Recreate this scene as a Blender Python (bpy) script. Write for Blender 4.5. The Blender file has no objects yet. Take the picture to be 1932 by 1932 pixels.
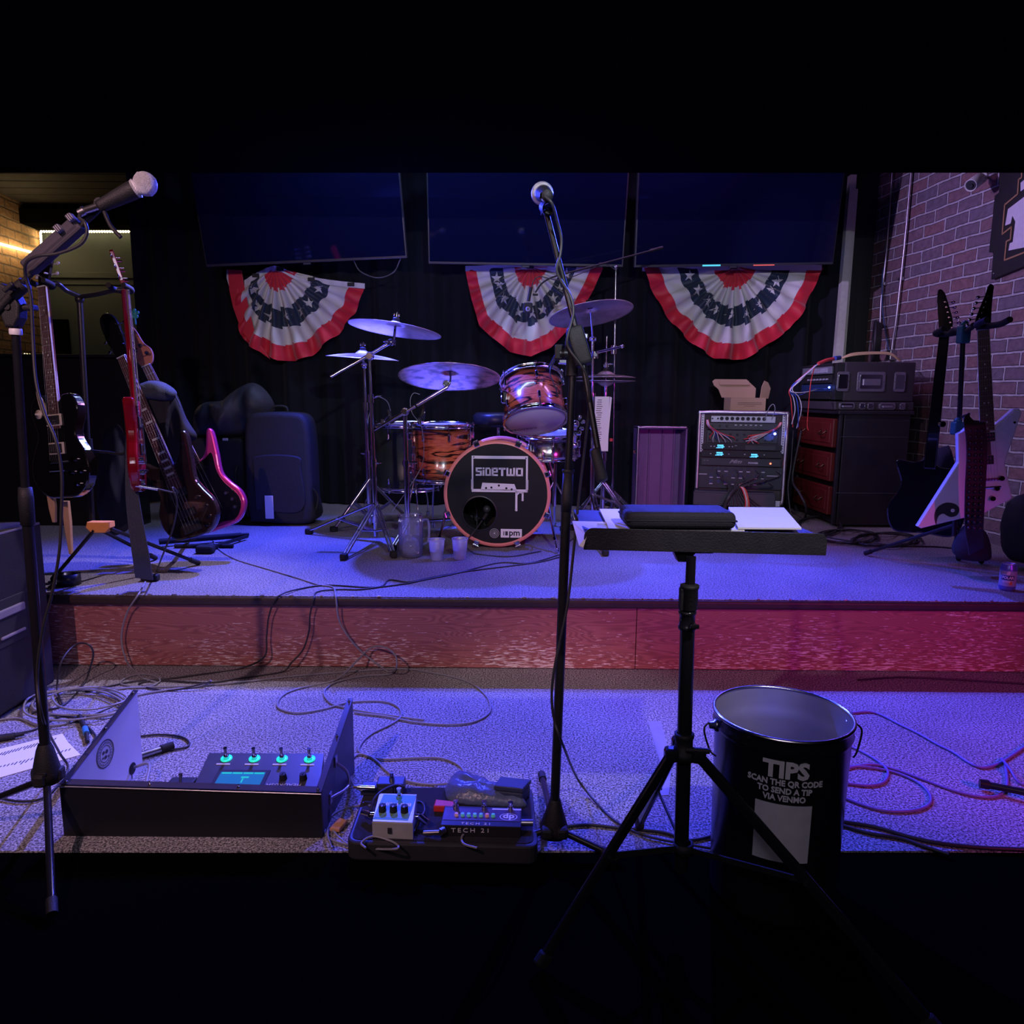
import bpy, bmesh, math, random
from math import sin, cos, pi, radians, tan, atan2, sqrt
from mathutils import Vector, Matrix, noise as mnoise
random.seed(7)
SC = bpy.context.scene
COL = SC.collection
V3 = Vector
# ------------------------------------------------------------------ camera
PITCH, ROLL, FPX, CAMZ = radians(8.97), radians(0.45), 1400.0, 1.14
cam_data = bpy.data.cameras.new('camera'); cam = bpy.data.objects.new('camera', cam_data); COL.objects.link(cam)
cam_data.sensor_width = 36.0; cam_data.lens = 36.0*FPX/1932.0; cam_data.clip_start = 0.02; cam_data.clip_end = 60
CR = Matrix.Rotation(pi/2-PITCH, 3, 'X') @ Matrix.Rotation(ROLL, 3, 'Z')
cam.matrix_world = Matrix.Translation((0, 0, CAMZ)) @ CR.to_4x4()
SC.camera = cam
# ------------------------------------------------------------------ world, exposure
w = bpy.data.worlds.new('world'); SC.world = w; w.use_nodes = True
w.node_tree.nodes['Background'].inputs[0].default_value = (0.10, 0.12, 0.5, 1)
w.node_tree.nodes['Background'].inputs[1].default_value = 0.0
SC.view_settings.view_transform = 'Standard'; SC.view_settings.look = 'None'
SC.view_settings.gamma = 1.0; SC.view_settings.exposure = 0.0; SC.view_settings.use_curve_mapping = False
# ------------------------------------------------------------------ stage lamps of the room (under / behind the soffit, and behind the viewer), plus added reflection panels
def spot(name, loc, aim, col, watts, cone=60, blend=0.5, radius=0.02):
    d = bpy.data.lights.new(name, 'SPOT'); d.color = col; d.energy = watts
    d.spot_size = radians(cone); d.spot_blend = blend; d.shadow_soft_size = radius
    o = bpy.data.objects.new(name, d); COL.objects.link(o); o.location = loc
    o.rotation_euler = (V3(aim)-V3(loc)).to_track_quat('-Z', 'Y').to_euler(); o['kind'] = 'helper'
    return o
BLUE = (0.045, 0.06, 1.0)
def panel(name, loc, aim, size, col, watts):
    d = bpy.data.lights.new(name, 'AREA'); d.shape = 'RECTANGLE'; d.size, d.size_y = size; d.color = col; d.energy = watts
    o = bpy.data.objects.new(name, d); COL.objects.link(o); o.location = loc; o.rotation_euler = (V3(aim)-V3(loc)).to_track_quat('-Z', 'Y').to_euler(); o['kind'] = 'helper'; return o
spot('stage_spotlight', (-0.95, 4.40, 2.37), (-0.50, 2.75, 0.0), BLUE, 720, 112, 0.5)
spot('stage_spotlight', (1.05, 4.12, 2.27), (0.65, 2.1, 0.0), BLUE, 500, 96, 0.7)
spot('stage_spotlight', (2.1, 4.0, 2.24), (1.8, 2.6, 0.0), (0.30, 0.10, 1.0), 12, 100, 0.8)
spot('stage_spotlight', (-0.85, 3.72, 2.19), (-2.0, 2.5, 0.0), (0.72, 0.60, 1.0), 140, 72, 0.9)
spot('stand_spotlight', (0.9, 0.5, 2.15), (0.52, 1.64, 0.88), (1.0, 0.9, 1.0), 75, 24, 0.6)
spot('stage_spotlight', (-0.1, 2.6, 2.05), (-1.5, 2.0, 0.1), (0.80, 0.62, 1.0), 30, 50, 0.8)
spot('front_spotlight', (2.3, 0.15, 1.25), (1.25, 3.0, 0.2), (1.0, 0.05, 0.62), 110, 44, 0.7)
spot('front_spotlight', (-1.3, 0.1, 2.15), (-0.7, 3.6, 0.5), (1.0, 0.58, 0.66), 115, 76, 0.6)
spot('front_spotlight', (0.5, 0.1, 2.15), (0.3, 5.4, 1.45), (0.72, 0.80, 1.0), 190, 52, 0.5)
spot('side_spotlight', (0.6, 4.12, 2.27), (2.7, 4.7, 1.7), (0.62, 0.44, 1.0), 85, 78, 0.6)
panel('reflection_panel', (-0.6, 4.6, 2.93), (-0.6, 4.4, 0), (1.6, .12), (.40, .50, 1.0), 22)  # added to give the chrome bluish streaks, no known fixture
panel('reflection_panel', (1.0, 4.6, 2.93), (1.0, 4.4, 0), (1.0, .12), (.7, .3, 1.0), 11)  # second added panel, magenta streaks for chrome and cymbals
panel('reflection_panel', (-0.2, -0.6, 2.1), (0.0, 4.0, 1.2), (1.2, .25), (.9, .75, 1.0), 10)

# ------------------------------------------------------------------ pixel -> place
def ray(px, py):
    return CR @ V3(((px-966)/FPX, -(py-966)/FPX, -1.0))
def P(px, py, Y):
    d = ray(px, py); return V3((0, 0, CAMZ)) + d*(Y/d.y)
def PZ(px, py, z):
    d = ray(px, py); return V3((0, 0, CAMZ)) + d*((z-CAMZ)/d.z)
def PX(px, py, X):
    d = ray(px, py); return V3((0, 0, CAMZ)) + d*(X/d.x)
ST = 0.315      # stage height
# ------------------------------------------------------------------ materials
MATS = {}
def nodes_of(m):
    m.use_nodes = True; nt = m.node_tree; return nt, nt.nodes, nt.links, nt.nodes['Principled BSDF']
def M(name, col=(.5, .5, .5), rough=.5, metal=0., var=0.15, vs=40., bump=0., bs=200., emit=None, es=1., trans=0., spec=.5, coat=0., ior=1.45, sheen=0.):
    if name in MATS: return MATS[name]
    m = bpy.data.materials.new(name); nt, N, L, b = nodes_of(m); MATS[name] = m
    b.inputs['Base Color'].default_value = (*col, 1); b.inputs['Roughness'].default_value = rough
    b.inputs['Metallic'].default_value = metal; b.inputs['Specular IOR Level'].default_value = spec
    b.inputs['Transmission Weight'].default_value = trans; b.inputs['IOR'].default_value = ior
    b.inputs['Coat Weight'].default_value = coat; b.inputs['Sheen Weight'].default_value = sheen
    if emit: b.inputs['Emission Color'].default_value = (*emit, 1); b.inputs['Emission Strength'].default_value = es
    if var or bump:
        tc = N.new('ShaderNodeTexCoord')
    if var:
        n = N.new('ShaderNodeTexNoise'); n.inputs['Scale'].default_value = vs; n.inputs['Detail'].default_value = 3
        L.new(tc.outputs['Object'], n.inputs['Vector'])
        r = N.new('ShaderNodeMapRange'); r.inputs[3].default_value = 1-var; r.inputs[4].default_value = 1+var
        L.new(n.outputs['Fac'], r.inputs[0])
        mx = N.new('ShaderNodeVectorMath'); mx.operation = 'SCALE'; mx.inputs[0].default_value = col
        L.new(r.outputs[0], mx.inputs['Scale']); L.new(mx.outputs[0], b.inputs['Base Color'])
        rr = N.new('ShaderNodeMapRange'); rr.inputs[3].default_value = max(0, rough*.85); rr.inputs[4].default_value = min(1, rough*1.15)
        L.new(n.outputs['Fac'], rr.inputs[0]); L.new(rr.outputs[0], b.inputs['Roughness'])
    if bump:
        n2 = N.new('ShaderNodeTexNoise'); n2.inputs['Scale'].default_value = bs; n2.inputs['Detail'].default_value = 2
        L.new(tc.outputs['Object'], n2.inputs['Vector'])
        bp = N.new('ShaderNodeBump'); bp.inputs['Strength'].default_value = bump; bp.inputs['Distance'].default_value = 0.004
        L.new(n2.outputs['Fac'], bp.inputs['Height']); L.new(bp.outputs[0], b.inputs['Normal'])
    return m
def ramp(N, stops, interp='LINEAR'):
    r = N.new('ShaderNodeValToRGB'); cr = r.color_ramp; cr.interpolation = interp
    while len(cr.elements) < len(stops): cr.elements.new(0.5)
    for e, (p, c) in zip(cr.elements, stops): e.position = p; e.color = (*c, 1)
    return r
def carpet_mat(name, base, lo=.35, hi=1.6):
    m = bpy.data.materials.new(name); nt, N, L, b = nodes_of(m)
    tc = N.new('ShaderNodeTexCoord')
    n = N.new('ShaderNodeTexNoise'); n.inputs['Scale'].default_value = 165; n.inputs['Detail'].default_value = 3; n.inputs['Roughness'].default_value = .8
    L.new(tc.outputs['Object'], n.inputs['Vector'])
    r = ramp(N, [(0.42, tuple(c*lo for c in base)), (0.5, base), (0.58, tuple(c*hi for c in base))])
    L.new(n.outputs['Fac'], r.inputs[0])
    n2 = N.new('ShaderNodeTexNoise'); n2.inputs['Scale'].default_value = 2.3; n2.inputs['Detail'].default_value = 5
    L.new(tc.outputs['Object'], n2.inputs['Vector'])
    mr = N.new('ShaderNodeMapRange'); mr.inputs[1].default_value = .3; mr.inputs[2].default_value = .7; mr.inputs[3].default_value = .82; mr.inputs[4].default_value = 1.12
    L.new(n2.outputs['Fac'], mr.inputs[0])
    vm = N.new('ShaderNodeVectorMath'); vm.operation = 'SCALE'; L.new(r.outputs[0], vm.inputs[0]); L.new(mr.outputs[0], vm.inputs['Scale'])
    L.new(vm.outputs[0], b.inputs['Base Color']); b.inputs['Roughness'].default_value = 1; b.inputs['Specular IOR Level'].default_value = .1
    return m
def brick_mat(name, c1, c2, mortar, bump=1.0):
    m = bpy.data.materials.new(name); nt, N, L, b = nodes_of(m)
    tc = N.new('ShaderNodeTexCoord'); sp = N.new('ShaderNodeSeparateXYZ'); cb = N.new('ShaderNodeCombineXYZ')
    L.new(tc.outputs['Object'], sp.inputs[0]); L.new(sp.outputs[0], cb.inputs[0]); L.new(sp.outputs[2], cb.inputs[1])
    wob = N.new('ShaderNodeTexNoise'); wob.inputs['Scale'].default_value = 7; wob.inputs['Detail'].default_value = 3
    L.new(cb.outputs[0], wob.inputs['Vector'])
    ms = N.new('ShaderNodeVectorMath'); ms.operation = 'MULTIPLY_ADD'; ms.inputs[1].default_value = (.018, .018, 0)
    L.new(wob.outputs['Color'], ms.inputs[0]); L.new(cb.outputs[0], ms.inputs[2])
    br = N.new('ShaderNodeTexBrick'); L.new(ms.outputs[0], br.inputs['Vector'])
    for k, v in (('Scale', 1.0), ('Mortar Size', .009), ('Mortar Smooth', .4), ('Brick Width', .215), ('Row Height', .078), ('Bias', -.1)): br.inputs[k].default_value = v
    br.inputs['Color1'].default_value = (*c1, 1); br.inputs['Color2'].default_value = (*c2, 1); br.inputs['Mortar'].default_value = (*mortar, 1)
    n = N.new('ShaderNodeTexNoise'); n.inputs['Scale'].default_value = 28; n.inputs['Detail'].default_value = 6; L.new(cb.outputs[0], n.inputs['Vector'])
    mr = N.new('ShaderNodeMapRange'); mr.inputs[3].default_value = .45; mr.inputs[4].default_value = 1.5; L.new(n.outputs['Fac'], mr.inputs[0])
    vm = N.new('ShaderNodeVectorMath'); vm.operation = 'SCALE'; L.new(br.outputs['Color'], vm.inputs[0]); L.new(mr.outputs[0], vm.inputs['Scale'])
    L.new(vm.outputs[0], b.inputs['Base Color']); b.inputs['Roughness'].default_value = .85
    ad = N.new('ShaderNodeMath'); ad.operation = 'MULTIPLY_ADD'; ad.inputs[1].default_value = -1.0
    L.new(br.outputs['Fac'], ad.inputs[0]); 
    sm = N.new('ShaderNodeMath'); sm.operation = 'MULTIPLY'; sm.inputs[1].default_value = .5; L.new(n.outputs['Fac'], sm.inputs[0]); L.new(sm.outputs[0], ad.inputs[2])
    bp = N.new('ShaderNodeBump'); bp.inputs['Strength'].default_value = bump; bp.inputs['Distance'].default_value = .012
    L.new(ad.outputs[0], bp.inputs['Height']); L.new(bp.outputs[0], b.inputs['Normal'])
    return m
def fascia_mat():
    m = bpy.data.materials.new('worn_stained_oak'); nt, N, L, b = nodes_of(m)
    tc = N.new('ShaderNodeTexCoord')
    mp = N.new('ShaderNodeMapping'); mp.inputs['Scale'].default_value = (1.1, 1, 9); L.new(tc.outputs['Object'], mp.inputs[0])
    wob = N.new('ShaderNodeTexNoise'); wob.inputs['Scale'].default_value = 1.1; wob.inputs['Detail'].default_value = 2; L.new(mp.outputs[0], wob.inputs['Vector'])
    rings = N.new('ShaderNodeMath'); rings.operation = 'MULTIPLY'; rings.inputs[1].default_value = 34; L.new(wob.outputs['Fac'], rings.inputs[0])
    fr = N.new('ShaderNodeMath'); fr.operation = 'SINE'
    r2 = N.new('ShaderNodeMath'); r2.operation = 'MULTIPLY'; r2.inputs[1].default_value = 6.28; L.new(rings.outputs[0], r2.inputs[0]); L.new(r2.outputs[0], fr.inputs[0])
    cr = ramp(N, [(0.0, (.30, .095, .088)), (.5, (.38, .13, .115)), (1, (.44, .16, .14))])
    mr0 = N.new('ShaderNodeMapRange'); mr0.inputs[1].default_value = -1; mr0.inputs[2].default_value = 1; L.new(fr.outputs[0], mr0.inputs[0]); L.new(mr0.outputs[0], cr.inputs[0])
    # scratches through the stain, thicker low on the board
    mp2 = N.new('ShaderNodeMapping'); mp2.inputs['Scale'].default_value = (16, 1, 150); L.new(tc.outputs['Object'], mp2.inputs[0])
    sc = N.new('ShaderNodeTexNoise'); sc.inputs['Scale'].default_value = 1.6; sc.inputs['Detail'].default_value = 3; L.new(mp2.outputs[0], sc.inputs['Vector'])
    pt = N.new('ShaderNodeTexNoise'); pt.inputs['Scale'].default_value = 2.6; pt.inputs['Detail'].default_value = 3; L.new(tc.outputs['Object'], pt.inputs['Vector'])
    sp = N.new('ShaderNodeSeparateXYZ'); L.new(tc.outputs['Object'], sp.inputs[0])
    low = N.new('ShaderNodeMapRange'); low.inputs[1].default_value = .02; low.inputs[2].default_value = .2; low.inputs[3].default_value = .09; low.inputs[4].default_value = -.03; L.new(sp.outputs[2], low.inputs[0])
    a1 = N.new('ShaderNodeMath'); a1.operation = 'MULTIPLY_ADD'; a1.inputs[1].default_value = .35; L.new(pt.outputs['Fac'], a1.inputs[0]); L.new(low.outputs[0], a1.inputs[2])
    a2 = N.new('ShaderNodeMath'); a2.operation = 'ADD'; L.new(sc.outputs['Fac'], a2.inputs[0]); L.new(a1.outputs[0], a2.inputs[1])
    sr = ramp(N, [(.825, (0, 0, 0)), (.84, (1, 1, 1))]); L.new(a2.outputs[0], sr.inputs[0])
    mx = N.new('ShaderNodeMix'); mx.data_type = 'RGBA'; L.new(sr.outputs[0], mx.inputs[0]); L.new(cr.outputs[0], mx.inputs[6]); mx.inputs[7].default_value = (.85, .70, .66, 1)
    L.new(mx.outputs[2], b.inputs['Base Color']); b.inputs['Roughness'].default_value = .5
    bp = N.new('ShaderNodeBump'); bp.inputs['Strength'].default_value = .3; bp.inputs['Distance'].default_value = .002; L.new(sc.outputs['Fac'], bp.inputs['Height']); L.new(bp.outputs[0], b.inputs['Normal'])
    return m
def burst_mat(name, axis_len, shift=0.):
    """tiger-striped wood veneer, black towards both rims (object Z along the shell)"""
    m = bpy.data.materials.new(name); nt, N, L, b = nodes_of(m)
    tc = N.new('ShaderNodeTexCoord'); mp = N.new('ShaderNodeMapping'); mp.inputs['Scale'].default_value = (2.0, 2.0, 12); mp.inputs['Location'].default_value = (shift, 0, 0)
    L.new(tc.outputs['Object'], mp.inputs[0])
    n = N.new('ShaderNodeTexNoise'); n.inputs['Scale'].default_value = 1.5; n.inputs['Detail'].default_value = 3; n.inputs['Roughness'].default_value = .55; L.new(mp.outputs[0], n.inputs['Vector'])
    m1 = N.new('ShaderNodeMath'); m1.operation = 'MULTIPLY'; m1.inputs[1].default_value = 30; L.new(n.outputs['Fac'], m1.inputs[0])
    s1 = N.new('ShaderNodeMath'); s1.operation = 'SINE'; L.new(m1.outputs[0], s1.inputs[0])
    r = ramp(N, [(0.0, (.015, .005, .004)), (.10, (.05, .012, .008)), (.30, (.40, .075, .035)), (.75, (.62, .15, .07)), (1, (.50, .10, .05))])
    mr = N.new('ShaderNodeMapRange'); mr.inputs[1].default_value = -1; L.new(s1.outputs[0], mr.inputs[0]); L.new(mr.outputs[0], r.inputs[0])
    sp = N.new('ShaderNodeSeparateXYZ'); L.new(tc.outputs['Object'], sp.inputs[0])
    ab = N.new('ShaderNodeMath'); ab.operation = 'ABSOLUTE'; L.new(sp.outputs[2], ab.inputs[0])
    e = N.new('ShaderNodeMapRange'); e.inputs[1].default_value = axis_len*.28; e.inputs[2].default_value = axis_len*.5; e.interpolation_type = 'SMOOTHSTEP'; L.new(ab.outputs[0], e.inputs[0])
    mx = N.new('ShaderNodeMix'); mx.data_type = 'RGBA'; L.new(e.outputs[0], mx.inputs[0]); L.new(r.outputs[0], mx.inputs[6]); mx.inputs[7].default_value = (.008, .006, .006, 1)
    L.new(mx.outputs[2], b.inputs['Base Color']); b.inputs['Roughness'].default_value = .22; b.inputs['Coat Weight'].default_value = .6; b.inputs['Coat Roughness'].default_value = .08
    return m
def cymbal_mat(name, col, rough=.28, patch=0.):
    m = bpy.data.materials.new(name); nt, N, L, b = nodes_of(m)
    tc = N.new('ShaderNodeTexCoord'); sp = N.new('ShaderNodeSeparateXYZ'); L.new(tc.outputs['Object'], sp.inputs[0])
    ln = N.new('ShaderNodeVectorMath'); ln.operation = 'LENGTH'
    cb = N.new('ShaderNodeCombineXYZ'); L.new(sp.outputs[0], cb.inputs[0]); L.new(sp.outputs[1], cb.inputs[1]); L.new(cb.outputs[0], ln.inputs[0])
    n1 = N.new('ShaderNodeTexNoise'); n1.noise_dimensions = '1D'; n1.inputs['Scale'].default_value = 420; L.new(ln.outputs['Value'], n1.inputs['W'])
    n2 = N.new('ShaderNodeTexNoise'); n2.inputs['Scale'].default_value = 16; n2.inputs['Detail'].default_value = 6; L.new(tc.outputs['Object'], n2.inputs['Vector'])
    r = ramp(N, [(.35, tuple(c*(.30 if patch else .8) for c in col)), (.55, col)], 'LINEAR'); L.new(n2.outputs['Fac'], r.inputs[0])
    L.new(r.outputs[0], b.inputs['Base Color']); b.inputs['Metallic'].default_value = .85
    b.inputs['Roughness'].default_value = rough; b.inputs['Anisotropic'].default_value = .6
    tg = N.new('ShaderNodeTangent'); tg.direction_type = 'RADIAL'; tg.axis = 'Z'; L.new(tg.outputs[0], b.inputs['Tangent'])
    bp = N.new('ShaderNodeBump'); bp.inputs['Strength'].default_value = .35; bp.inputs['Distance'].default_value = .0006; L.new(n1.outputs['Fac'], bp.inputs['Height']); L.new(bp.outputs[0], b.inputs['Normal'])
    return m
def clear_mat(name, tint, gloss=.08, rough=.05, body=None, bf=0.):
    m = bpy.data.materials.new(name); m.use_nodes = True; nt = m.node_tree; N, L = nt.nodes, nt.links; MATS[name] = m
    out = N['Material Output']; N.remove(N['Principled BSDF'])
    t = N.new('ShaderNodeBsdfTransparent'); t.inputs[0].default_value = (*tint, 1); g = N.new('ShaderNodeBsdfGlossy'); g.inputs['Roughness'].default_value = rough
    lw = N.new('ShaderNodeLayerWeight'); lw.inputs[0].default_value = .25; mr = N.new('ShaderNodeMapRange'); mr.inputs[3].default_value = gloss*.5; mr.inputs[4].default_value = min(1, gloss*6); L.new(lw.outputs['Fresnel'], mr.inputs[0])
    src = t
    if body:
        d = N.new('ShaderNodeBsdfTranslucent'); d.inputs[0].default_value = (*body, 1); d2 = N.new('ShaderNodeBsdfDiffuse'); d2.inputs[0].default_value = (*body, 1)
        a = N.new('ShaderNodeAddShader'); L.new(d.outputs[0], a.inputs[0]); L.new(d2.outputs[0], a.inputs[1]); mb = N.new('ShaderNodeMixShader'); mb.inputs[0].default_value = bf; L.new(t.outputs[0], mb.inputs[1]); L.new(a.outputs[0], mb.inputs[2]); src = mb
    mx = N.new('ShaderNodeMixShader'); L.new(mr.outputs[0], mx.inputs[0]); L.new(src.outputs[0], mx.inputs[1]); L.new(g.outputs[0], mx.inputs[2]); L.new(mx.outputs[0], out.inputs[0]); return m
BLACK = M('black_painted_metal', (.012, .012, .014), .35, 0, .2, 60)
MATTE = M('matte_black_plastic', (.014, .014, .016), .6, 0, .2, 60, .3, 400)
RUBBER = M('black_rubber', (.012, .012, .012), .8)
CHROME = M('chrome', (.75, .76, .80), .12, 1, .05, 30)
STEEL = M('brushed_steel', (.50, .50, .53), .32, 1, .1, 30)
ALU = M('aluminium_edging', (.62, .61, .64), .38, 1, .1, 30)
WHITE = M('white_plastic', (.75, .74, .75), .4)
PAPER = M('white_paper', (.80, .79, .80), .8, 0, .04, 10)
INK = M('black_ink', (.02, .02, .025), .7, 0, 0)
CORD = M('black_cable_jacket', (.03, .03, .034), .45, 0, .15, 30)
CORDG = M('grey_cable_jacket', (.26, .26, .29), .42, 0, .15, 30)
LETTER = M('white_lettering', (.70, .70, .72), .5, 0, 0)
CHROMED = M('dark_chrome', (.25, .26, .30), .2, 1, .1, 30)
# ------------------------------------------------------------------ mesh builder
def frame(o, x, y, z):
    m = Matrix((x, y, z)).transposed().to_4x4(); m.translation = o; return m
def axframe(o, z, up=None):
    z = V3(z).normalized(); h = V3(up) if up else (V3((0, 0, 1)) if abs(z.z) < .9 else V3((0, 1, 0)))
    x = h.cross(z).normalized(); y = z.cross(x); return frame(V3(o), x, y, z)
def spline(pts, n=8, closed=False):
    pts = [V3(p) for p in pts]
    if len(pts) < 3: return pts
    q = [pts[0]*2-pts[1]]+pts+[pts[-1]*2-pts[-2]]; out = []
    for i in range(1, len(q)-2):
        a, b, c, d = q[i-1], q[i], q[i+1], q[i+2]
        for k in range(n):
            t = k/n
            out.append(.5*((2*b)+(c-a)*t+(2*a-5*b+4*c-d)*t*t+(3*b-a-3*c+d)*t**3))
    out.append(pts[-1]); return out
class MB:
    def __init__(s): s.V = []; s.F = []; s.I = []; s.S = []
    def add(s, vs, fs, mi=0, sm=False, T=None):
        k = len(s.V)
        s.V += [(T @ V3(v)) if T is not None else V3(v) for v in vs]
        for f in fs: s.F.append([i+k for i in f]); s.I.append(mi); s.S.append(sm)
        return s
    def bm(s, bm, mi=0, sm=False, T=None):
        bm.verts.index_update(); s.add([v.co.copy() for v in bm.verts], [[v.index for v in f.verts] for f in bm.faces], mi, sm, T); bm.free(); return s
    def box(s, c, d, T=None, mi=0, bev=0., seg=2, sm=False):
        b = bmesh.new(); bmesh.ops.create_cube(b, size=1)
        for v in b.verts: v.co = V3((v.co.x*d[0], v.co.y*d[1], v.co.z*d[2]))
        if bev: bmesh.ops.bevel(b, geom=b.edges[:], offset=min(bev, min(d)*.49), segments=seg, profile=.5, affect='EDGES')
        m = Matrix.Translation(V3(c)); m = (T @ m) if T is not None else m
        return s.bm(b, mi, sm, m)
    def cyl(s, a, b, r, r2=None, n=14, mi=0, cap=True, sm=True):
        a, b = V3(a), V3(b); r2 = r if r2 is None else r2
        T = axframe(a, b-a); h = (b-a).length; vs = []; 
        for (rr, z) in ((r, 0), (r2, h)): vs += [(rr*cos(2*pi*i/n), rr*sin(2*pi*i/n), z) for i in range(n)]
        s.add(vs, [[i, (i+1) % n, n+(i+1) % n, n+i] for i in range(n)], mi, sm, T)
        if cap: s.add(vs, [list(range(n))[::-1], list(range(n, 2*n))], mi, False, T)
        return s
    def tube(s, pts, r, n=8, mi=0, sp=6, rads=None):
        if sp: pts = spline(pts, sp)
        pts = [V3(p) for p in pts]; m = len(pts); vs = []; up = V3((0, 0, 1)); x = None
        for i, p in enumerate(pts):
            t = (pts[min(i+1, m-1)]-pts[max(i-1, 0)])
            if t.length < 1e-9: t = V3((0, 0, 1))
            t.normalize()
            if x is None: x = up.cross(t) if abs(t.z) < .95 else V3((1, 0, 0)).cross(t)
            x = (x-t*x.dot(t))
            if x.length < 1e-6: x = V3((1, 0, 0)).cross(t)
            x.normalize(); y = t.cross(x)
            rr = r if rads is None else rads[0]+(rads[1]-rads[0])*i/(m-1)
            vs += [p+x*rr*cos(2*pi*k/n)+y*rr*sin(2*pi*k/n) for k in range(n)]
        fs = [[i*n+k, i*n+(k+1) % n, (i+1)*n+(k+1) % n, (i+1)*n+k] for i in range(m-1) for k in range(n)]
        s.add(vs, fs, mi, True); s.add(vs, [list(range(n))[::-1], list(range((m-1)*n, m*n))], mi, False)
        return s
    def lathe(s, prof, o=(0, 0, 0), ax=(0, 0, 1), n=32, mi=0, T=None, sm=True, a0=0., a1=2*pi):
        T0 = axframe(o, ax) if T is None else T
        full = abs(a1-a0-2*pi) < 1e-6; nn = n if full else n+1; vs = []
        for (r, z) in prof: vs += [(r*cos(a0+(a1-a0)*i/n), r*sin(a0+(a1-a0)*i/n), z) for i in range(nn)]
        fs = []
        for j in range(len(prof)-1):
            for i in range(n):
                k = (i+1) % nn if full else i+1
                fs.append([j*nn+i, j*nn+k, (j+1)*nn+k, (j+1)*nn+i])
        return s.add(vs, fs, mi, sm, T0)
    def ring(s, o, ax, R, r, n=40, m=8, mi=0, T=None):
        return s.lathe([(R+r*cos(2*pi*j/m), r*sin(2*pi*j/m)) for j in range(m+1)], o, ax, n, mi, T)
    def ball(s, c, r, sc=(1, 1, 1), n=16, mi=0, T=None):
        b = bmesh.new(); bmesh.ops.create_uvsphere(b, u_segments=n, v_segments=max(6, n//2), radius=r)
        m = Matrix.Translation(V3(c)) @ Matrix.Diagonal((*sc, 1)); m = (T @ m) if T is not None else m
        return s.bm(b, mi, True, m)
    def prism(s, out, t, T=None, mi=0, bev=0., seg=2, mi_side=None, sm=False, z0=None):
        """outline in XY, thickness t along Z centred (or from z0)"""
        b = bmesh.new(); z0 = -t/2 if z0 is None else z0
        vs = [b.verts.new((x, y, z0)) for x, y in out]; f = b.faces.new(vs)
        ar = sum(out[i][0]*out[(i+1) % len(out)][1]-out[(i+1) % len(out)][0]*out[i][1] for i in range(len(out)))
        r = bmesh.ops.extrude_face_region(b, geom=[f]); top = [v for v in r['geom'] if isinstance(v, bmesh.types.BMVert)]
        for v in top: v.co.z += t
        bmesh.ops.recalc_face_normals(b, faces=b.faces[:])
        if bev:
            ed = [e for e in b.edges if abs(e.verts[0].co.z-e.verts[1].co.z) < 1e-7]
            bmesh.ops.bevel(b, geom=ed, offset=bev, segments=seg, profile=.5, affect='EDGES')
        bmesh.ops.triangulate(b, faces=[f for f in b.faces if len(f.verts) > 4])
        if mi_side is None: return s.bm(b, mi, sm, T)
        b.verts.index_update(); b.normal_update()
        vs = [v.co.copy() for v in b.verts]
        s.add(vs, [[v.index for v in f.verts] for f in b.faces if abs(f.normal.z) > .99], mi, sm, T)
        s.add(vs, [[v.index for v in f.verts] for f in b.faces if abs(f.normal.z) <= .99], mi_side, sm, T); b.free(); return s
    def text(s, body, size, T, mi=0, depth=.0006, bold=0., align='CENTER', shear=0., sx=1., space=1.):
        c = bpy.data.curves.new('t', 'FONT'); c.body = body; c.size = size; c.align_x = align; c.align_y = 'CENTER'; c.extrude = depth; c.offset = bold; c.shear = shear; c.space_character = space; c.resolution_u = 2
        o = bpy.data.objects.new('t', c); COL.objects.link(o); bpy.context.view_layer.update()
        me = bpy.data.meshes.new_from_object(o.evaluated_get(bpy.context.evaluated_depsgraph_get()))
        TT = T @ Matrix.Diagonal((sx, 1, 1, 1))
        s.add([v.co.copy() for v in me.vertices], [list(p.vertices) for p in me.polygons], mi, False, TT)
        bpy.data.objects.remove(o); bpy.data.curves.remove(c); bpy.data.meshes.remove(me); return s
    def build(s, name, mats, parent=None, base=None, M0=None):
        """M0: object frame (so object coordinates follow the shape); base: origin"""
        if not isinstance(mats, (list, tuple)): mats = [mats]
        me = bpy.data.meshes.new(name)
        if M0 is None:
            if parent is not None: M0 = Matrix.Translation(WORLD[parent.name])
            else:
                if base is None:
                    xs = [v.x for v in s.V]; ys = [v.y for v in s.V]; base = V3(((min(xs)+max(xs))/2, (min(ys)+max(ys))/2, min(v.z for v in s.V)))
                M0 = Matrix.Translation(V3(base))
        inv = M0.inverted()
        me.from_pydata([inv @ v for v in s.V], [], s.F); 
        for m in mats: me.materials.append(m)
        me.polygons.foreach_set('material_index', s.I); me.polygons.foreach_set('use_smooth', s.S)
        me.validate(); me.update()
        o = bpy.data.objects.new(name, me); COL.objects.link(o)
        if parent is not None:
            o.parent = parent; o.matrix_basis = Matrix.Translation(-WORLD[parent.name]) @ M0 if parent.name not in WM else WM[parent.name].inverted() @ M0
        else: o.matrix_basis = M0
        WORLD[o.name] = M0.translation.copy(); 
        if (M0.to_3x3()-Matrix.Identity(3)).median_scale != 0 or M0.to_3x3() != Matrix.Identity(3): WM[o.name] = M0.copy()
        return o
WORLD = {}; WM = {}
def tag(o, label, cat, group=None, kind=None):
    if label: o['label'] = label
    if cat: o['category'] = cat
    if group: o['group'] = group
    if kind: o['kind'] = kind
    return o
def thing(name, loc, label, cat, group=None):
    o = bpy.data.objects.new(name, None); COL.objects.link(o); o.location = loc; o.empty_display_size = .05
    WORLD[o.name] = V3(loc); return tag(o, label, cat, group)
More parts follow.
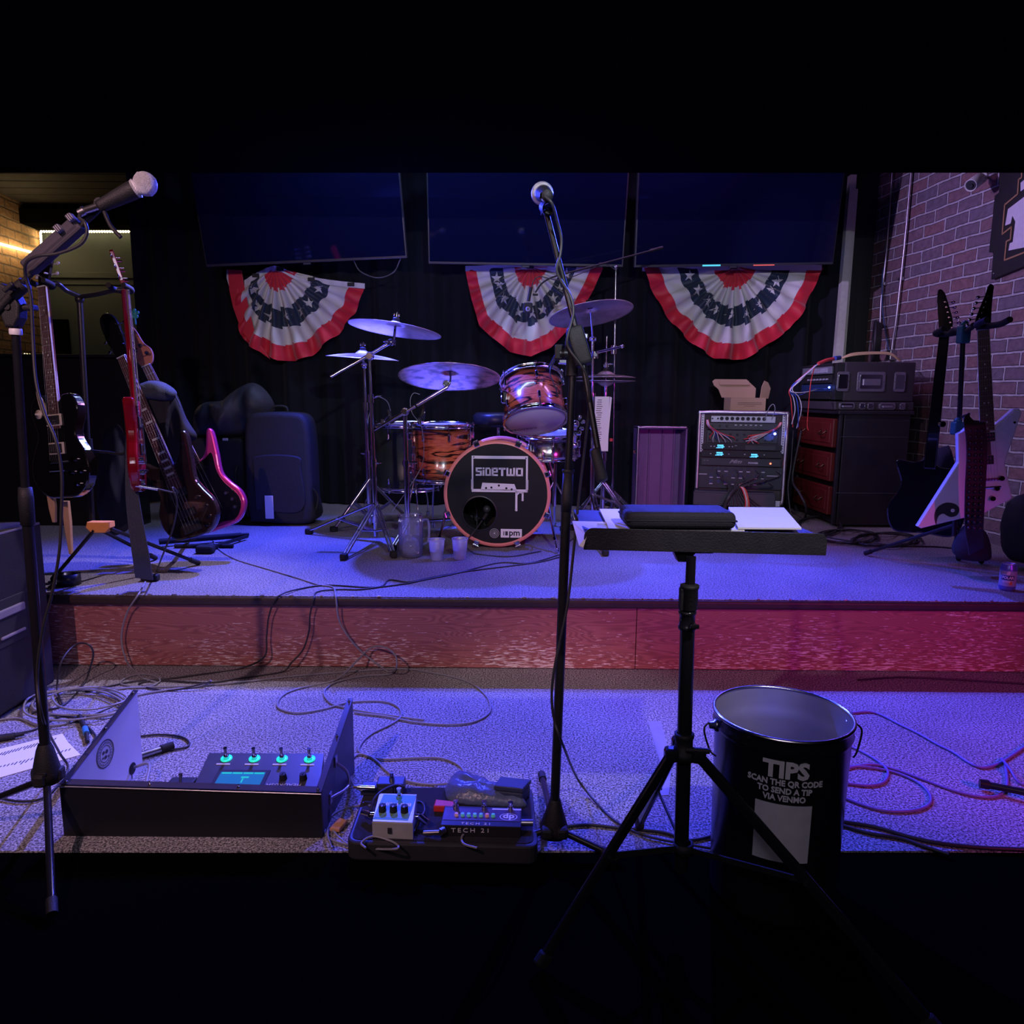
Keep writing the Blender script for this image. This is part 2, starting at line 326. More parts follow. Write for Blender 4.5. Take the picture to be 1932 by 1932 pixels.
def struct(name, mb, mats, **k):
    o = mb.build(name, mats, **k); o['kind'] = 'structure'; return o
def part(name, mb, mats, parent, label=None, **k):
    o = mb.build(name, mats, parent, **k)
    if label: o['label'] = label
    return o
X3, Y3, Z3 = V3((1, 0, 0)), V3((0, 1, 0)), V3((0, 0, 1))
def face_cam(o, tilt=0., yaw=0.):
    """frame whose local XY lies upright facing the viewer (local Z towards -Y)"""
    R = Matrix.Rotation(yaw, 3, 'Z') @ Matrix.Rotation(pi/2+tilt, 3, 'X')
    m = R.to_4x4(); m.translation = V3(o); return m
# ================================================================== SETTING
CARPET = carpet_mat('grey_flecked_carpet', (.25, .24, .25), .25, 2.2)
CARPET2 = carpet_mat('worn_stage_carpet', (.21, .195, .19), .35, 1.9)
BLACKFL = M('blackout_floor', (.0015, .0015, .0015), 1, 0, 0, spec=0)
NEARBLK = M('black_painted_ceiling', (.003, .003, .003), 1, 0, 0, spec=0)
DRAPE = M('black_stage_velour', (.010, .011, .016), .95, 0, .25, 6, sheen=.05, spec=.1)
pf0, pf1 = PZ(0, 1605.5, 0), PZ(1932, 1605.5, 0)
def yl(x): return pf0.y+(pf1.y-pf0.y)*(x-pf0.x)/(pf1.x-pf0.x)
b = MB(); b.box((-.5, 3.2, -.045), (9, 8.2, .08)); struct('floor', b, BLACKFL)  # black area beyond the carpet is invented to keep the foreground dark
b = MB(); b.add([(-4.6, yl(-4.6), 0), (3.4, yl(3.4), 0), (3.4, 3.05, 0), (-4.6, 3.05, 0), (-4.6, yl(-4.6), -.005), (3.4, yl(3.4), -.005), (3.4, 3.05, -.005), (-4.6, 3.05, -.005)],
      [[0, 1, 2, 3], [7, 6, 5, 4], [4, 5, 1, 0], [5, 6, 2, 1], [6, 7, 3, 2], [7, 4, 0, 3]]); struct('floor_carpet', b, CARPET, base=(0, 0, 0))
# stage platform
LIPM = M('brown_vinyl_nosing', (.045, .028, .024), .45, 0, .3, 20, .3, 90)
b = MB(); b.box((-.5, 4.34, ST/2-.01), (7.6, 2.66, ST-.02))
struct('floor_stage', b, CARPET2, base=(0, 0, 0))
b = MB(); b.box((-.35, 4.33, ST-.004), (7.3, 2.74, .008)); struct('floor_stage_carpet', b, CARPET2, base=(0, 0, 0))
b = MB(); b.box((-.35, 2.967, ST-.022), (7.3, .034, .040), bev=.014, seg=4); struct('trim_stage_nosing', b, LIPM, base=(0, 0, 0))
seam = PX(1200, 1200, P(1200, 1200, 2.985).x).x
b = MB(); b.box(((-4+seam-.001)/2, 2.992, .141), (seam+4-.002, .018, .272), bev=.001); b.box(((3.3+seam+.001)/2, 2.992, .141), (3.3-seam-.002, .018, .272), bev=.001)
struct('trim_stage_front', b, fascia_mat(), base=(0, 0, 0))
b = MB()
for i in range(60):
    x = -3.9+i*.12
    b.cyl((x+random.uniform(-.02, .02), 2.962, ST+.0015), (x+.0035, 2.962, ST+.003), .002, n=6)
struct('trim_nosing_nails', b, STEEL)
# low soffit added over the audience side to black out the view above
c0, c1 = PZ(-40, 326, 2.25), PZ(1972, 326, 2.25)
b = MB(); yy = lambda x: c0.y+(c1.y-c0.y)*(x-c0.x)/(c1.x-c0.x)
z0, z1 = 2.25, 2.9
vs = [(-6, -1, z0), (5, -1, z0), (5, yy(5), z0), (-6, yy(-6), z0), (-6, -1, z1), (5, -1, z1), (5, yy(5)-.02, z1), (-6, yy(-6)-.02, z1)]
b.add(vs, [[3, 2, 1, 0], [4, 5, 6, 7], [0, 1, 5, 4], [1, 2, 6, 5], [2, 3, 7, 6], [3, 0, 4, 7]]); struct('ceiling', b, NEARBLK)
b = MB(); b.box((0, 5.5, 3.02), (9, 4.4, .06)); struct('ceiling_stage', b, NEARBLK)
# right brick wall, running slightly inwards
BR = brick_mat('painted_brick', (.21, .115, .12), (.14, .12, .155), (.42, .40, .42), 1.6)
o = V3((2.64, 5.62, 0)); wx = V3((.083, -1, 0)).normalized(); wy = V3((wx.y*-1, wx.x, 0)); wy = Z3.cross(wx)
WR = frame(o, wx, wy, Z3)      # local x towards the viewer, local y away from the room (checked below)
if (WR @ V3((0, 1, 0))).x < o.x: WRs = -1
else: WRs = 1
b = MB(); b.box((1.2, WRs*.06, 1.5), (2.9, .12, 3.0), WR); struct('wall_right', b, BR, M0=WR)
def on_wall(px, py, off=0.):
    """point where the sight line meets the right wall, off metres in front of it"""
    n = V3(WR.col[1][:3])*(-WRs); d = ray(px, py); c = V3((0, 0, CAMZ)); q = o+n*off
    return c+d*((q-c).dot(n)/d.dot(n))
WN = V3(WR.col[1][:3])*(-WRs)
# back drape: folds from left to right
b = MB(); nx, nz = 420, 6; xa, xb = -2.72, 2.42
for j in range(nz+1):
    z = ST+.01+(3.0-ST)*j/nz
    for i in range(nx+1):
        x = xa+(xb-xa)*i/nx
        y = 5.55+.035*sin(x*21+1.1*sin(x*2.3))+.02*sin(x*47+j*.12)+.02*sin(x*5)
        b.V.append(V3((x, y, z)))
for j in range(nz):
    for i in range(nx): b.F.append([j*(nx+1)+i, j*(nx+1)+i+1, (j+1)*(nx+1)+i+1, (j+1)*(nx+1)+i]); b.I.append(0); b.S.append(True)
n0 = len(b.V); b.V += [v+V3((0, .012, 0)) for v in b.V]; b.F += [[k+n0 for k in f][::-1] for f in b.F]; b.I += b.I[:]; b.S += b.S[:]
c = b.build('stage_curtain', DRAPE); tag(c, 'tall black pleated curtain hanging behind the drum kit', 'curtain')
b = MB(); b.box((-.1, 5.75, 1.5), (5.3, .1, 3.0)); struct('wall_back', b, NEARBLK)
# dark return and white post beside the right wall
b = MB(); pA = P(1636, 600, 5.6); b.box((pA.x-.10, 5.72, 1.5), (.28, .1, 3.0)); struct('wall_return', b, M('dark_grey_paint', (.030, .034, .036), .8))
b = MB(); 
q0, q1 = P(1596, 395, 5.45), P(1580, 673, 5.45)
b.prism([(-.032, 0), (.030, 0), (.030, 2.66-.55), (-.012, 2.66-.55)], .05, frame(V3((q1.x, 5.45, .55)), X3, Z3, -Y3))
b.box((.045, 2.3-.55-.65, -.03), (.03, 1.85, .05), frame(V3((q1.x, 5.45, .55)), X3, Z3, -Y3), bev=.002)
struct('trim_post', b, M('cream_painted_post', (.52, .53, .46), .6))
# left: partition, alcove wall, left brick wall, ceiling planks
BRL = brick_mat('warm_brick', (.42, .23, .12), (.34, .19, .10), (.20, .13, .09))
o2 = V3((-4.27, 7.0, 0)); lx = V3((.083, -1, 0)).normalized(); WL = frame(o2, lx, Z3.cross(lx), Z3)
s2 = -1 if (WL @ V3((0, 1, 0))).x > o2.x else 1
b = MB(); b.box((1.9, s2*.06, 1.5), (4.0, .12, 3.0), WL); struct('wall_left', b, BRL, M0=WL)
GREY = M('olive_grey_paint', (.045, .06, .065), .6, 0, .1, 5)
b = MB(); b.box((-3.4, 7.05, 1.5), (2.6, .1, 3.0)); struct('wall_alcove', b, GREY)
b = MB(); cz = P(170, 401, 6.9).z
for i in range(14): b.box((-3.6, 4.55+i*.2, cz+.06), (2.9, .19, .05), bev=.006)
struct('ceiling_planks', b, M('dark_stained_planks', (.018, .013, .012), .8, 0, .3, 9))
za, zb = P(170, 401, 6.8).z, P(170, 428, 6.8).z
b = MB(); b.box((-3.35, 6.82, (za+zb)/2), (1.85, .3, za-zb)); struct('trim_beam', b, NEARBLK)
# window-like trim on the alcove wall
zt = P(200, 520, 6.98).z
b = MB(); b.box((-3.3, 6.98, zt), (1.9, .04, .05), bev=.004); b.box((-3.3, 6.985, zt-.07), (1.9, .02, .02)); struct('trim_ledge', b, GREY)
b = MB(); xl, xr = P(93, 600, 6.98).x, P(127, 600, 6.98).x
b.box(((xl+xr)/2, 6.98, .75), (xr-xl, .03, (zt-.1-.0)*1.0-.0+(-.75+.75))) ; struct('trim_dark_panel', b, NEARBLK)
# low black partition at the left of the stage
pt = P(120, 674, 4.55)
b = MB(); b.box((-3.35, 4.62, pt.z/2), (3.0, .14, pt.z), bev=.004); b.box((-3.35, 4.60, pt.z+.008), (3.02, .2, .016), bev=.004)
b.V = [v for v in b.V]
xr_ = P(243, 680, 4.55).x; dx = xr_-(-1.85)
b.V = [V3((v.x+dx, v.y, v.z)) for v in b.V]
struct('wall_partition', b, M('gloss_black_paint', (.008, .008, .010), .3, 0, .1, 8))
# ================================================================== TELEVISIONS
SCREEN = M('dark_glass_screen', (.003, .004, .022), .05, 0, 0, spec=1.0)  # blue reflected in the glass is tinted into the base colour
BEZ = M('television_bezel', (.03, .03, .04), .35)
def tv(pl, pr, Y, label, tilt=11, yaw=0, ratio=.5625, led=None):
    a, c_ = P(*pl, Y), P(*pr, Y); wv = c_-a; W = wv.length; wv = Matrix.Rotation(radians(yaw), 3, 'Z') @ wv
    x = wv.normalized(); mid = (a+c_)/2
    z = (Z3-x*Z3.dot(x)).normalized(); t = Matrix.Rotation(radians(tilt), 3, x); z = t @ z; y = z.cross(x)  # y away
    H = W*ratio; T = frame(mid, x, y, z)
    r = thing('television', mid, label, 'television', 'wall televisions above the stage')
    b = MB(); b.box((0, .03, H/2), (W, .045, H), T, bev=.004); b.box((0, .07, H*.5), (W*.6, .05, H*.5), T, bev=.02)
    part('casing', b, BEZ, r)
    b = MB(); b.box((0, .0055, H/2+.004), (W-.020, .004, H-.026), T); part('screen', b, SCREEN, r)
    b = MB(); b.box((0, .02, -.006), (.05, .02, .014), T, bev=.003)
    part('sensor_housing', b, BEZ, r)
    b = MB(); b.box((0, .16, H*.5), (.25, .14, .25), T, bev=.004); e_ = T @ V3((0, .2, H*.5)); b.cyl(e_, V3((e_.x, 5.535, e_.z)), .03); part('wall_bracket', b, BLACK, r)
    return r, T, W, H
tv((388, 504), (768, 487), 5.12, 'wide black television above the left bunting, tilted off level')
tv((808, 498), (1176, 504), 5.17, 'wide black television in the middle above the drum kit')
r, T, W, H = tv((1197, 505), (1573, 499), 5.15, 'wide black television above the right bunting beside the cream post')
b = MB(); b.box((-.06-.09, .003, .006), (.12, .006, .010), T, bev=.001); part('status_light', b, M('cyan_indicator', (.05, .4, .5), .4, emit=(.1, .75, .9), es=.8), r, 'small cyan indicator strip')
b = MB(); b.box((.20, .003, .003), (.14, .006, .006), T, bev=.001); part('status_light', b, M('red_indicator', (.5, .08, .05), .4, emit=(.9, .15, .12), es=.6), r, 'small red indicator strip')
b = MB(); pa, pb = P(668, 493, 5.2), P(755, 490, 5.2)
b.tube([pa, P(680, 512, 5.2), P(712, 524, 5.2), P(742, 514, 5.2), pb], .004, mi=0); b.tube([P(668, 493, 5.2), P(668, 470, 5.25)], .004); b.tube([pb, P(756, 470, 5.25)], .004)
part('cord', b, M('patterned_cord', (.12, .12, .13), .6, 0, .8, 60), bpy.data.objects['television'], 'thin speckled cord looping below')
# ================================================================== BUNTING FANS
RED = M('red_satin', (.62, .012, .035), .55, 0, .12, 12, sheen=.3); CREAM = M('cream_satin', (.62, .62, .60), .6, 0, .06, 9, sheen=.2)
NAVY = M('navy_satin', (.012, .028, .055), .55, 0, .15, 12, sheen=.2)
def bunting(apex, outline, Y, label, folds=13, seed=1, stars=9, fr=(.235, .43, .64, .83), header=None, shift=None):
    rnd = random.Random(seed); A = P(*apex, Y); O = [P(x, y, Y) for x, y in outline]
    pa = V3((A.x, A.z)); po = [V3((q.x, q.z)) for q in O]
    def R(th):
        d = V3((cos(th), sin(th))); best = 0
        for i in range(len(po)-1):
            p, q = po[i]-pa, po[i+1]-pa; e = q-p; den = d.x*e.y-d.y*e.x
            if abs(den) < 1e-9: continue
            t = (p.x*e.y-p.y*e.x)/den; u = (p.x*d.y-p.y*d.x)/den
            if t > 0 and -.001 <= u <= 1.001: best = max(best, t)
        return best
    th0 = atan2((po[0]-pa).y, (po[0]-pa).x); th1 = atan2((po[-1]-pa).y, (po[-1]-pa).x)
    if th0 > 0: th0 -= 2*pi
    if th1 > 0 and th1 > pi/2: th1 -= 2*pi
    a0, a1 = th0, th1; NT, NR = 220, 60; b = MB()
    ph = [rnd.uniform(0, 6.28) for _ in range(4)]
    def surf(u, v, lift=0.):
        th = a0+(a1-a0)*u; r = max(R(min(max(th, a0+.004), a1-.004)), .02)*v
        mid = sin(pi*u); k = .25+.75*mid
        f = sin(u*folds*2*pi+ph[0]+.8*sin(u*9+ph[1])); f = math.copysign(abs(f)**.6, f)
        dpt = (.045*k*min(1, v*2.2))*f+.018*sin(u*17+ph[2]+v*3)*v+.010*sin(v*19+ph[3]+u*30)*v
        sag = 1+.03*mid*f*(1-v)
        return V3((A.x+r*sag*cos(th), A.y-.03+dpt-.012-lift, A.z+r*sag*sin(th)))
    for j in range(NR+1):
        for i in range(NT+1): b.V.append(surf(i/NT, .01+.99*j/NR))
    for j in range(NR):
        for i in range(NT):
            v = .01+.99*(j+.5)/NR; u = (i+.5)/NT; jag = .022*math.copysign(1, sin(u*folds*2*pi+ph[0]))*sin(pi*u)**3*(.5 if v > .7 else 1)
            k = sum(v+jag > q for q in fr); m = (0, 1, 2, 1, 0)[k]
            b.F.append([j*(NT+1)+i, j*(NT+1)+i+1, (j+1)*(NT+1)+i+1, (j+1)*(NT+1)+i]); b.I.append(m); b.S.append(True)
    for i in range(stars):
        u = (i+.75+.25*rnd.uniform(-1, 1))/(stars+.5); v = (fr[1]+fr[2])/2+.01*rnd.uniform(-1, 1)
        th = a0+(a1-a0)*u; rr = R(th); rs = .040; pts = []
        for k in range(10):
            q = rs*(1 if k % 2 == 0 else .40); an = pi/2+k*pi/5+rnd.uniform(-.03, .03)
            dx, dz = q*cos(an), q*sin(an); x, z = rr*v*cos(th)+dx, rr*v*sin(th)+dz
            t2 = atan2(z, x); t2 = t2-2*pi if t2 > pi/2 else t2
            pts.append(surf((t2-a0)/(a1-a0), sqrt(x*x+z*z)/max(R(t2), .02), .006))
        c0 = surf(u, v, .006); b.add([c0]+pts, [[0, 1+k, 1+(k+1) % 10] for k in range(10)], 1)
    r = thing('bunting', A, label, 'bunting', 'patriotic bunting fans hung on the black curtain')
    part('fan', b, [RED, CREAM, NAVY], r)
    hp = header or [outline[0], apex, outline[-1]]
    b = MB(); top = spline([P(x, y-3, Y-.045) for x, y in hp], 10); n = len(top)
    for i, q in enumerate(top): b.V += [q+V3((0, .004*sin(i*1.3), .012)), q+V3((0, .004*sin(i*1.3+.4), -.024))]
    for i in range(n-1): b.F.append([2*i, 2*i+1, 2*i+3, 2*i+2]); b.I.append(0); b.S.append(True)
    k0 = len(b.V); b.V += [v+V3((0, .004, 0)) for v in b.V]; b.F += [[k+k0 for k in f][::-1] for f in b.F]; b.I *= 2; b.S *= 2
    part('heading_tape', b, CREAM, r)
    for t in ((.12, .38, .62, .9) if header else (.5,)):
        q = top[int(t*(n-1))]; b = MB(); b.box((q.x, q.y-.006, q.z-.004), (.05, .006, .026), bev=.002); part('fastener_tab', b, MATTE, r)
    return r
bunting((522, 506), [(452, 548), (447, 590), (462, 640), (478, 655), (508, 672), (530, 681), (558, 681), (590, 672), (640, 632), (672, 590), (689, 545)], 5.46,
        'patriotic bunting fan under the left television, its left side folded over', 8, 3, 7, header=[(461, 535), (492, 517), (522, 508), (560, 524), (600, 531), (645, 537), (688, 541)])
b = MB(); fl = [(430, 508), (456, 510), (462, 545), (472, 590), (484, 640), (510, 678), (478, 655), (455, 622), (440, 580), (433, 548)]
A = P(440, 512, 5.42); T = frame(A, X3, Z3, -Y3)
b.prism([(P(x, y, 5.42)-A).xz[:] for x, y in fl], .012, T, 0, .003); b.prism([(P(x, y, 5.41)-A).xz[:] for x, y in [(427, 508), (440, 522), (434, 548), (427, 525)]], .008, T, 1)
part('folded_edge', b, [RED, CREAM], bpy.data.objects['bunting'], 'red outer border folded over the fan')
bunting((1000, 505), [(878, 508), (884, 540), (892, 572), (905, 616), (932, 640), (962, 664), (1001, 674), (1040, 656), (1072, 622), (1096, 590), (1120, 545), (1136, 508)], 5.46,
        'patriotic bunting fan behind the microphone boom, centred above the drums', 8, 5, 9)
bunting((1384, 506), [(1212, 508), (1226, 545), (1250, 590), (1275, 618), (1310, 655), (1345, 677), (1384, 679), (1402, 678), (1440, 655), (1488, 620), (1520, 570), (1551, 506)], 5.46,
        'patriotic bunting fan at right between curtain and cream post', 9, 9, 9)
# ================================================================== DRUM KIT
CY1 = cymbal_mat('bronze_cymbal', (.95, .80, .78), .36); CY2 = cymbal_mat('patched_dark_cymbal', (.95, .70, .66), .30, 1)
HOOPW = M('salmon_lacquer_hoop', (.78, .26, .22), .3, 0, .08, 20, coat=.4)
HEADB = M('black_drum_head', (.005, .005, .007), .5, 0, .2, 6, spec=.3); HEADC = M('frosted_drum_head', (.50, .46, .52), .35, 0, .05, 8)
def frame_px(px, py, Y, normal, up=(0, 0, 1)):
    o_ = P(px, py, Y); z = V3(normal).normalized(); x = V3(up).cross(z).normalized(); return frame(o_, x, z.cross(x), z)
def lugs(r, T, R, H, n, name='lug', two=True, off=0., rodto=None):
    for i in range(n):
        a = off+2*pi*i/n; d = V3((cos(a), sin(a), 0)); tn = V3((-sin(a), cos(a), 0))
        for s_ in ((1, -1) if two else (1,)):
            b = MB()
            zc = s_*(H/2-.062); q = frame(T @ (d*(R+.010)+V3((0, 0, zc))), T.to_3x3() @ tn, T.to_3x3() @ Z3, T.to_3x3() @ -d)
            b.box((0, 0, -.004), (.016, .042, .024), q, bev=.007, seg=3)
            e = T @ (d*(R+.020)+V3((0, 0, s_*(H/2+.006)))); b.cyl(T @ (d*(R+.018)+V3((0, 0, zc))), e, .0028, n=8)
            b.cyl(e, T @ (d*(R+.020)+V3((0, 0, s_*(H/2+.014)))), .0055, n=6)
            b.box((0, 0, 0), (.016, .010, .012), frame(e-(T.to_3x3() @ Z3)*.003*s_, T.to_3x3() @ tn, T.to_3x3() @ Z3, T.to_3x3() @ -d), bev=.003)
            part(name, b, CHROME, r)
def hoop(r, T, R, z, name='hoop'):
    b = MB(); b.lathe([(R+.002, z-.012), (R+.013, z-.012), (R+.013, z-.009), (R+.006, z-.008), (R+.006, z+.010), (R+.011, z+.012), (R+.010, z+.014), (R+.002, z+.014), (R+.002, z-.012)], n=56, T=T)
    part(name, b, CHROME, r)
def drum(name, T, R, H, shellmat, label, n=6, heads=(HEADC, HEADC), off=.2, cat='drum'):
    r = thing(name, T.translation, label, cat)
    b = MB(); b.lathe([(R, -H/2), (R, H/2), (R-.008, H/2), (R-.008, -H/2), (R, -H/2)], n=64, T=T); part('shell', b, shellmat, r, M0=T)
    for k, z in ((0, H/2), (1, -H/2)):
        b = MB(); b.lathe([(0, z+.002*(1 if z > 0 else -1)), (R-.002, z+.002*(1 if z > 0 else -1)), (R+.004, z-.006*(1 if z > 0 else -1))], n=56, T=T); part('drum_head', b, heads[k], r)
        hoop(r, T, R, z-.002 if z > 0 else z+.002)
    lugs(r, T, R, H, n, off=off); return r
# bass drum
bc = P(938, 932, 3.95); bR = .288; nrm = V3((-.03, -1, 0.0)).normalized(); bc.z = ST+bR+.010
xb = Z3.cross(nrm).normalized()*1.0; BT = frame(bc, xb, nrm.cross(xb), nrm)
if BT.col[1][2] < 0: BT = frame(bc, -xb, nrm.cross(-xb), nrm)
r = thing('bass_drum', V3((bc.x, bc.y+.2, ST)), 'large bass drum facing front with salmon hoop and black head printed with a white cassette', 'drum')
SH = burst_mat('tiger_wood_bass_shell', .40)
b = MB(); b.lathe([(bR-.02, -.42), (bR-.02, -.02), (bR-.028, -.02), (bR-.028, -.42)], n=72, T=BT); part('shell', b, SH, r, M0=BT @ Matrix.Translation((0, 0, -.22)))
b = MB(); b.lathe([(bR-.0285, -.40), (bR-.0285, -.02)], n=72, T=BT); part('darkening_liner', b, MATTE, r)  # black liner added to darken the hollow of the shell
b = MB(); b.lathe([(bR-.018, .0), (bR-.018, -.036), (bR, -.036), (bR, .0), (bR-.018, 0)], n=90, T=BT); part('hoop', b, HOOPW, r, 'salmon coloured front hoop')
b = MB(); b.lathe([(bR-.018, -.40), (bR-.018, -.436), (bR, -.436), (bR, -.40), (bR-.018, -.40)], n=90, T=BT); part('hoop', b, HOOPW, r)
hx, hy, hr = (903-938)/350.*1.0*.99, -(971-932)/350., .092
hx, hy = -.095, -.108
b = MB(); R0 = bR-.019; nn = 96; vs = []
for i in range(nn):
    a = 2*pi*i/nn; d = V3((cos(a), sin(a), 0)); c2 = V3((hx, hy, 0))
    bq = c2.dot(d); t = -bq+sqrt(bq*bq-(c2.length_squared-R0*R0)); vs += [c2+d*t+V3((0, 0, -.008)), c2+d*hr+V3((0, 0, -.008))]
b.add(vs, [[2*i, 2*((i+1) % nn), 2*((i+1) % nn)+1, 2*i+1] for i in range(nn)], 0, False, BT)
part('front_head', b, HEADB, r)
b = MB(); b.lathe([(hr-.003, -.007), (hr+.004, -.006), (hr+.006, -.008)], n=48, T=BT @ Matrix.Translation((hx, hy, 0))); part('port_ring', b, BLACK, r)
b = MB(); b.lathe([(0, -.41), (bR-.02, -.41)], n=64, T=BT); part('batter_head', b, MATTE, r)
# emblem: cassette outline, lettering, drips
b = MB(); s = 1/349.; T = BT @ Matrix.Translation((0, 0, -.0072))
def L(x, y): return ((x-938)*s, -(y-932)*s)
def bar(x0, y0, x1, y1, mi=0, z=0.): b.box(((L(x0, y0)[0]+L(x1, y1)[0])/2, (L(x0, y0)[1]+L(x1, y1)[1])/2, z), (abs(x1-x0)*s, abs(y1-y0)*s, .0006), T, mi)
bar(890, 860.5, 995, 866); bar(890, 863, 893, 928); bar(991.5, 863, 995, 928); bar(889, 905, 892, 924); bar(992, 905, 996, 924); bar(890, 923, 995, 928.5)
b.prism([L(907, 925), (L(910, 911)), L(970, 913), L(975, 926)], .0006, T)
for x0, x1, y1 in ((972, 976, 962), (984, 987.5, 943)): bar(x0, 926, x1, y1); b.lathe([(0, .0003), ((x1-x0)*s*.62, .0003)], n=12, T=T @ Matrix.Translation((*L((x0+x1)/2, y1), 0)))
b.prism([L(972, 927), L(990, 927), L(986, 931), L(980, 930), L(976, 934)], .0006, T)
for x, y in ((917, 921), (927, 920), (941, 916), (955, 921), (965, 923), (894, 863), (991, 864.5)): b.lathe([(0, .0005), (.006 if y > 870 else .0035, .0005)], n=14, mi=1, T=T @ Matrix.Translation((*L(x, y), 0)))
# block letters S i D E T W O built from strokes
lh = 15.5; y0 = 882.5
def glyph(x, wd, strokes):
    for (ax_, ay, bx_, by) in strokes: bar(x+wd*ax_, y0+lh*ay, x+wd*bx_, y0+lh*by)
t5 = .27
G = {'S': [(0, 0, 1, .2), (0, 0, .3, .58), (0, .38, 1, .58), (.7, .38, 1, 1), (0, .8, 1, 1)], 'i': [(0, .3, 1, 1), (0, 0, 1, .2)], 'D': [(0, 0, .3, 1), (0, 0, .8, .2), (.7, .15, 1, 1), (0, .8, 1, 1)],
     'E': [(0, 0, .3, 1), (0, 0, 1, .2), (0, .42, 1, .6), (0, .8, 1, 1), (.7, 0, 1, .58)], 'T': [(0, 0, 1, .24), (.34, 0, .66, 1)], 'W': [(0, 0, .22, 1), (.39, .1, .61, 1), (.78, 0, 1, 1), (0, .78, 1, 1)], 'O': [(0, 0, .28, 1), (.72, 0, 1, 1), (0, 0, 1, .2), (0, .8, 1, 1)]}
for ch, x, wd in (('S', 897.5, 11.5), ('i', 910.5, 3.3), ('D', 915.5, 10.5), ('E', 927.5, 11.5), ('T', 940.5, 13), ('W', 955, 16), ('O', 972.5, 13.5)): glyph(x, wd, G[ch])
part('cassette_emblem', b, [LETTER, HEADB], r, 'white cassette drawing with dripping paint and block lettering')
b = MB(); T = BT @ Matrix.Translation((0, 0, -.0070)); bar(945, 998.5, 985, 1015)
bar(950, 1003, 951.5, 1011, 1, .0005); bar(953.5, 1003, 958.5, 1011, 1, .0005); 
b.text('pm', .048, T @ Matrix.Translation((*L(971, 1006), .0004)), 1, .0004, .0012)
part('sticker', b, [LETTER, INK], r, 'white rectangular sticker with pm lettering')
b = MB()
for R_ in (.026, .019, .012): b.lathe([(R_-.0022, .0003), (R_, .0003)], n=40, T=T @ Matrix.Translation((*L(933, 1007), 0)))
b.lathe([(0, .0003), (.006, .0003)], n=20, T=T @ Matrix.Translation((*L(933, 1007), 0)))
part('round_sticker', b, M('dim_white_print', (.38, .38, .40), .5), r)
for i in range(8):
    a = 2*pi*(i+.5)/8; d = V3((cos(a), sin(a), 0)); b = MB(); e0, e1 = BT @ (d*(bR+.012)+V3((0, 0, .004))), BT @ (d*(bR+.016)+V3((0, 0, -.12)))
    b.cyl(e0, e1, .0035, n=8); b.box((0, 0, 0), (.03, .034, .012), frame(BT @ (d*(bR+.004)+V3((0, 0, .004))), BT.to_3x3() @ V3((-sin(a), cos(a), 0)), BT.to_3x3() @ d, BT.to_3x3() @ Z3), bev=.004, seg=3)
    b.cyl(e0, BT @ (d*(bR+.012)+V3((0, 0, .02))), .007, n=8); b.box((0, 0, 0), (.035, .006, .008), frame(BT @ (d*(bR+.012)+V3((0, 0, .02))), BT.to_3x3() @ V3((-sin(a), cos(a), 0)), BT.to_3x3() @ d, BT.to_3x3() @ Z3), bev=.002)
    part('tension_claw', b, CHROME, r)
for sx, foot in ((-1, (823, 1040)), (1, (1052, 1042))):
    top = BT @ V3((.275*sx, -.06, -.11)); f = PZ(*foot, ST+.006); b = MB(); b.cyl(top, f+(top-f)*.25, .0075); b.cyl(f+(top-f)*.27, f, .0045); b.cyl(f+(top-f)*.28, f+(top-f)*.22, .013)
    b.box(tuple(top), (.03, .04, .05), bev=.008); b.cyl(f+V3((0, 0, .02)), f, .011, .008)
    part('spur', b, CHROME, r)
# floor toms and rack tom
def clear_base(Tm, R, H, feet, r, name='leg'):
    for a in feet:
        d = V3((cos(a), sin(a), 0)); p0 = Tm @ (d*(R+.022)+V3((0, 0, .02))); b = MB(); f = V3((p0.x+d.x*.05, p0.y+d.y*.05, ST)); m_ = V3((p0.x, p0.y, Tm.translation.z-H/2+.02))
        b.tube([p0+V3((0, 0, .05)), p0, m_, (m_+f)/2+V3((d.x*.02, d.y*.02, 0)), f+V3((0, 0, .03))], .005, 8); b.cyl(f+V3((0, 0, .035)), f, .012, .014); b.box(tuple(p0), (.028, .028, .05), bev=.006)
        part(name, b, CHROME, r)
T1 = frame_px(833, 853, 4.33, (0, -.02, 1)); R1 = .172; H1 = .315
r1 = drum('floor_tom', T1, R1, H1, burst_mat('tiger_wood_shell', .315, 3.1), 'tiger-striped wooden floor tom left of the bass drum', 8, off=.32); clear_base(T1, R1, H1, (-.5, 1.9, -2.4), r1)
T2 = frame_px(768, 860, 4.75, (0, -.02, 1)); R2 = .205; H2 = .40
r2 = drum('floor_tom', T2, R2, H2, M('black_oak_shell', (.018, .024, .022), .35, 0, .4, 14), 'black floor tom behind the cymbal stands at left', 8, off=.4); clear_base(T2, R2, H2, (-1.2, 1.2, 3.3), r2)
ax_ = V3((-.10, .47, .88)).normalized(); T3 = frame_px(1006, 755, 4.12, ax_); R3 = .165; H3 = .245
r3 = drum('rack_tom', T3, R3, H3, burst_mat('tiger_wood_small_shell', .245, 7.7), 'tiger-striped wooden rack tom tilted above the bass drum', 6, off=.45)
b = MB(); b.text('CORDOBA', .030, T3 @ Matrix.Translation((.045, -.105, -H3/2-.0026)) @ Matrix.Rotation(pi, 4, 'X') @ Matrix.Rotation(radians(15), 4, 'Z'), 0, .0003)
part('head_print', b, INK, r3)
b = MB(); pm = P(1085, 800, 4.22); q = T3 @ V3((R3, .03, 0)); b.cyl(q, pm, .011); b.ball(pm, .024); b.box(tuple(q), (.03, .05, .07), bev=.008)
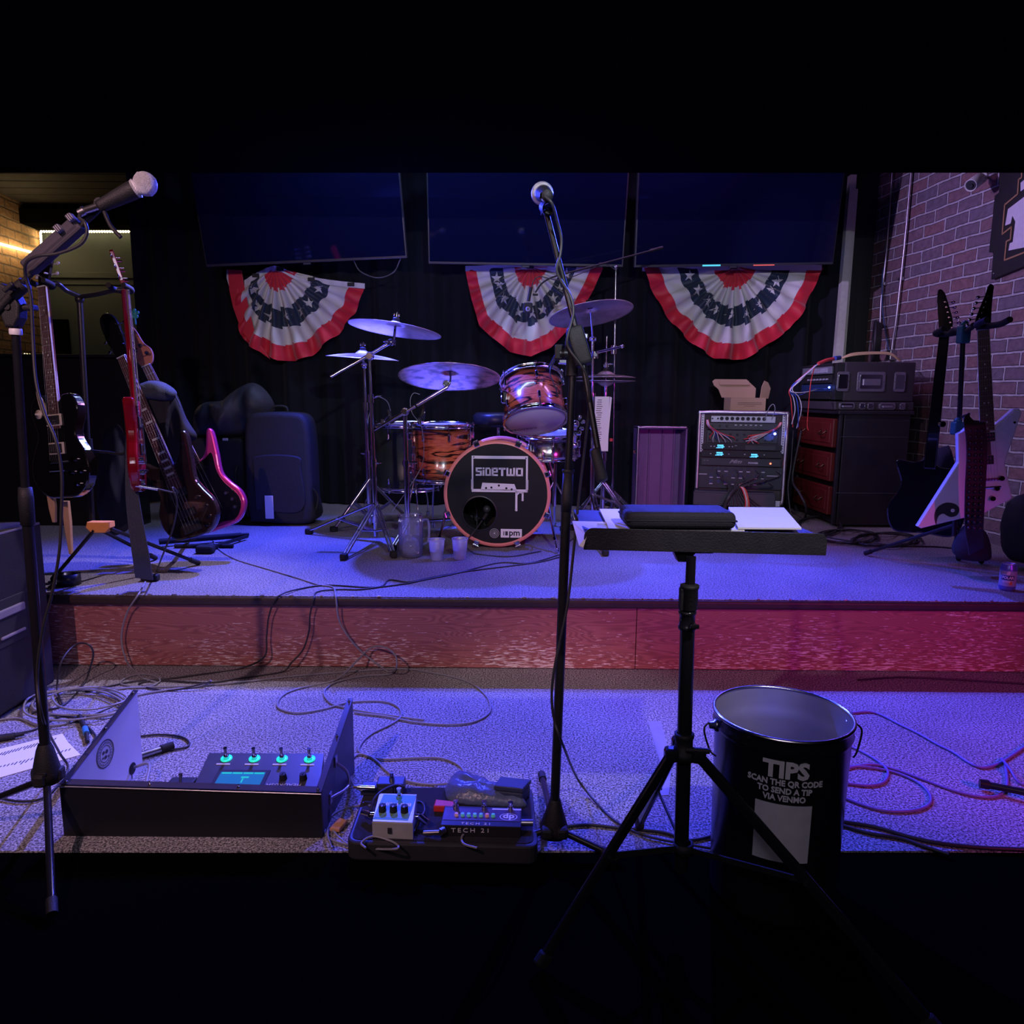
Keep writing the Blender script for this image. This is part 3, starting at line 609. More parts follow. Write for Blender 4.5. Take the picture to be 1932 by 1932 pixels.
for dx, dz in ((.02, .03), (-.02, .035), (.03, -.02), (0, -.05), (.035, .01)): b.cyl(pm+V3((dx, -.02, dz)), pm+V3((dx, -.045, dz)), .008, n=8); b.ball(pm+V3((dx*1.3, -.01, dz*1.3)), .011, n=10)
b.cyl(pm, pm+V3((0, .02, -.12)), .012); b.ball(pm+V3((0, .02, -.12)), .022); b.box(tuple(pm+V3((0, 0, -.05))), (.07, .03, .03), bev=.01)
part('mounting_clamp', b, CHROME, r3)
# snare on its basket under the rack tom
Ts = frame_px(1035, 838, 4.45, (0, -.1, 1)); rs_ = drum('snare_drum', Ts, .17, .13, M('steel_snare_shell', (.3, .3, .32), .2, 1), 'chrome snare drum half hidden under the rack tom', 8, off=.1)
b = MB(); pb = P(1045, 1000, 4.45); pb.z = ST+.30; b.cyl(pb, Ts.translation+V3((0, 0, -.09)), .011); b.cyl(pb+V3((0, 0, .12)), pb+V3((0, 0, -.14)), .013)
for a in (-.6, 1.5, 3.6): b.cyl(pb+V3((0, 0, .02)), (pb.x+.2*cos(a), pb.y+.2*sin(a), ST+.008), .006); b.cyl((pb.x+.2*cos(a), pb.y+.2*sin(a), ST+.02), (pb.x+.215*cos(a), pb.y+.215*sin(a), ST), .012)
for a in (.3, 2.4, 4.5): b.tube([Ts.translation+V3((0, 0, -.1)), Ts.translation+V3((.12*cos(a), .12*sin(a), -.095)), Ts.translation+V3((.185*cos(a), .185*sin(a), -.07)), Ts.translation+V3((.19*cos(a), .19*sin(a), -.03))], .007)
part('stand', b, CHROME, rs_)
# ---- cymbals
def cymbal(c, n, R, mat, label, bell=.045, dome=.028, name='cymbal', cup=True):
    T = axframe(c, n); r = thing(name, c, label, 'cymbal')
    pr = []
    for i in range(25):
        t = i/24; rr = bell*.0+R*t
        z = dome*(1-t*t)*(.9)+(.024*(1-(rr/bell)**2) if rr < bell else 0); pr.append((max(rr, .004), z))
    lo = [(a, z-.0018) for a, z in pr[::-1]]
    b = MB(); b.lathe(pr+lo+[pr[0]], n=72, T=T); part('plate', b, mat, r, M0=T)
    if cup:
        z = pr[0][1]; b = MB(); b.lathe([(0, z+.016), (.017, z+.014), (.019, z), (0, z)], n=16, T=T); b.lathe([(0, z-.002), (.019, z-.002), (.017, z-.014), (0, z-.016)], n=16, T=T); part('felt_washer', b, MATTE, r)
        b = MB(); b.cyl(T @ V3((0, 0, z-.03)), T @ V3((0, 0, z+.045)), .004, n=8); b.cyl(T @ V3((0, 0, z+.016)), T @ V3((0, 0, z+.034)), .011, n=8); b.box((0, 0, z+.03), (.036, .008, .014), T, bev=.003); part('wing_nut', b, CHROME, r)
    return r, T
def tilted(px, py, Y, toward, side): return P(px, py, Y), V3((side, -toward, 1)).normalized()
cA, nA = tilted(745, 622, 4.10, -.09, .13); kA = cymbal(cA, nA, .251, CY1, 'crash cymbal highest at the left, tipping down to its right')
cB, nB = tilted(848, 712, 4.00, -.26, .0); kB = cymbal(cB, nB, .270, CY2, 'large patched dark ride cymbal above the striped floor tom')
cC, nC = tilted(1115, 593, 4.45, -.20, -.15); kC = cymbal(cC, nC, .248, CY1, 'crash cymbal at the right, crossing behind the microphone boom')
cD, nD = tilted(1143, 712, 4.62, .0, .0)
CYS = M('splash_bronze', (.5, .42, .36), .3, 1)
cE, nE = tilted(684, 676, 4.52, .03, .06); kE = cymbal(cE, nE, .215, CY1, 'thin cymbal seen edge-on behind the leftmost stand', dome=.03)
kD = cymbal(cD+V3((0, 0, .0)), V3((0, 0, 1)), .180, CY1, 'upper hi-hat cymbal seen edge-on at the right', bell=.055, dome=.02); kD2 = cymbal(cD-V3((0, 0, .022)), V3((0, 0, -1)), .180, CY1, 'lower hi-hat cymbal turned upside down at the right', bell=.05, dome=.012, cup=False)
# ---- stands
def boss(b, p, r=.016, L_=.03): b.cyl(p-V3((0, 0, L_/2)), p+V3((0, 0, L_/2)), r, n=12)
def wing(b, p, d=(1, 0, 0), s=1.):
    d = V3(d).normalized(); b.cyl(p, p+d*.03*s, .005, n=8); T = axframe(p+d*.035*s, d); b.box((0, 0, 0), (.036*s, .006, .014*s), T, bev=.003)
def tripod(b_of, root, hub, feet, foot_r=.012, zf=ST, bar_r=.0065, low=None, mat=None, double=True):
    """each leg one part: strut, rubber foot as sub-part"""
    for f in feet:
        f = V3((f[0], f[1], zf)); b = MB(); d = (f-hub); perp = d.cross(Z3).normalized()*(.010 if double else 0)
        e = f+V3((0, 0, .022))-d.normalized()*.0
        for s_ in ((1, -1) if double else (0,)): b.cyl(hub+perp*s_, e+perp*s_*.8, bar_r, n=8)
        if low is not None:
            k = hub+(e-hub)*.55; 
            for s_ in ((1, -1) if double else (0,)): b.cyl(low+perp*s_, k+perp*s_, bar_r*.8, n=8)
            b.cyl(k-perp*1.6-V3((0, 0, .001)), k+perp*1.6+V3((0, 0, .001)), .006, n=8)
        lg = part('leg', b, mat or CHROME, root)
        b = MB(); h = V3((d.x, d.y, 0)).normalized(); b.box((0, 0, .017), (.046, .034, .034), frame(f+h*.006, h, Z3.cross(h), Z3), bev=.008)
        part('rubber_foot', b, RUBBER, lg)
def px_feet(lst, zf=ST): return [tuple(PZ(x, y, zf))[:2] for x, y in lst]
# stand A (front left, with boom)
fA = px_feet([(650, 1056), (742, 1052), (585, 1008)]); top = P(697, 676, 4.12); bot = P(710, 1010, 4.12); bot.z = ST+.03
r = thing('cymbal_boom_stand', V3((bot.x, bot.y, ST)), 'chrome boom stand carrying the highest left crash cymbal', 'cymbal stand')
b = MB(); mid = bot+(top-bot)*.42; up = bot+(top-bot)*.78; b.cyl(bot, mid, .0145); b.cyl(mid, up, .0115); b.cyl(up, top, .009)
for q in (mid, up): boss(b, q, .019, .045); 
boss(b, bot+(top-bot)*.10, .02, .04); part('pole', b, CHROME, r)
b = MB(); wing(b, mid, (1, -.3, 0)); part('wing_bolt', b, CHROME, r); b = MB(); wing(b, up, (1, -.3, .3), 1.3); part('wing_bolt', b, CHROME, r)
e0, e1 = P(624, 711, 4.08), P(738, 646, 4.12); b = MB(); jn = P(698, 672, 4.10); b.cyl(e0, e1, .0085); b.cyl(e0, e0+(e1-e0)*.03, .0095); b.ball(jn, .024, n=12); b.cyl(jn+V3((0, -.03, 0)), jn+V3((0, .03, 0)), .017); part('boom_arm', b, CHROME, r)
b = MB(); b.ball(e1, .02, n=12); b.cyl(e1+V3((-.02, -.01, 0)), e1+V3((.02, .01, 0)), .014); tA = cA-nA*-.0; b.tube([e1, P(743, 640, 4.12), P(745, 624, 4.10), cA+nA*.02], .007, 10); wing(b, e1, (-1, -.3, .1), 1.); part('tilter', b, CHROMED, r)
tripod(None, r, bot+V3((0, 0, .19)), fA, low=bot+V3((0, 0, .03)))
# stand E (behind it)
top = P(687, 690, 4.5); bot = P(698, 990, 4.5); bot.z = ST+.03; fE = px_feet([(632, 1003), (585+60, 985), (770, 985)])
r = thing('cymbal_stand', V3((bot.x, bot.y, ST)), 'straight chrome stand behind the boom stand, under the edge-on cymbal', 'cymbal stand')
b = MB(); mid = bot+(top-bot)*.45; up = bot+(top-bot)*.75; b.cyl(bot, mid, .0145); b.cyl(mid, up, .0115); b.cyl(up, top, .009); boss(b, mid, .019, .045); boss(b, up, .018, .045); b.cyl(top, cE-V3((0, 0, .005)), .007); b.ball(top, .02); part('pole', b, CHROME, r)
b = MB(); wing(b, mid, (-1, -.3, .2)); part('wing_bolt', b, CHROME, r)
tripod(None, r, bot+V3((0, 0, .28)), fE, low=bot+V3((0, 0, .05)))
# stand B (ride)
top = P(764, 782, 4.02); bot = P(770, 1005, 4.02); bot.z = ST+.03; fB = px_feet([(742, 1040), (868, 985), (700, 990)])
r = thing('cymbal_boom_stand', V3((bot.x, bot.y, ST)), 'chrome boom stand in front of the floor toms, carrying the patched ride cymbal', 'cymbal stand')
b = MB(); mid = bot+(top-bot)*.62; b.cyl(bot, mid, .0155); b.cyl(mid, top, .012); boss(b, mid, .021, .03); boss(b, bot+(top-bot)*.12, .024, .03); part('pole', b, CHROME, r)
b = MB(); b.box((0, 0, 0), (.05, .014, .012), frame(mid+V3((.04, -.01, .005)), X3, Y3, Z3), bev=.004); part('drum_key_clamp', b, CHROME, r)
e0, e1 = P(706, 812, 3.98), P(845, 730, 3.98); b = MB(); b.cyl(e0, e0+(e1-e0)*.2, .006); b.cyl(e0+(e1-e0)*.12, e0+(e1-e0)*.56, .009); b.cyl(e0+(e1-e0)*.58, e1, .0095); j = P(764, 777, 3.98); b.ring(j, (0, 1, 0), .017, .005); b.cyl(j+V3((0, -.02, 0)), j+V3((0, .05, 0)), .013); part('boom_arm', b, CHROME, r)
b = MB(); b.ring(P(842, 724, 3.98), (0, 1, 0), .014, .005); b.cyl(P(842, 724, 3.97), P(842, 724, 4.0), .010); b.tube([e1, P(849, 722, 3.98), P(850, 710, 3.99), P(848, 694, 4.0)], .005); part('tilter', b, CHROMED, r)
tripod(None, r, bot+V3((0, 0, .10)), fB, low=None)
# stand C (right crash)
top = P(1118, 640, 4.5); bot = P(1117, 990, 4.5); bot.z = ST+.03; fC = px_feet([(1142, 1048), (1080, 1000), (1235, 985)])
r = thing('cymbal_stand', V3((bot.x, bot.y, ST)), 'chrome stand carrying the right crash cymbal beside the hi-hat', 'cymbal stand')
b = MB(); mid = bot+(top-bot)*.40; up = bot+(top-bot)*.70; b.cyl(bot, mid, .0145); b.cyl(mid, up, .0125); b.cyl(up, top, .0085)
for q in (mid, up, bot+(top-bot)*.55): boss(b, q, .019, .045)
b.cyl(top, cC+nC*.01, .006); b.ball(top, .018); b.cyl(top+V3((-.02, 0, .0)), top+V3((.02, 0, 0)), .012); part('pole', b, CHROME, r)
b = MB(); q = P(1122, 670, 4.5); q2 = P(1158, 660, 4.56); b.cyl(q+V3((-.05, 0, 0)), q2+V3((.05, 0, .02)), .008); boss(b, q, .022, .04); boss(b, q2, .018, .05); b.ball(q2+V3((.05, 0, .02)), .012); b.cyl(q+V3((0, -.04, .0)), q+V3((0, .02, 0)), .01); part('cross_clamp', b, CHROME, r)
b = MB(); wing(b, mid, (1, -.4, 0), 1.2); part('wing_bolt', b, CHROME, r); b = MB(); wing(b, up, (-1, -.4, 0), 1.2); part('wing_bolt', b, CHROME, r)
tripod(None, r, bot+V3((0, 0, .20)), fC, low=bot+V3((0, 0, .04)))
# hi-hat stand
bot = V3((cD.x, cD.y, ST+.03)); r = thing('hi_hat_stand', V3((bot.x, bot.y, ST)), 'chrome hi-hat stand at the right edge of the kit', 'cymbal stand')
b = MB(); b.cyl(bot, bot+V3((0, 0, .42)), .0155); b.cyl(bot+V3((0, 0, .42)), cD-V3((0, 0, .05)), .0115); boss(b, bot+V3((0, 0, .42)), .02, .05); b.lathe([(.0, -.03), (.02, -.03), (.026, -.018), (0, -.016)], cD-V3((0, 0, .02)), n=20); part('pole', b, CHROME, r)
b = MB(); b.cyl(cD-V3((0, 0, .06)), P(1145, 634, 4.62), .0035); boss(b, cD+V3((0, 0, .075)), .012, .03); wing(b, cD+V3((0, 0, .08)), (1, 0, 0)); part('pull_rod', b, CHROME, r)
b = MB(); b.box((bot.x-.02, bot.y+.14, ST+.02), (.09, .24, .012), bev=.004); b.box((bot.x-.02, bot.y+.0, ST+.008), (.07, .1, .014), bev=.004); part('pedal', b, STEEL, r)
tripod(None, r, bot+V3((0, 0, .26)), px_feet([(1205, 1010), (1065, 1002), (1190, 965)]), low=bot+V3((0, 0, .03)))
# bass drum pedal
b = MB(); q = BT @ V3((0, 0, -.48)); b.box((q.x, q.y+.13, ST+.022), (.10, .24, .012), bev=.004); b.box((q.x, q.y+.10, ST+.006), (.14, .34, .010), bev=.004)
for s_ in (-1, 1): b.cyl((q.x+.05*s_, q.y+.02, ST+.01), (q.x+.05*s_, q.y+.02, ST+.2), .008)
b.cyl((q.x-.06, q.y+.02, ST+.2), (q.x+.06, q.y+.02, ST+.2), .008); b.cyl((q.x, q.y+.02, ST+.2), (q.x, q.y+.05, ST+.36), .004); b.ball((q.x, q.y+.04, ST+.37), .025)
tag(b.build('kick_pedal', STEEL, base=(q.x, q.y, ST)), 'steel kick pedal behind the bass drum', 'pedal')
# drum throne
q = P(940, 790, 4.85); b = MB(); b.lathe([(0, .06), (.14, .06), (.165, .04), (.165, -.01), (.15, -.03), (0, -.03)], (q.x, q.y, q.z-.02), n=32)
r = thing('drum_throne', (q.x, q.y, ST), 'round black drum stool behind the bass drum', 'stool'); part('seat', b, M('black_vinyl', (.02, .02, .03), .35), r)
b = MB(); b.cyl((q.x, q.y, ST+.12), (q.x, q.y, q.z-.05), .014); part('post', b, CHROME, r)
for a in (-1.57, .5, 2.6): b = MB(); b.cyl((q.x, q.y, ST+.26), (q.x+.24*cos(a), q.y+.24*sin(a), ST+.012), .009); b.ball((q.x+.24*cos(a), q.y+.24*sin(a), ST+.013), .013); part('leg', b, CHROME, r)
# paper setlist leaning on the right stands
q0 = P(1135, 800, 4.40); b = MB(); T = frame(q0, V3((1, .05, 0)).normalized(), V3((-.05, 1, 0)).normalized(), Z3); b.box((0, 0, 0), (.085, .002, .32), T)
for i in range(22): b.box((-.018+random.uniform(-.004, .004), -.0016, .14-i*.0125), (random.uniform(.02, .036), .0006, .0035), T, 1)
b.prism([(.045, .16), (.056, .155), (.040, -.10), (.035, -.16)], .002, frame(q0, X3, Z3, -Y3)); tag(b.build('song_list', [PAPER, INK]), 'tall white song list clipped between the hi-hat and crash stands', 'paper')
# ================================================================== FOREGROUND STANDS
GRILLE = M('chrome_mic_grille', (.85, .85, .88), .38, .55, .35, 420, 1.0, 700)
def mic(b_root, c, d, R=.0255, name='microphone', label='', L_=.15, clip=True, tail=0.):
    """hand-held vocal microphone, ball at c, body running along -d"""
    d = V3(d).normalized(); T = axframe(c, d); r = thing(name, c, label, 'microphone')
    b = MB(); b.lathe([(0, R)]+[(R*cos(a), R*sin(a)*(.95)) for a in [radians(80-i*12) for i in range(12)]]+[(R*.80, -R*.80), (R*.72, -R*1.05)], n=28, T=T)
    b.lathe([(R*1.01, R*.05), (R*1.05, 0), (R*1.01, -R*.15)], n=28, T=T); part('grille', b, GRILLE, r)
    b = MB(); b.lathe([(R*.74, -R), (R*.76, -R*1.3), (R*.66, -R*2.6), (R*.52, -L_), (R*.50, -L_-.006), (0, -L_-.006)], n=24, T=T); part('body', b, MATTE, r)
    return r, T
# ---- centre stand
r = thing('microphone_stand', PZ(1045, 1573, .0), 'tall black boom microphone stand in the middle foreground', 'microphone stand')
pb, pt_ = P(1045, 1560, 1.735), P(1083, 645, 1.775)
def on(px, py, Y): return P(px, py, Y)
b = MB(); j1 = P(1068, 965, 1.755); j0 = P(1072, 892, 1.758); b.cyl(pb, j1, .0118); b.cyl(j0, pt_, .0085)
part('pole', b, BLACK, r)
b = MB(); b.lathe([(0, 0), (.0125, 0), (.0135, .03), (.0125, (j0-j1).length), (0, (j0-j1).length)], j1, j0-j1, 20); b.lathe([(.013, 0), (.0145, .002), (.0145, .006), (.013, .008)], j0, j0-j1, 20); part('height_clutch', b, MATTE, r)
b = MB(); h = pb+V3((0, 0, -.01)); b.lathe([(0, -.012), (.034, -.010), (.036, .012), (.020, .062), (.0145, .082), (.0130, .085)], h, pt_-pb, 24)
for a in (-2.2, -.9, 1.6): b.box((h.x+.03*cos(a), h.y+.03*sin(a), h.z+.01), (.03, .03, .03), bev=.008)
part('hub', b, MATTE, r)
ends = [V3(PZ(890, 1612, .012)), V3(PZ(1160, 1615, .012)), V3(PZ(1022, 1462, .012))]
for e in ends:
    b = MB(); e = h+(e-h)*1.0; b.cyl(h+V3((0, 0, .008)), e, .0085, n=12); lg = part('leg', b, BLACK, r)
    b = MB(); d = (e-h).normalized(); b.cyl(e-d*.035, e+d*.006, .0118, n=14); b.ball(e+d*.004, .0115, n=12); part('rubber_foot', b, MATTE, lg)
bt, bm_, bb = P(1030, 398, 1.84), P(1094, 650, 1.75), P(1137, 900, 1.69)
b = MB(); b.cyl(bt, bm_, .0068); b.cyl(bm_, bb, .0072); part('boom_arm', b, BLACK, r)
b = MB(); s0, s1 = P(1082, 618, 1.76), P(1103, 690, 1.745); d = (s1-s0); T = axframe((s0+s1)/2, d); b.box((0, 0, 0), (.040, .040, d.length), T, bev=.008, seg=3); part('boom_sleeve', b, MATTE, r)
b = MB(); g0 = P(1122, 846, 1.70); g1 = P(1137, 908, 1.685); b.lathe([(0, 0), (.0105, 0), (.0125, .006), (.0135, (g1-g0).length-.006), (.0115, (g1-g0).length), (0, (g1-g0).length)], g0, g1-g0, 20); part('counterweight_grip', b, MATTE, r)
b = MB(); q = P(1080, 668, 1.775); b.cyl(q+V3((-.03, 0, 0)), q+V3((.028, 0, 0)), .014); b.lathe([(.016, -.05), (.014, -.01), (.018, .0), (.018, .03)], q, Z3, 18); b.box((q.x-.032, q.y-.005, q.z+.004), (.020, .012, .036), bev=.004); part('swivel_joint', b, BLACK, r)
r2, T = mic(r, P(1023, 365, 1.87), V3((-.06, .96, .28)), label='microphone with round silver grille on the middle boom stand', L_=.12)
b = MB(); b.lathe([(0, -.004), (.0105, 0), (.0115, .012), (.0100, .014), (0, .016)], P(1028, 371, 1.755), V3((-.06, .96, .28)), 20); part('plug', b, CHROME, r2)
b = MB(); q = P(1033, 392, 1.80); T = axframe(q, V3((-.05, .96, .28))); b.lathe([(.012, -.03), (.0155, .03), (.0175, .03), (.0145, -.03)], T=T, n=20); b.cyl(q+V3((0, 0, -.012)), bt, .0085); b.cyl(bt+V3((-.012, 0, 0)), bt+V3((.014, 0, 0)), .009); part('microphone_clip', b, MATTE, r)
b = MB(); b.tube([P(1029, 371, 1.745), P(1042, 385, 1.74), P(1052, 420, 1.78), P(1059, 450, 1.79), P(1057, 480, 1.79), P(1050, 508, 1.78), P(1060, 532, 1.765), P(1075, 556, 1.75), P(1082, 590, 1.745), P(1070, 640, 1.735), P(1075, 660, 1.72), P(1094, 686, 1.71), P(1108, 712, 1.71), P(1112, 760, 1.72), P(1104, 840, 1.74), P(1092, 940, 1.745), P(1080, 1060, 1.74), P(1069, 1150, 1.72), P(1048, 1250, 1.70), P(1041, 1310, 1.70), P(1046, 1360, 1.70), P(1062, 1405, 1.71), PZ(1090, 1470, .05), PZ(1130, 1520, .006), PZ(1170, 1555, .006), PZ(1230, 1580, .006), PZ(1350, 1602, .006)], .0034, 8)
b.V = b.V; tag(b.build('microphone_lead', CORD), 'black lead winding down the middle microphone stand to the carpet', 'cable')
# ---- left stand
PL = 1.75; r = thing('microphone_stand', PZ(88, 1500, 0), 'black boom microphone stand at the left edge, boom rising to the right', 'microphone stand')
base = PZ(92, 1480, .14); xb_, yb_ = -1.170, PL
def pl(py, px): return P(px, py, PL)
a0_, a1_, a2_ = pl(1430, 87), pl(930, 48), pl(600, 28)
b = MB(); b.cyl(a0_, a1_, .0125); b.cyl(a1_, a2_, .0092); part('pole', b, M('glossy_black_tube', (.012, .012, .016), .18), r)
b = MB(); b.lathe([(0, -.05), (.0155, -.045), (.0165, .02), (.0145, .045), (0, .046)], pl(955, 50), a1_-a0_, 20); part('height_clutch', b, MATTE, r)
b = MB(); b.lathe([(.0125, 0), (.0135, .003), (.0135, .012), (.0125, .014)], pl(632, 30), a2_-a1_, 20); part('collar_ring', b, WHITE, r)
b = MB(); b.lathe([(0, -.03), (.030, -.028), (.033, 0), (.020, .06), (.0145, .075)], pl(1455, 88), (a1_-a0_), 20)
for a in (-1.57, .4, 2.9): b.box(tuple(pl(1462, 88)+V3((.024*cos(a), .024*sin(a), 0))), (.03, .03, .035), bev=.008)
b.box(tuple(pl(1450, 92)+V3((0, -.030, 0))), (.022, .004, .008), bev=.001); part('hub', b, MATTE, r)
hb = pl(1468, 88)
for e in (V3((-1.52, 1.80, .012)), V3(PZ(98, 1720, .012)), V3((-1.30, 2.02, .012))):
    b = MB(); b.cyl(hb, e, .0088, n=12); lg = part('leg', b, M('glossy_black_tube'), r); d = (e-hb).normalized()
    b = MB(); b.cyl(e-d*.03, e+d*.006, .0122, n=14); part('rubber_foot', b, MATTE, lg)
b = MB(); q = pl(580, 24); T = frame(q, X3, Z3, -Y3); b.prism([(-.040, .035), (-.012, .052), (.012, .038), (.026, .005), (.022, -.024), (.008, -.045), (-.012, -.045), (-.020, -.02), (-.034, -.004)], .036, T, 0, .006, 3); b.cyl(q+V3((0, -.022, 0)), q+V3((0, .022, 0)), .008, n=16)
b.cyl(q+V3((.02, 0, 0)), q+V3((.045, 0, .0)), .008); b.box(tuple(q+V3((.047, 0, 0))), (.006, .03, .012), bev=.002)
b.box((-.020, .026, .0185), (.028, .008, .001), T @ Matrix.Rotation(radians(40), 4, 'Z'), 1); part('swivel_joint', b, [MATTE, LETTER], r)
u0, u1 = P(-40, 625, PL-.02), P(205, 377, 1.70); b = MB(); b.cyl(u0, P(45, 530, PL-.02), .0095); b.cyl(P(45, 530, PL-.02), u1, .0062); part('boom_arm', b, MATTE, r)
b = MB(); s0, s1 = P(52, 508, 1.72), P(152, 420, 1.71); d = s1-s0; T = axframe((s0+s1)/2, d, (0, 1, 0)); b.box((0, 0, 0), (.034, .030, d.length), T, bev=.006); b.box((0, 0, 0), (.020, .034, d.length*.96), T, bev=.006); part('boom_sleeve', b, M('dark_grey_foam', (.05, .045, .06), .7), r)
b = MB(); q = P(36, 545, 1.73); T = axframe(q, d, (0, 1, 0)); b.cyl(T @ V3((0, 0, -.02)), T @ V3((0, 0, .02)), .0155); b.cyl(T @ V3((0, 0, 0)), T @ V3((.0, -.03, 0)), .006); b.box((0, -.034, 0), (.010, .008, .03), T, bev=.003); part('boom_clutch', b, MATTE, r)
for px, py in ((111, 432), (134, 411)):
    b = MB(); q = P(px, py, 1.69); T = axframe(q, d, (0, 1, 0)); b.box((0, 0, 0), (.016, .018, .014), T, bev=.003)
    for k in (-1, 0, 1): b.box((0, -.0095, k*.0045), (.013, .002, .0018), T, 1)
    part('cable_holder', b, [M('pale_grey_plastic', (.35, .33, .40), .4), MATTE], r)
b = MB(); q = P(192, 385, 1.69); b.cyl(q, P(212, 372, 1.69), .010); b.cyl(q+V3((0, -.012, 0)), q+V3((0, .012, 0)), .011); b.tube([P(195, 395, 1.68), P(208, 425, 1.68), P(228, 448, 1.68)], .0045, 8, sp=4); b.box(tuple(P(168, 396, 1.70)), (.03, .015, .010), frame(V3((0, 0, 0)), X3, Y3, Z3)); part('microphone_clip', b, MATTE, r)
r2, T = mic(r, P(274, 347, 1.69), P(274, 347, 1.69)-P(195, 386, 1.68), label='black microphone with silver grille on the left boom stand, pointing up right', L_=.105)
b = MB(); b.cyl(P(199, 384, 1.68), P(160, 397, 1.69), .0078); b.cyl(P(160, 397, 1.69), P(150, 402, 1.69), .0092); part('plug', b, STEEL, r2)
b = MB(); b.tube([P(152, 401, 1.69), P(150, 412, 1.68), P(160, 420, 1.67), P(164, 440, 1.67), P(150, 462, 1.67), P(110, 478, 1.67), P(72, 483, 1.67), P(50, 495, 1.68), P(48, 520, 1.70), P(58, 560, 1.71), P(62, 640, 1.71), P(68, 720, 1.70), P(84, 780, 1.69), P(105, 830, 1.68), P(116, 890, 1.68), P(116, 960, 1.68), P(112, 1040, 1.69), P(98, 1120, 1.70), P(80, 1190, 1.71), P(70, 1280, 1.72), P(82, 1360, 1.72), PZ(112, 1420, .08), PZ(128, 1452, .006), PZ(90, 1500, .006), PZ(40, 1512, .006), PZ(-30, 1500, .006)], .0036, 8)
tag(b.build('microphone_lead', CORD), 'black lead running down the left microphone stand', 'cable')
b = MB(); a_, c_ = PZ(250, 1430, .013), PZ(322, 1408, .013); b.cyl(a_, c_, .0105, n=14); d_ = (c_-a_).normalized(); b.cyl(c_-d_*.03, c_+d_*.008, .0135, n=14, mi=1)
tag(b.build('stand_leg_end', [STEEL, RUBBER]), 'silver tube with a black rubber end on the carpet behind the white inner panel', 'stand')
# ---- music stand
r = thing('music_stand', PZ(1283, 1719, 0), 'black music stand with flat desk in the right foreground', 'music stand')
dl, dr = P(1101, 1037, 1.50), P(1558, 1048, 1.50); x = (dr-dl); W = x.length; x.normalize(); T = frame((dl+dr)/2, x, Z3.cross(x), x.cross(Z3.cross(x)))
DESK = M('black_powder_coat', (.022, .020, .026), .5, 0, .2, 30, .3, 300)
b = MB(); cr = .018; hgt = .046; o_ = [(-W/2, 0), (W/2, 0)]+[(W/2-cr+cr*cos(a), hgt-cr+cr*sin(a)) for a in [radians(i*15) for i in range(7)]]+[(-W/2+cr+cr*cos(a), hgt-cr+cr*sin(a)) for a in [radians(90+i*15) for i in range(7)]]
b.prism(o_, .003, T @ Matrix.Rotation(pi/2, 4, 'X'), 0, .001, sm=False); part('lip', b, DESK, r)
b = MB(); b.box((0, .155, .034), (W*.99, .31, .003), T @ Matrix.Rotation(radians(0), 4, 'X'), bev=.001); part('desk', b, DESK, r)
b = MB(); c_ = T @ V3((-.028, .05, .0)); b.box((c_.x+.005, c_.y, c_.z+.012), (.035, .05, .04), bev=.003); b.prism([(-.03, .03), (.03, .03), (.03, .012), (.008, -.012), (-.010, -.012)], .03, frame(V3((c_.x-.012, c_.y-.02, c_.z-.012)), X3, Z3, -Y3)); b.cyl((c_.x+.02, c_.y-.01, c_.z-.002), (c_.x+.055, c_.y-.01, c_.z-.002), .009); part('tilt_bracket', b, BLACK, r)
X_ = lambda px, py: P(px, py, 1.50)
p0, p1, p2, p3 = X_(1304, 1050), X_(1301, 1125), X_(1297, 1185), X_(1284, 1640)
b = MB(); b.cyl(p1, p0, .0102); b.cyl(p3, p2, .0158, .0155, n=20); part('pole', b, M('glossy_black_tube'), r)
b = MB(); b.lathe([(.016, 0), (.018, .003), (.0175, .045), (.0195, .047), (.0195, .053), (.016, .054), (.011, .056)], X_(1299.5, 1150), p0-p1, 24); b.cyl(X_(1283, 1125), X_(1290, 1125), .009); b.box(tuple(X_(1286, 1130)), (.010, .02, .05), bev=.004); part('upper_collar', b, MATTE, r)
b = MB(); b.lathe([(.0155, 0), (.0185, .002), (.0185, .008), (.0165, .010), (.0165, .034), (.0185, .036), (.0185, .040), (.0155, .042)], X_(1296, 1188), p2-p3, 24); b.cyl(X_(1303, 1173)+V3((0, -.02, 0)), X_(1303, 1173)+V3((0, -.034, 0)), .006); b.box(tuple(X_(1303, 1173)+V3((0, -.034, 0))), (.02, .006, .010), bev=.003); part('lower_collar', b, M('glossy_black_tube'), r)
hb = X_(1290, 1408); b = MB(); b.lathe([(.016, -.028), (.028, -.026), (.028, -.008), (.019, -.004), (.019, .02), (.021, .022), (.021, .030), (.016, .031)], hb, Z3, 24)
b.cyl(hb+V3((0, -.02, .002)), hb+V3((.048, -.03, .004)), .006); part('hub', b, MATTE, r)
feet = [hb+V3((-.31, -.17, 0)), hb+V3((.40, -.32, 0)), hb+V3((-.03, .32, 0))]; feet = [V3((f.x, f.y, .012)) for f in feet]
low = V3((p3.x, p3.y, 0)); low = X_(1289, 1600)
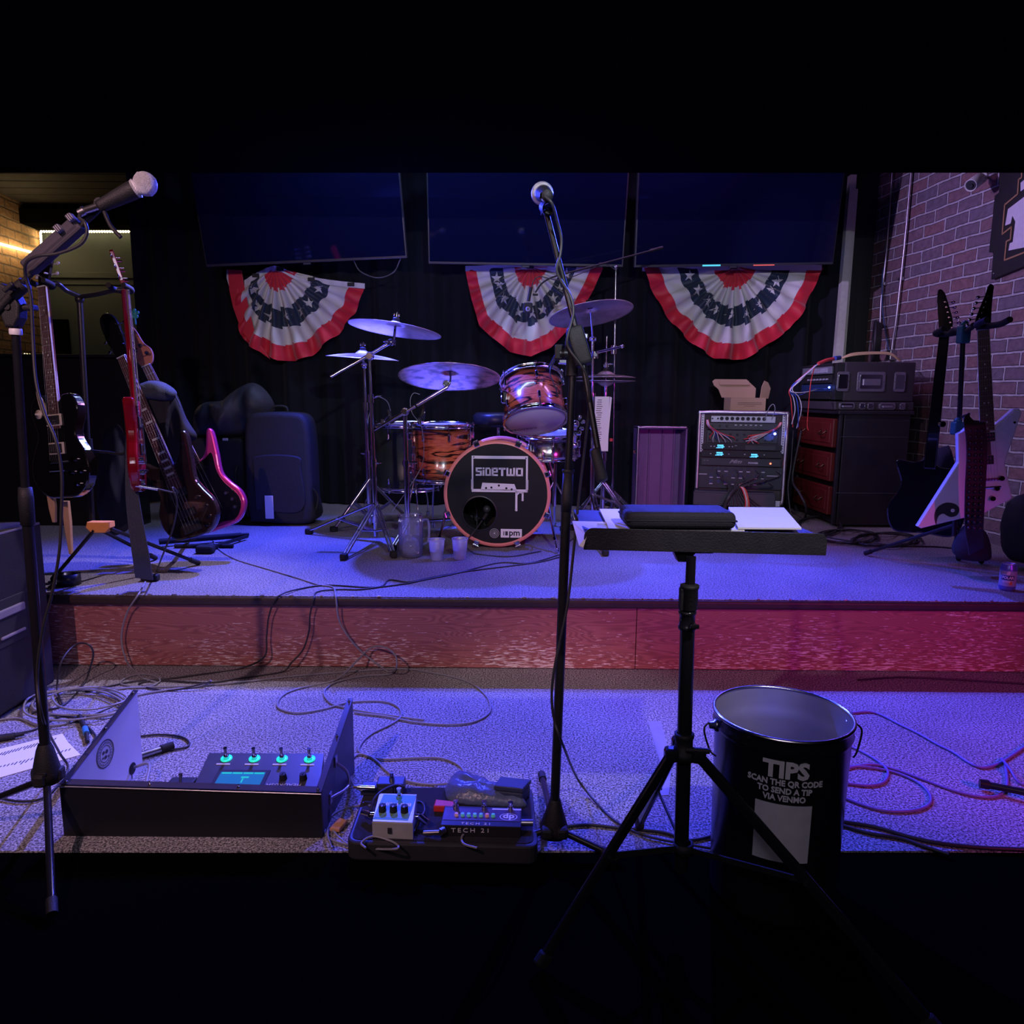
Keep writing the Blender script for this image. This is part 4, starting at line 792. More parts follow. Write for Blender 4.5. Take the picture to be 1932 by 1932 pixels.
for f in feet:
    d = V3((f.x-hb.x, f.y-hb.y, 0)).normalized(); s0 = hb+d*.034-V3((0, 0, .01)); T = axframe((s0+f)/2, f-s0, d); L_ = (f-s0).length
    b = MB(); b.box((0, 0, 0), (.012, .024, L_), T, bev=.004); b.box(tuple(s0), (.03, .03, .03), frame(V3((0, 0, 0)), X3, Y3, Z3), bev=.008); lg = part('leg', b, M('glossy_black_tube'), r)
    b = MB(); m_ = s0+(f-s0)*.5; b.box((0, 0, 0), (.004, .014, (m_-low).length), axframe((m_+low)/2, m_-low, d), bev=.001); b.cyl(m_-Z3.cross(d)*.012, m_+Z3.cross(d)*.012, .005, n=8); part('brace', b, MATTE, r)
    b = MB(); b.box((0, 0, L_/2-.01), (.02, .03, .03), T, bev=.006); part('rubber_foot', b, RUBBER, lg)
b = MB(); b.lathe([(.0165, -.01), (.022, -.01), (.022, .014), (.0165, .014)], low, Z3, 20); part('brace_collar', b, MATTE, r)
def sheet(pts, z, th=.0012, name='sheet_music', label='', lines=0):
    b = MB(); b.prism([(p.x-pts[0].x, p.y-pts[0].y) for p in pts], th, Matrix.Translation((pts[0].x, pts[0].y, z+th/2)), 0)
    return b
zd = dl.z+.0362+ .006; q = lambda px, Y: V3((P(px, 1000, Y).x, Y, 0))
b = sheet([q(1150, 1.515), q(1405, 1.515), q(1385, 1.79), q(1130, 1.79)], zd-.004, .003); tag(b.build('sheet_music', PAPER), 'white sheet on the left half of the music stand desk, mostly under the black case', 'paper', 'papers on the music stand')
b = sheet([q(1392, 1.515), q(1512, 1.515), q(1476, 1.80), q(1372, 1.80)], zd+.0005, .004); tag(b.build('sheet_music', PAPER), 'bright white sheet on the music stand desk, right of the black case', 'paper', 'papers on the music stand')
b = MB(); A, B_, C_, D_ = P(1080, 983, 1.64), P(1172, 985, 1.64), P(1150, 1004, 1.50), P(1108, 1008, 1.50); E_ = P(1101, 1032, 1.49); F_ = P(1092, 1028, 1.50)
vs = [A, B_, C_, D_, E_, F_]; b.add(vs+[v-V3((0, 0, .002)) for v in vs], [[0, 1, 2, 3], [0, 3, 4, 5], [9, 8, 7, 6], [11, 10, 9, 6], [0, 5, 11, 6], [1, 0, 6, 7], [2, 1, 7, 8], [5, 4, 10, 11], [4, 3, 9, 10], [3, 2, 8, 9]])
for i in range(3): b.box(tuple(P(1140, 989+i*2.4, 1.60-i*.02)+V3((0, 0, .0012))), (.03, .004, .0008), mi=1)
tag(b.build('sheet_music', [PAPER, M('faint_print', (.5, .5, .52), .8)]), 'white sheet drooping over the left corner of the music stand', 'paper', 'papers on the music stand')
b = MB(); A = P(1182, 1000, 1.50); B_ = P(1390, 1003, 1.50); cx = (A+B_)/2; Wc = (B_-A).length; T = frame(V3((cx.x, 1.56, zd+.019)), X3, Y3, Z3)
b.box((0, 0, 0), (Wc, .12, .036), T, bev=.013, seg=4); b.box((0, .0, .0), (Wc+.003, .122, .004), T, bev=.002); tag(b.build('zip_case', M('black_neoprene', (.020, .018, .028), .75, 0, .2, 40, .4, 500)), 'rounded black case lying on the music stand papers', 'case')
# ---- tips bucket
bc_ = V3((.612, 1.579, 0)); zr = .443
TIN = M('galvanised_tin', (.50, .48, .52), .34, .55, .18, 9); TINB = M('black_lacquered_tin', (.010, .010, .014), .22, 0, .2, 8, spec=.6)
r = thing('tips_bucket', bc_, 'black metal pail lettered TIPS, bottom right beside the music stand', 'bucket')
b = MB(); b.lathe([(0, .004), (.134, .004), (.138, .010), (.1385, .02), (.146, .400), (.147, .403), (.1505, .411), (.147, .419), (.147, .428), (.148, .437)], bc_, n=96); part('body', b, TINB, r)
b = MB(); b.lathe([(.1455, .437), (.1445, .40), (.1435, .385), (.1415, .378), (.1425, .36), (.141, .30), (.1405, .285), (.1385, .28), (.1395, .26), (.134, .02), (0, .008)], bc_, n=96); part('inner_wall', b, TIN, r, 'bare tin inside')
b = MB(); b.ring(bc_+V3((0, 0, zr-.004)), Z3, .1485, .0042, 96, 10); part('rim', b, M('bright_tin_rim', (.72, .70, .74), .25, 1), r)
for s_ in (-1, 1):
    b = MB(); q = bc_+V3((.149*s_, .0, .408)); b.lathe([(0, 0), (.015, 0), (.014, .006), (.009, .009), (.008, .018), (.0, .02)], q-V3((.004*s_, 0, 0)), (s_, 0, 0), 18); part('handle_ear', b, STEEL, r)
    b = MB(); b.tube([q+V3((.010*s_, 0, 0)), q+V3((.018*s_, -.004, .006)), q+V3((.028*s_, -.01, -.008)), q+V3((.016*s_, -.02, -.05)), q+V3((0.004*s_, -.03, -.06))], .0022); part('wire_handle', b, BLACK, r)
az = atan2(-1.579, -.612)+radians(6)
def wrap(mb, R_, z0, top_r=None):
    out = MB(); out.F = mb.F; out.I = mb.I; out.S = mb.S
    for v in mb.V:
        rr = .1393+(v.y+z0-.02)*.0198+v.z; a = az+v.x/R_; out.V.append(V3((bc_.x+rr*cos(a), bc_.y+rr*sin(a), z0+v.y)))
    return out
def finetext(lines):
    b = MB()
    for txt, sz, y, bold, sx in lines: b.text(txt, sz, Matrix.Translation((0, y, 0)), 0, .0005, bold, sx=sx)
    return b
b = finetext([('TIPS', .050, .0, .0022, 1.0), ('SCAN THE QR CODE', .0180, -.028, .0006, .90), ('TO SEND A TIP', .0180, -.0455, .0006, .90), ('VIA VENMO', .0180, -.0625, .0006, .90)])
part('lettering', wrap(b, .1440, .372), LETTER, r)
b = MB()
for i in range(24): b.box((-.057+.114*(i+.5)/24, 0, 0), (.114/24+.0001, .132, .0007))
part('label_panel', wrap(b, .1420, .230), M('white_label', (.60, .60, .62), .6), r, 'plain white label panel')
# ================================================================== PEDAL RISER WITH CLEAR COVER
r = thing('pedal_shield', V3((-.84, 1.93, 0)), 'black floor box with clear sloping cover and white inner panel, left foreground', 'pedal case')
fl, fr_ = P(112, 1483, 1.77), P(606, 1498, 1.77); bl, brr = P(252, 1304, 2.12), P(666, 1320, 2.12)
BOXM = M('black_lacquered_board', (.010, .011, .015), .45, 0, .2, 8); BLUEG = M('dark_slate_laminate', (.05, .05, .065), .4, 0, .15, 12)
b = MB(); h0 = (fl.z+fr_.z)/2; T = frame(V3(((fl.x+fr_.x)/2, 1.775, 0)), (V3((fr_.x-fl.x, 0, 0))).normalized(), Y3, Z3); Wf = fr_.x-fl.x
b.prism([(fl.x, 0), (fr_.x, 0), (fr_.x, fr_.z), (fl.x, fl.z)], .012, frame(V3((0, 1.776, 0)), X3, Z3, -Y3)); part('front_board', b, BOXM, r)
def side(xf, zf, xb2, zb, th, inner, name, label):
    d = V3((xb2-xf, 2.12-1.782, 0)); Ls = d.length; d.normalize(); T = frame(V3((xf, 1.782, 0)), d, Z3, d.cross(Z3))
    b = MB(); b.prism([(0, 0), (Ls, 0), (Ls, zb), (0, zf)], th, T); pp = part(name, b, inner, r, label); return T, Ls, pp
WHW = M('white_washed_panel', (.82, .80, .84), .5, 0, .12, 7)
T1_, L1, pL = side(fl.x+.006, fl.z, bl.x+.006, bl.z, .010, WHW, 'side_panel', 'whitewashed inner side with round emblem')
T2_, L2, pR = side(fr_.x-.006, fr_.z, brr.x-.006, brr.z, .010, BLUEG, 'side_panel', 'dark outer side with handle')
sg = 1 if (T1_ @ V3((0, 0, 1))).x > (T1_ @ V3((0, 0, 0))).x else -1
b = MB(); Tn = T1_ @ Matrix.Translation((.165, .138, .0062*sg))
for R_, w_ in ((.040, .0035), (.033, .0016), (.024, .002)): b.lathe([(R_-w_, 0), (R_, 0)], n=48, T=Tn)
for i in range(22): a = i*2*pi/22; b.box((.0285*cos(a), .0285*sin(a), 0), (.004, .0018, .0004), Tn @ Matrix.Rotation(0, 4, 'Z'))
for x_, y_, s_ in ((-.008, .006, .012), (.007, .004, .014), (0, -.010, .013), (-.012, -.008, .008), (.012, -.012, .007)): b.lathe([(0, .0002), (s_*.45, .0002)], n=8, T=Tn @ Matrix.Translation((x_, y_, 0)))
part('round_emblem', b, M('charcoal_print', (.09, .085, .11), .7), pL, 'dark round printed emblem')
b = MB(); b.lathe([(0, .0004), (.018, .0004)], n=28, T=T1_ @ Matrix.Translation((.285, .030, .0056*sg))); b.box((.28, .010, .0058*sg), (.003, .03, .0006), T1_); part('cable_hole', b, INK, pL)
# clear cover with dark taped edges
q1, q2, q3, q4 = V3((fl.x, 1.772, fl.z)), V3((fr_.x, 1.772, fr_.z)), V3((brr.x, 2.12, brr.z)), V3((bl.x, 2.12, bl.z)); n_ = (q2-q1).cross(q4-q1).normalized()
b = MB(); vs = [q1, q2, q3, q4]; b.add([v+n_*.001 for v in vs]+[v+n_*.004 for v in vs], [[3, 2, 1, 0], [4, 5, 6, 7], [0, 1, 5, 4], [1, 2, 6, 5], [2, 3, 7, 6], [3, 0, 4, 7]])
ACR = clear_mat('clear_acrylic', (.99, .99, 1.0), .02, .05); part('clear_cover', b, ACR, r)
def strip(a, b_, w_, inner):
    d = (b_-a).normalized(); s_ = inner.normalized()*w_; m_ = MB(); vs = [a, b_, b_+s_, a+s_]; m_.add([v+n_*.0042 for v in vs]+[v+n_*.0055 for v in vs], [[3, 2, 1, 0], [4, 5, 6, 7], [0, 1, 5, 4], [1, 2, 6, 5], [2, 3, 7, 6], [3, 0, 4, 7]]); return m_
TAPE = M('smoked_edge_strip', (.05, .045, .06), .35)
part('edge_strip', strip(q1, q2, .018, q4-q1), TAPE, r); part('edge_strip', strip(q4, q1, .016, q2-q1), TAPE, r); part('edge_strip', strip(q2, q3, .016, q1-q2), TAPE, r)
b = MB(); b.cyl(q1+V3((0, -.004, 0)), q2+V3((0, -.004, 0)), .0022, n=8); part('metal_edge', b, ALU, r); 
for a, c_, ts in ((q1, q2, (.02, .34, .68, .985)), (q1, q4, (.55, .96)), (q2, q3, (.55, .96))):
    for t in ts: b = MB(); p_ = a+(c_-a)*t+n_*.005+(V3((.008, 0, 0)) if a is q1 and c_ is q4 else V3((-.008, 0, 0)) if c_ is q3 else (q4-q1).normalized()*.008); b.ball(p_, .0045, n=10); b.cyl(p_, p_+n_*.009, .0018, n=8); part('screw', b, CHROME, r)
sg2 = 1 if (T2_ @ V3((0, 0, 1))).x > (T2_ @ V3((0, 0, 0))).x else -1
b = MB(); b.tube([T2_ @ V3((.13, .135, .006*sg2)), T2_ @ V3((.15, .10, .03*sg2)), T2_ @ V3((.16, .06, .034*sg2)), T2_ @ V3((.13, .055, .028*sg2)), T2_ @ V3((.07, .065, .006*sg2))], .004); b.box((.13, .14, .006*sg2), (.018, .03, .006), T2_); b.box((.07, .065, .006*sg2), (.018, .03, .006), T2_); part('handle', b, STEEL, r, 'curved steel handle')
b = MB(); b.lathe([(0, .0003*sg2), (.013, .0003*sg2)], n=20, T=T2_ @ Matrix.Translation((.055, .022, .0055*sg2)) @ Matrix.Diagonal((.7, 1.5, 1, 1))); part('oval_cutout', b, INK, r)
# multi-effects unit
r = thing('effects_unit', V3((-.68, 2.0, 0)), 'floor effects unit with glowing blue screen and green-ringed footswitches under the clear cover', 'effects pedal')
UN = M('graphite_unit', (.05, .05, .065), .4, 0, .1, 20); a_, b2_, c2_, d2_ = P(357, 1480, 1.90), P(600, 1490, 1.90), P(612, 1426, 2.085), P(415, 1416, 2.085)
zf_, zb_ = .045, .075; vs = [V3((a_.x, 1.90, zf_)), V3((b2_.x, 1.90, zf_)), V3((c2_.x, 2.08, zb_)), V3((d2_.x-.03, 2.08, zb_))]
b = MB(); b.add([V3((v.x, v.y, .002)) for v in vs]+vs, [[3, 2, 1, 0], [4, 5, 6, 7], [0, 1, 5, 4], [1, 2, 6, 5], [2, 3, 7, 6], [3, 0, 4, 7]]); part('housing', b, UN, r)
ux = X3; uy = (vs[3]-vs[0]); uy.x = 0; uy.normalize(); uz = ux.cross(uy); U = frame((vs[0]+vs[1])/2, ux, uy, uz); UW = vs[1].x-vs[0].x
b = MB(); b.box((-.060, .060, .001), (.150, .085, .003), U, 0, .001); part('screen_bezel', b, INK, r)
SCR = M('lit_screen_blue', (.0, .05, .12), .6, emit=(.02, .16, .42), es=.8, spec=.1); SCG = M('lit_screen_teal', (.0, .1, .1), .6, emit=(.02, .50, .50), es=1.0, spec=.1)
b = MB(); b.box((-.060, .058, .0029), (.128, .066, .001), U, 0); 
for k in range(4): b.box((-.106+k*.031, .086, .0036), (.028, .007, .0004), U, 1)
b.box((-.048, .068, .0036), (.022, .007, .0004), U, 1); b.box((-.052, .054, .0036), (.004, .018, .0004), U, 1); part('screen', b, [SCR, SCG], r, 'glowing blue and teal screen')
GLOW = M('green_glow_ring', (.02, .5, .4), .3, emit=(.02, .85, .62), es=.9)
for px in (427, 480, 532, 584):
    q = P(px, 1438, 2.05); q = U.inverted() @ V3((q.x, 2.053, .07)); b = MB(); b.lathe([(.008, .003), (.0165, .003), (.0165, .0005)], n=28, T=U @ Matrix.Translation((q.x, q.y, 0))); part('light_ring', b, GLOW, r)
    b = MB(); c_ = U @ V3((q.x, q.y, 0)); b.cyl(c_, c_+uz*.012, .0075); b.cyl(c_+uz*.012, c_+uz*.034, .0042); b.cyl(c_+uz*.034, c_+uz*.038, .0058); part('footswitch', b, CHROME, r)
    b = MB(); b.box((q.x, q.y-.026, .001), (.040, .006, .0012), U); part('scribble_strip', b, M('pale_lit_strip', (.5, .45, .5), .4, emit=(.6, .45, .5), es=.15), r)
for px in (533, 571):
    q = P(px, 1463, 1.96); b = MB(); c_ = V3((q.x, 1.965, .0565)); b.cyl(c_, c_+uz*.018, .011, .009, n=18); b.box(tuple(c_+uz*.019), (.002, .010, .002)); part('knob', b, MATTE, r)
b = MB(); b.text('HEADRUSH', .018, U @ Matrix.Translation((.070, .040, .0010)) @ Matrix.Rotation(pi, 4, 'Z'), 0, .0003, space=1.1); part('lettering', b, M('silver_lettering', (.6, .6, .65), .6), r)
b = MB(); q = P(328, 1470, 1.93); b.box((q.x, 1.95, .022), (.075, .10, .042), bev=.006); r = thing('stomp_pedal', V3((q.x, 1.95, 0)), 'small black pedal beside the effects unit inside the clear cover', 'effects pedal'); part('housing', b, MATTE, r)
b = MB(); b.cyl((q.x, 1.97, .043), (q.x, 1.97, .062), .0045); b.cyl((q.x, 1.97, .062), (q.x, 1.97, .066), .006); part('footswitch', b, CHROME, r)
b = MB(); a = T1_ @ V3((.285, .035, .012)); b.tube([a, V3((a.x+.05, a.y-.01, .05)), V3((q.x-.10, 1.97, .03)), V3((q.x-.07, 1.93, .025)), V3((q.x-.085, 1.88, .008)), V3((q.x-.10, 1.83, .008))], .0045, 8)
b.cyl((q.x-.085, 1.955, .03), (q.x-.045, 1.965, .032), .013); tag(b.build('patch_lead', CORDG), 'grey lead with fat black plug coming through the white panel hole', 'cable')
# ================================================================== SECOND PEDALBOARD
zt_ = .055; f0, f1 = PZ(652, 1588, zt_), PZ(1016, 1597, zt_); k0, k1 = PZ(690, 1484, zt_), PZ(1004, 1482, zt_)
r = thing('pedalboard', V3(((f0.x+f1.x)/2, (f0.y+k0.y)/2, 0)), 'flat black pedalboard on the carpet between clear-covered box and middle stand', 'pedalboard')
def rq(pts, rad, n=5):
    out = []
    for i in range(len(pts)):
        p, a, c_ = V3(pts[i]), V3(pts[i-1]), V3(pts[(i+1) % len(pts)]); da = (a-p).normalized(); dc = (c_-p).normalized(); s0, s1 = p+da*rad, p+dc*rad
        for k in range(n+1): t = k/n; out.append(((s0*(1-t)+p*t)*(1-t)+(p*(1-t)+s1*t)*t)[:])
    return out
pts = [(f0.x, f0.y), (f1.x, f1.y), (k1.x, k1.y), (k0.x, k0.y)]
b = MB(); b.prism(rq(pts, .03), .050, None, 0, .006, z0=.004); part('base', b, M('black_board_shell', (.03, .03, .035), .5, 0, .2, 20), r)
b = MB(); cx_, cy_ = (f0.x+f1.x)/2, (f0.y+k0.y)/2; pin = [((x_-cx_)*.955+cx_, (y_-cy_)*.92+cy_) for x_, y_ in pts]; b.prism(rq(pin, .025), .002, None, z0=.0538); part('loop_pad', b, M('black_loop_fabric', (.022, .022, .028), 1, 0, .4, 90, .8, 500), r)
for x_, y_ in pin: b = MB(); b.cyl((x_*.95+cx_*.05, y_*.9+cy_*.1, 0), (x_*.95+cx_*.05, y_*.9+cy_*.1, .006), .012); part('foot', b, RUBBER, r)
# green fuzz pedal
z1 = .056; A, B_, C_, D_ = PZ(703, 1549, .10), PZ(778, 1552, .10), PZ(786, 1499, .10), PZ(716, 1497, .10)
r = thing('fuzz_pedal', V3(((A.x+B_.x)/2, (A.y+C_.y)/2, z1)), 'silver and green stomp pedal with three black knobs on the pedalboard', 'effects pedal')
vs = [A, B_, C_, D_]; b = MB(); ctr = (A+C_)/2; ow = [ctr+(v-ctr)*1.02 for v in vs]; b.add([V3((v.x, v.y, z1)) for v in ow]+[V3((v.x, v.y, .097)) for v in ow]+vs, [[3, 2, 1, 0], [0, 1, 5, 4], [1, 2, 6, 5], [2, 3, 7, 6], [3, 0, 4, 7], [4, 5, 9, 8], [5, 6, 10, 9], [6, 7, 11, 10], [7, 4, 8, 11], [8, 9, 10, 11]])
part('housing', b, M('silver_painted_metal', (.50, .50, .48), .35, .3), r)
GX = (B_-A).normalized(); GZ = Z3; GY = GZ.cross(GX); G = frame(ctr, GX, GY, GZ); gw = (B_-A).length; gl = (C_-B_).length
b = MB(); b.box((0, .001, .0006), (gw*.88, gl*.88, .001), G, 0, .0003); 
b.box((0, -gl*.26, .0014), (gw*.86, gl*.26, .0008), G, 1); part('face_plate', b, [M('green_face_plate', (.06, .30, .27), .45), M('green_dark_band', (.16, .34, .18), .45)], r, 'green printed face')
b = MB(); b.text('BIG MUFF', .0185, G @ Matrix.Translation((0, .012, .0016)) @ Matrix.Rotation(pi, 4, 'Z'), 0, .0004, .0005); part('lettering', b, LETTER, r)
for k in (-1, 0, 1): b = MB(); c_ = G @ V3((k*.028, -.022, .001)); b.cyl(c_, c_+V3((0, 0, .018)), .0098, .0088, n=20); b.box(tuple(c_+V3((0, -.006, .0185))), (.0015, .008, .001), mi=1); part('knob', b, [MATTE, LETTER], r)
b = MB(); c_ = G @ V3((0, gl*.36, 0)); b.cyl(c_, c_+V3((0, 0, .008)), .008); b.cyl(c_+V3((0, 0, .008)), c_+V3((0, 0, .022)), .0045); b.cyl(c_+V3((0, 0, .022)), c_+V3((0, 0, .026)), .0065); part('footswitch', b, CHROME, r)
b = MB(); b.box((0, -gl/2-.003, -.022), (.010, .003, .014), G); part('power_socket', b, INK, r)
for s_, nm in ((-1, 'plug'), (1, 'plug')): b = MB(); c_ = G @ V3((s_*(gw/2+.002), -.005, -.02)); e = c_+V3((s_*.035, -.02*s_, -.006)); b.cyl(c_, c_+V3((s_*.012, 0, 0)), .007); b.cyl(c_+V3((s_*.012, 0, 0)), e, .008); part(nm, b, CHROME, r)
# long preamp pedal
A, B_ = PZ(832, 1556, .085), PZ(984, 1560, .085); C_, D_ = PZ(984, 1523, .085), PZ(836, 1522, .085)
r = thing('preamp_pedal', V3(((A.x+B_.x)/2, (A.y+C_.y)/2, z1)), 'long slim black pedal with row of coloured buttons on the pedalboard', 'effects pedal')
GX = (B_-A).normalized(); GY = Z3.cross(GX); gw = (B_-A).length; gl = (C_-B_).length; ctr = (A+B_+C_+D_)/4; G = frame(ctr, GX, GY, Z3)
b = MB(); b.box((0, 0, -.0145), (gw, gl, .029), G, 0, .002); part('housing', b, M('black_anodised', (.03, .028, .032), .35, .3), r)
b = MB(); b.box((0, .006, .0006), (gw*.97, gl*.62, .001), G); b.box((.062, gl*.36, .0014), (.075, .006, .0004), G, 1); part('face_plate', b, [M('dark_violet_plate', (.11, .08, .13), .3, .4), LETTER], r)
b = MB(); b.text('TECH 21', .016, frame(ctr+V3((-.026, -gl/2-.0004, -.012)), X3, Z3, -Y3), 0, .0004, space=1.4, sx=1.2); b.text('TECH 21', .013, G @ Matrix.Translation((-.012, -gl*.40, .0006)), 0, .0004, space=1.35, sx=1.2)
b.lathe([(.0175, .0014), (.0195, .0014)], n=32, T=G @ Matrix.Translation((.068, -.002, 0)) @ Matrix.Diagonal((1.15, .8, 1, 1))); b.text('dp', .030, G @ Matrix.Translation((.068, .001, .0014)), 0, .0004, .0008); part('lettering', b, LETTER, r)
cols = [(.5, .25, .35), (.12, .4, .5), (.12, .4, .5), (.12, .4, .5), (.12, .4, .5), (.55, .2, .25), (.1, .45, .4)]
for i, c0_ in enumerate(cols): b = MB(); c_ = G @ V3((-gw/2+.036+i*.0155, -.002, .001)); b.cyl(c_, c_+V3((0, 0, .007)), .0055, .0045, n=14); part('knob', b, M('coloured_knob_%d' % int(c0_[0]*100), c0_, .35, emit=c0_, es=.25), r)
for t in (-.35, .02, .36): b = MB(); c_ = G @ V3((gw*t, gl*.38, 0)); b.cyl(c_, c_+V3((0, 0, .008)), .0078); b.cyl(c_+V3((0, 0, .008)), c_+V3((0, 0, .018)), .005); b.cyl(c_+V3((0, 0, .018)), c_+V3((0, 0, .021)), .0068); part('footswitch', b, CHROME, r)
b = MB(); c_ = G @ V3((gw/2, -.005, -.012)); b.cyl(c_, c_+V3((.03, 0, 0)), .0085, n=14); part('plug', b, STEEL, r); b = MB(); c_ = G @ V3((-gw/2+.01, -gl/2, -.012)); e = PZ(800, 1572, .065); b.cyl(c_, c_+V3((-.01, -.012, 0)), .009); b.cyl(c_+V3((-.01, -.012, 0)), e, .0065); part('plug', b, STEEL, r)
# tuner
q = PZ(738, 1480, .075); r = thing('tuner_pedal', V3((q.x, q.y, z1)), 'small dark pedal at the back left of the pedalboard', 'effects pedal'); b = MB(); b.box((q.x, q.y, z1+.016), (.075, .045, .032), bev=.003); b.box((q.x-.035, q.y-.01, z1+.012), (.09, .035, .024), bev=.003); part('housing', b, M('slate_metal', (.035, .04, .055), .4, .2), r)
b = MB(); b.cyl((q.x+.002, q.y, z1+.032), (q.x+.002, q.y, z1+.042), .0075); b.cyl((q.x+.002, q.y, z1+.042), (q.x+.002, q.y, z1+.054), .0055); part('footswitch', b, CHROME, r)
b = MB(); c_ = PZ(708, 1487, .085); b.cyl(c_, c_+V3((-.048, .004, 0)), .0068); b.cyl(c_+V3((-.048, .004, 0)), c_+V3((-.06, .006, 0)), .0045); part('plug', b, CHROME, r)
b = MB(); b.tube([q+V3((.04, -.02, .004)), PZ(745, 1482, .09), PZ(722, 1492, .10), PZ(706, 1508, .095), PZ(699, 1530, .08)], .0042, 8); tag(b.build('patch_lead', CORD), 'short black patch lead curling left of the green pedal', 'cable')
b = MB(); b.tube([PZ(784, 1512, .075), PZ(797, 1516, .075), PZ(801, 1530, .07), PZ(792, 1545, .07), PZ(783, 1565, .062), PZ(772, 1580, .06)], .0038, 8); tag(b.build('patch_lead', CORD), 'short black patch lead right of the green pedal', 'cable')
# pouch, card holder, red item
def lump(pts_top, zt, zb, name, mat, label, cat, nz=.004, seed=0, res=16):
    """pillow built over an outline on the board"""
    c_ = sum((V3(p) for p in pts_top), V3((0, 0, 0)))/len(pts_top); n = len(pts_top); b = MB(); ring = spline(list(pts_top)+[pts_top[0]], 5)[:-1]; m = len(ring); K = 8
    vs = []
    for k in range(K+1):
        t = k/K; f = sin(t*pi/2)
        for p in ring:
            v = c_.lerp(p, cos(t*pi/2)**.6 if t < 1 else 0.0); v = V3((v.x, v.y, zb+(zt-zb)*f)); v.z += nz*mnoise.noise(v*38+V3((seed, 0, 0)))*f*2; vs.append(v)
    fs = [[k*m+i, k*m+(i+1) % m, (k+1)*m+(i+1) % m, (k+1)*m+i] for k in range(K) for i in range(m)]+[list(range(m))[::-1]]
    b.add(vs, fs, 0, True); return tag(b.build(name, mat), label, cat)
POU = M('crinkled_blue_vinyl', (.10, .13, .22), .32, 0, .3, 14, .8, 60)
lump([PZ(838, 1492, .058), PZ(848, 1512, .058), PZ(905, 1520, .058), PZ(985, 1523, .058), PZ(988, 1514, .058), PZ(935, 1492, .058), PZ(900, 1474, .058), PZ(862, 1463, .058), PZ(850, 1472, .058)], .093, .0565, 'vinyl_pouch', POU, 'crumpled dark blue vinyl pouch at the back of the pedalboard', 'pouch', .007, 3)
b = MB(); A, B_, C_, D_ = PZ(932, 1486, .10), PZ(986, 1492, .10), PZ(1002, 1474, .10), PZ(944, 1468, .10)
b.prism([(v.x, v.y) for v in (A, B_, C_, D_)], .014, None, 0, .003, z0=.092); b.prism([((v.x-A.x)*.95+A.x+.002, (v.y-A.y)*.95+A.y) for v in (A, B_, C_, D_)], .034, None, 0, .003, z0=.0565); tag(b.build('card_holder', M('dark_blue_leather', (.045, .055, .10), .5, 0, .2, 30, .3, 300)), 'square dark wallet lying on the blue pouch', 'wallet')
b = MB(); A, B_, C_, D_ = PZ(818, 1520, .075), PZ(860, 1522, .075), PZ(858, 1511, .075), PZ(822, 1507, .075); b.prism([(v.x, v.y) for v in (A, B_, C_, D_)], .018, None, 0, .003, z0=.0565); tag(b.build('folding_knife', M('red_plastic', (.62, .04, .03), .4)), 'small red plastic item beside the long slim pedal', 'tool')
b = MB(); b.prism([(v.x, v.y) for v in (PZ(622, 1560, .02), PZ(640, 1562, .02), PZ(655, 1545, .02), PZ(640, 1540, .02))], .012, None, 0, .003, z0=.006); tag(b.build('scrap_block', M('tan_scrap', (.55, .27, .12), .7)), 'small tan scrap lying between the black box and the pedalboard', 'scrap')
# tape and tickets on the floor
b = MB(); A = [PZ(1222, 1361, .002), PZ(1247, 1361, .002), PZ(1268, 1440, .002), PZ(1262, 1500, .002), PZ(1236, 1502, .002), PZ(1246, 1440, .002)]; b.prism([(v.x, v.y) for v in A], .0015, None, z0=.0005); tag(b.build('gaffer_tape', M('grey_tape', (.30, .29, .33), .5)), 'strip of grey tape stuck to the carpet behind the music stand', 'tape')
b = MB(); A = [PZ(-60, 1425, .002), PZ(0, 1413, .002), PZ(118, 1384, .002), PZ(128, 1400, .002), PZ(152, 1424, .002), PZ(0, 1467, .002), PZ(-60, 1480, .002)]; b.prism([(v.x, v.y) for v in A], .0015, None, z0=.001)
a, c_ = PZ(0, 1440, 0), PZ(150, 1405, 0); d = (c_-a).normalized()
for row, (pa_, pb_) in enumerate((((-20, 1428), (112, 1392)), ((-20, 1452), (140, 1412)))):
    s0, s1 = PZ(*pa_, 0), PZ(*pb_, 0)
    for i in range(22):
        q = s0+(s1-s0)*i/22; ln = random.uniform(.012, .032); T = frame(V3((q.x, q.y, .0028)), d, Z3.cross(d), Z3) @ Matrix.Rotation(radians(-28), 4, 'Z'); b.box((0, -ln/2, 0), (.0032, ln, .0004), T, 1)
tag(b.build('set_list', [PAPER, INK]), 'printed white set list on the carpet behind the left microphone stand', 'paper')
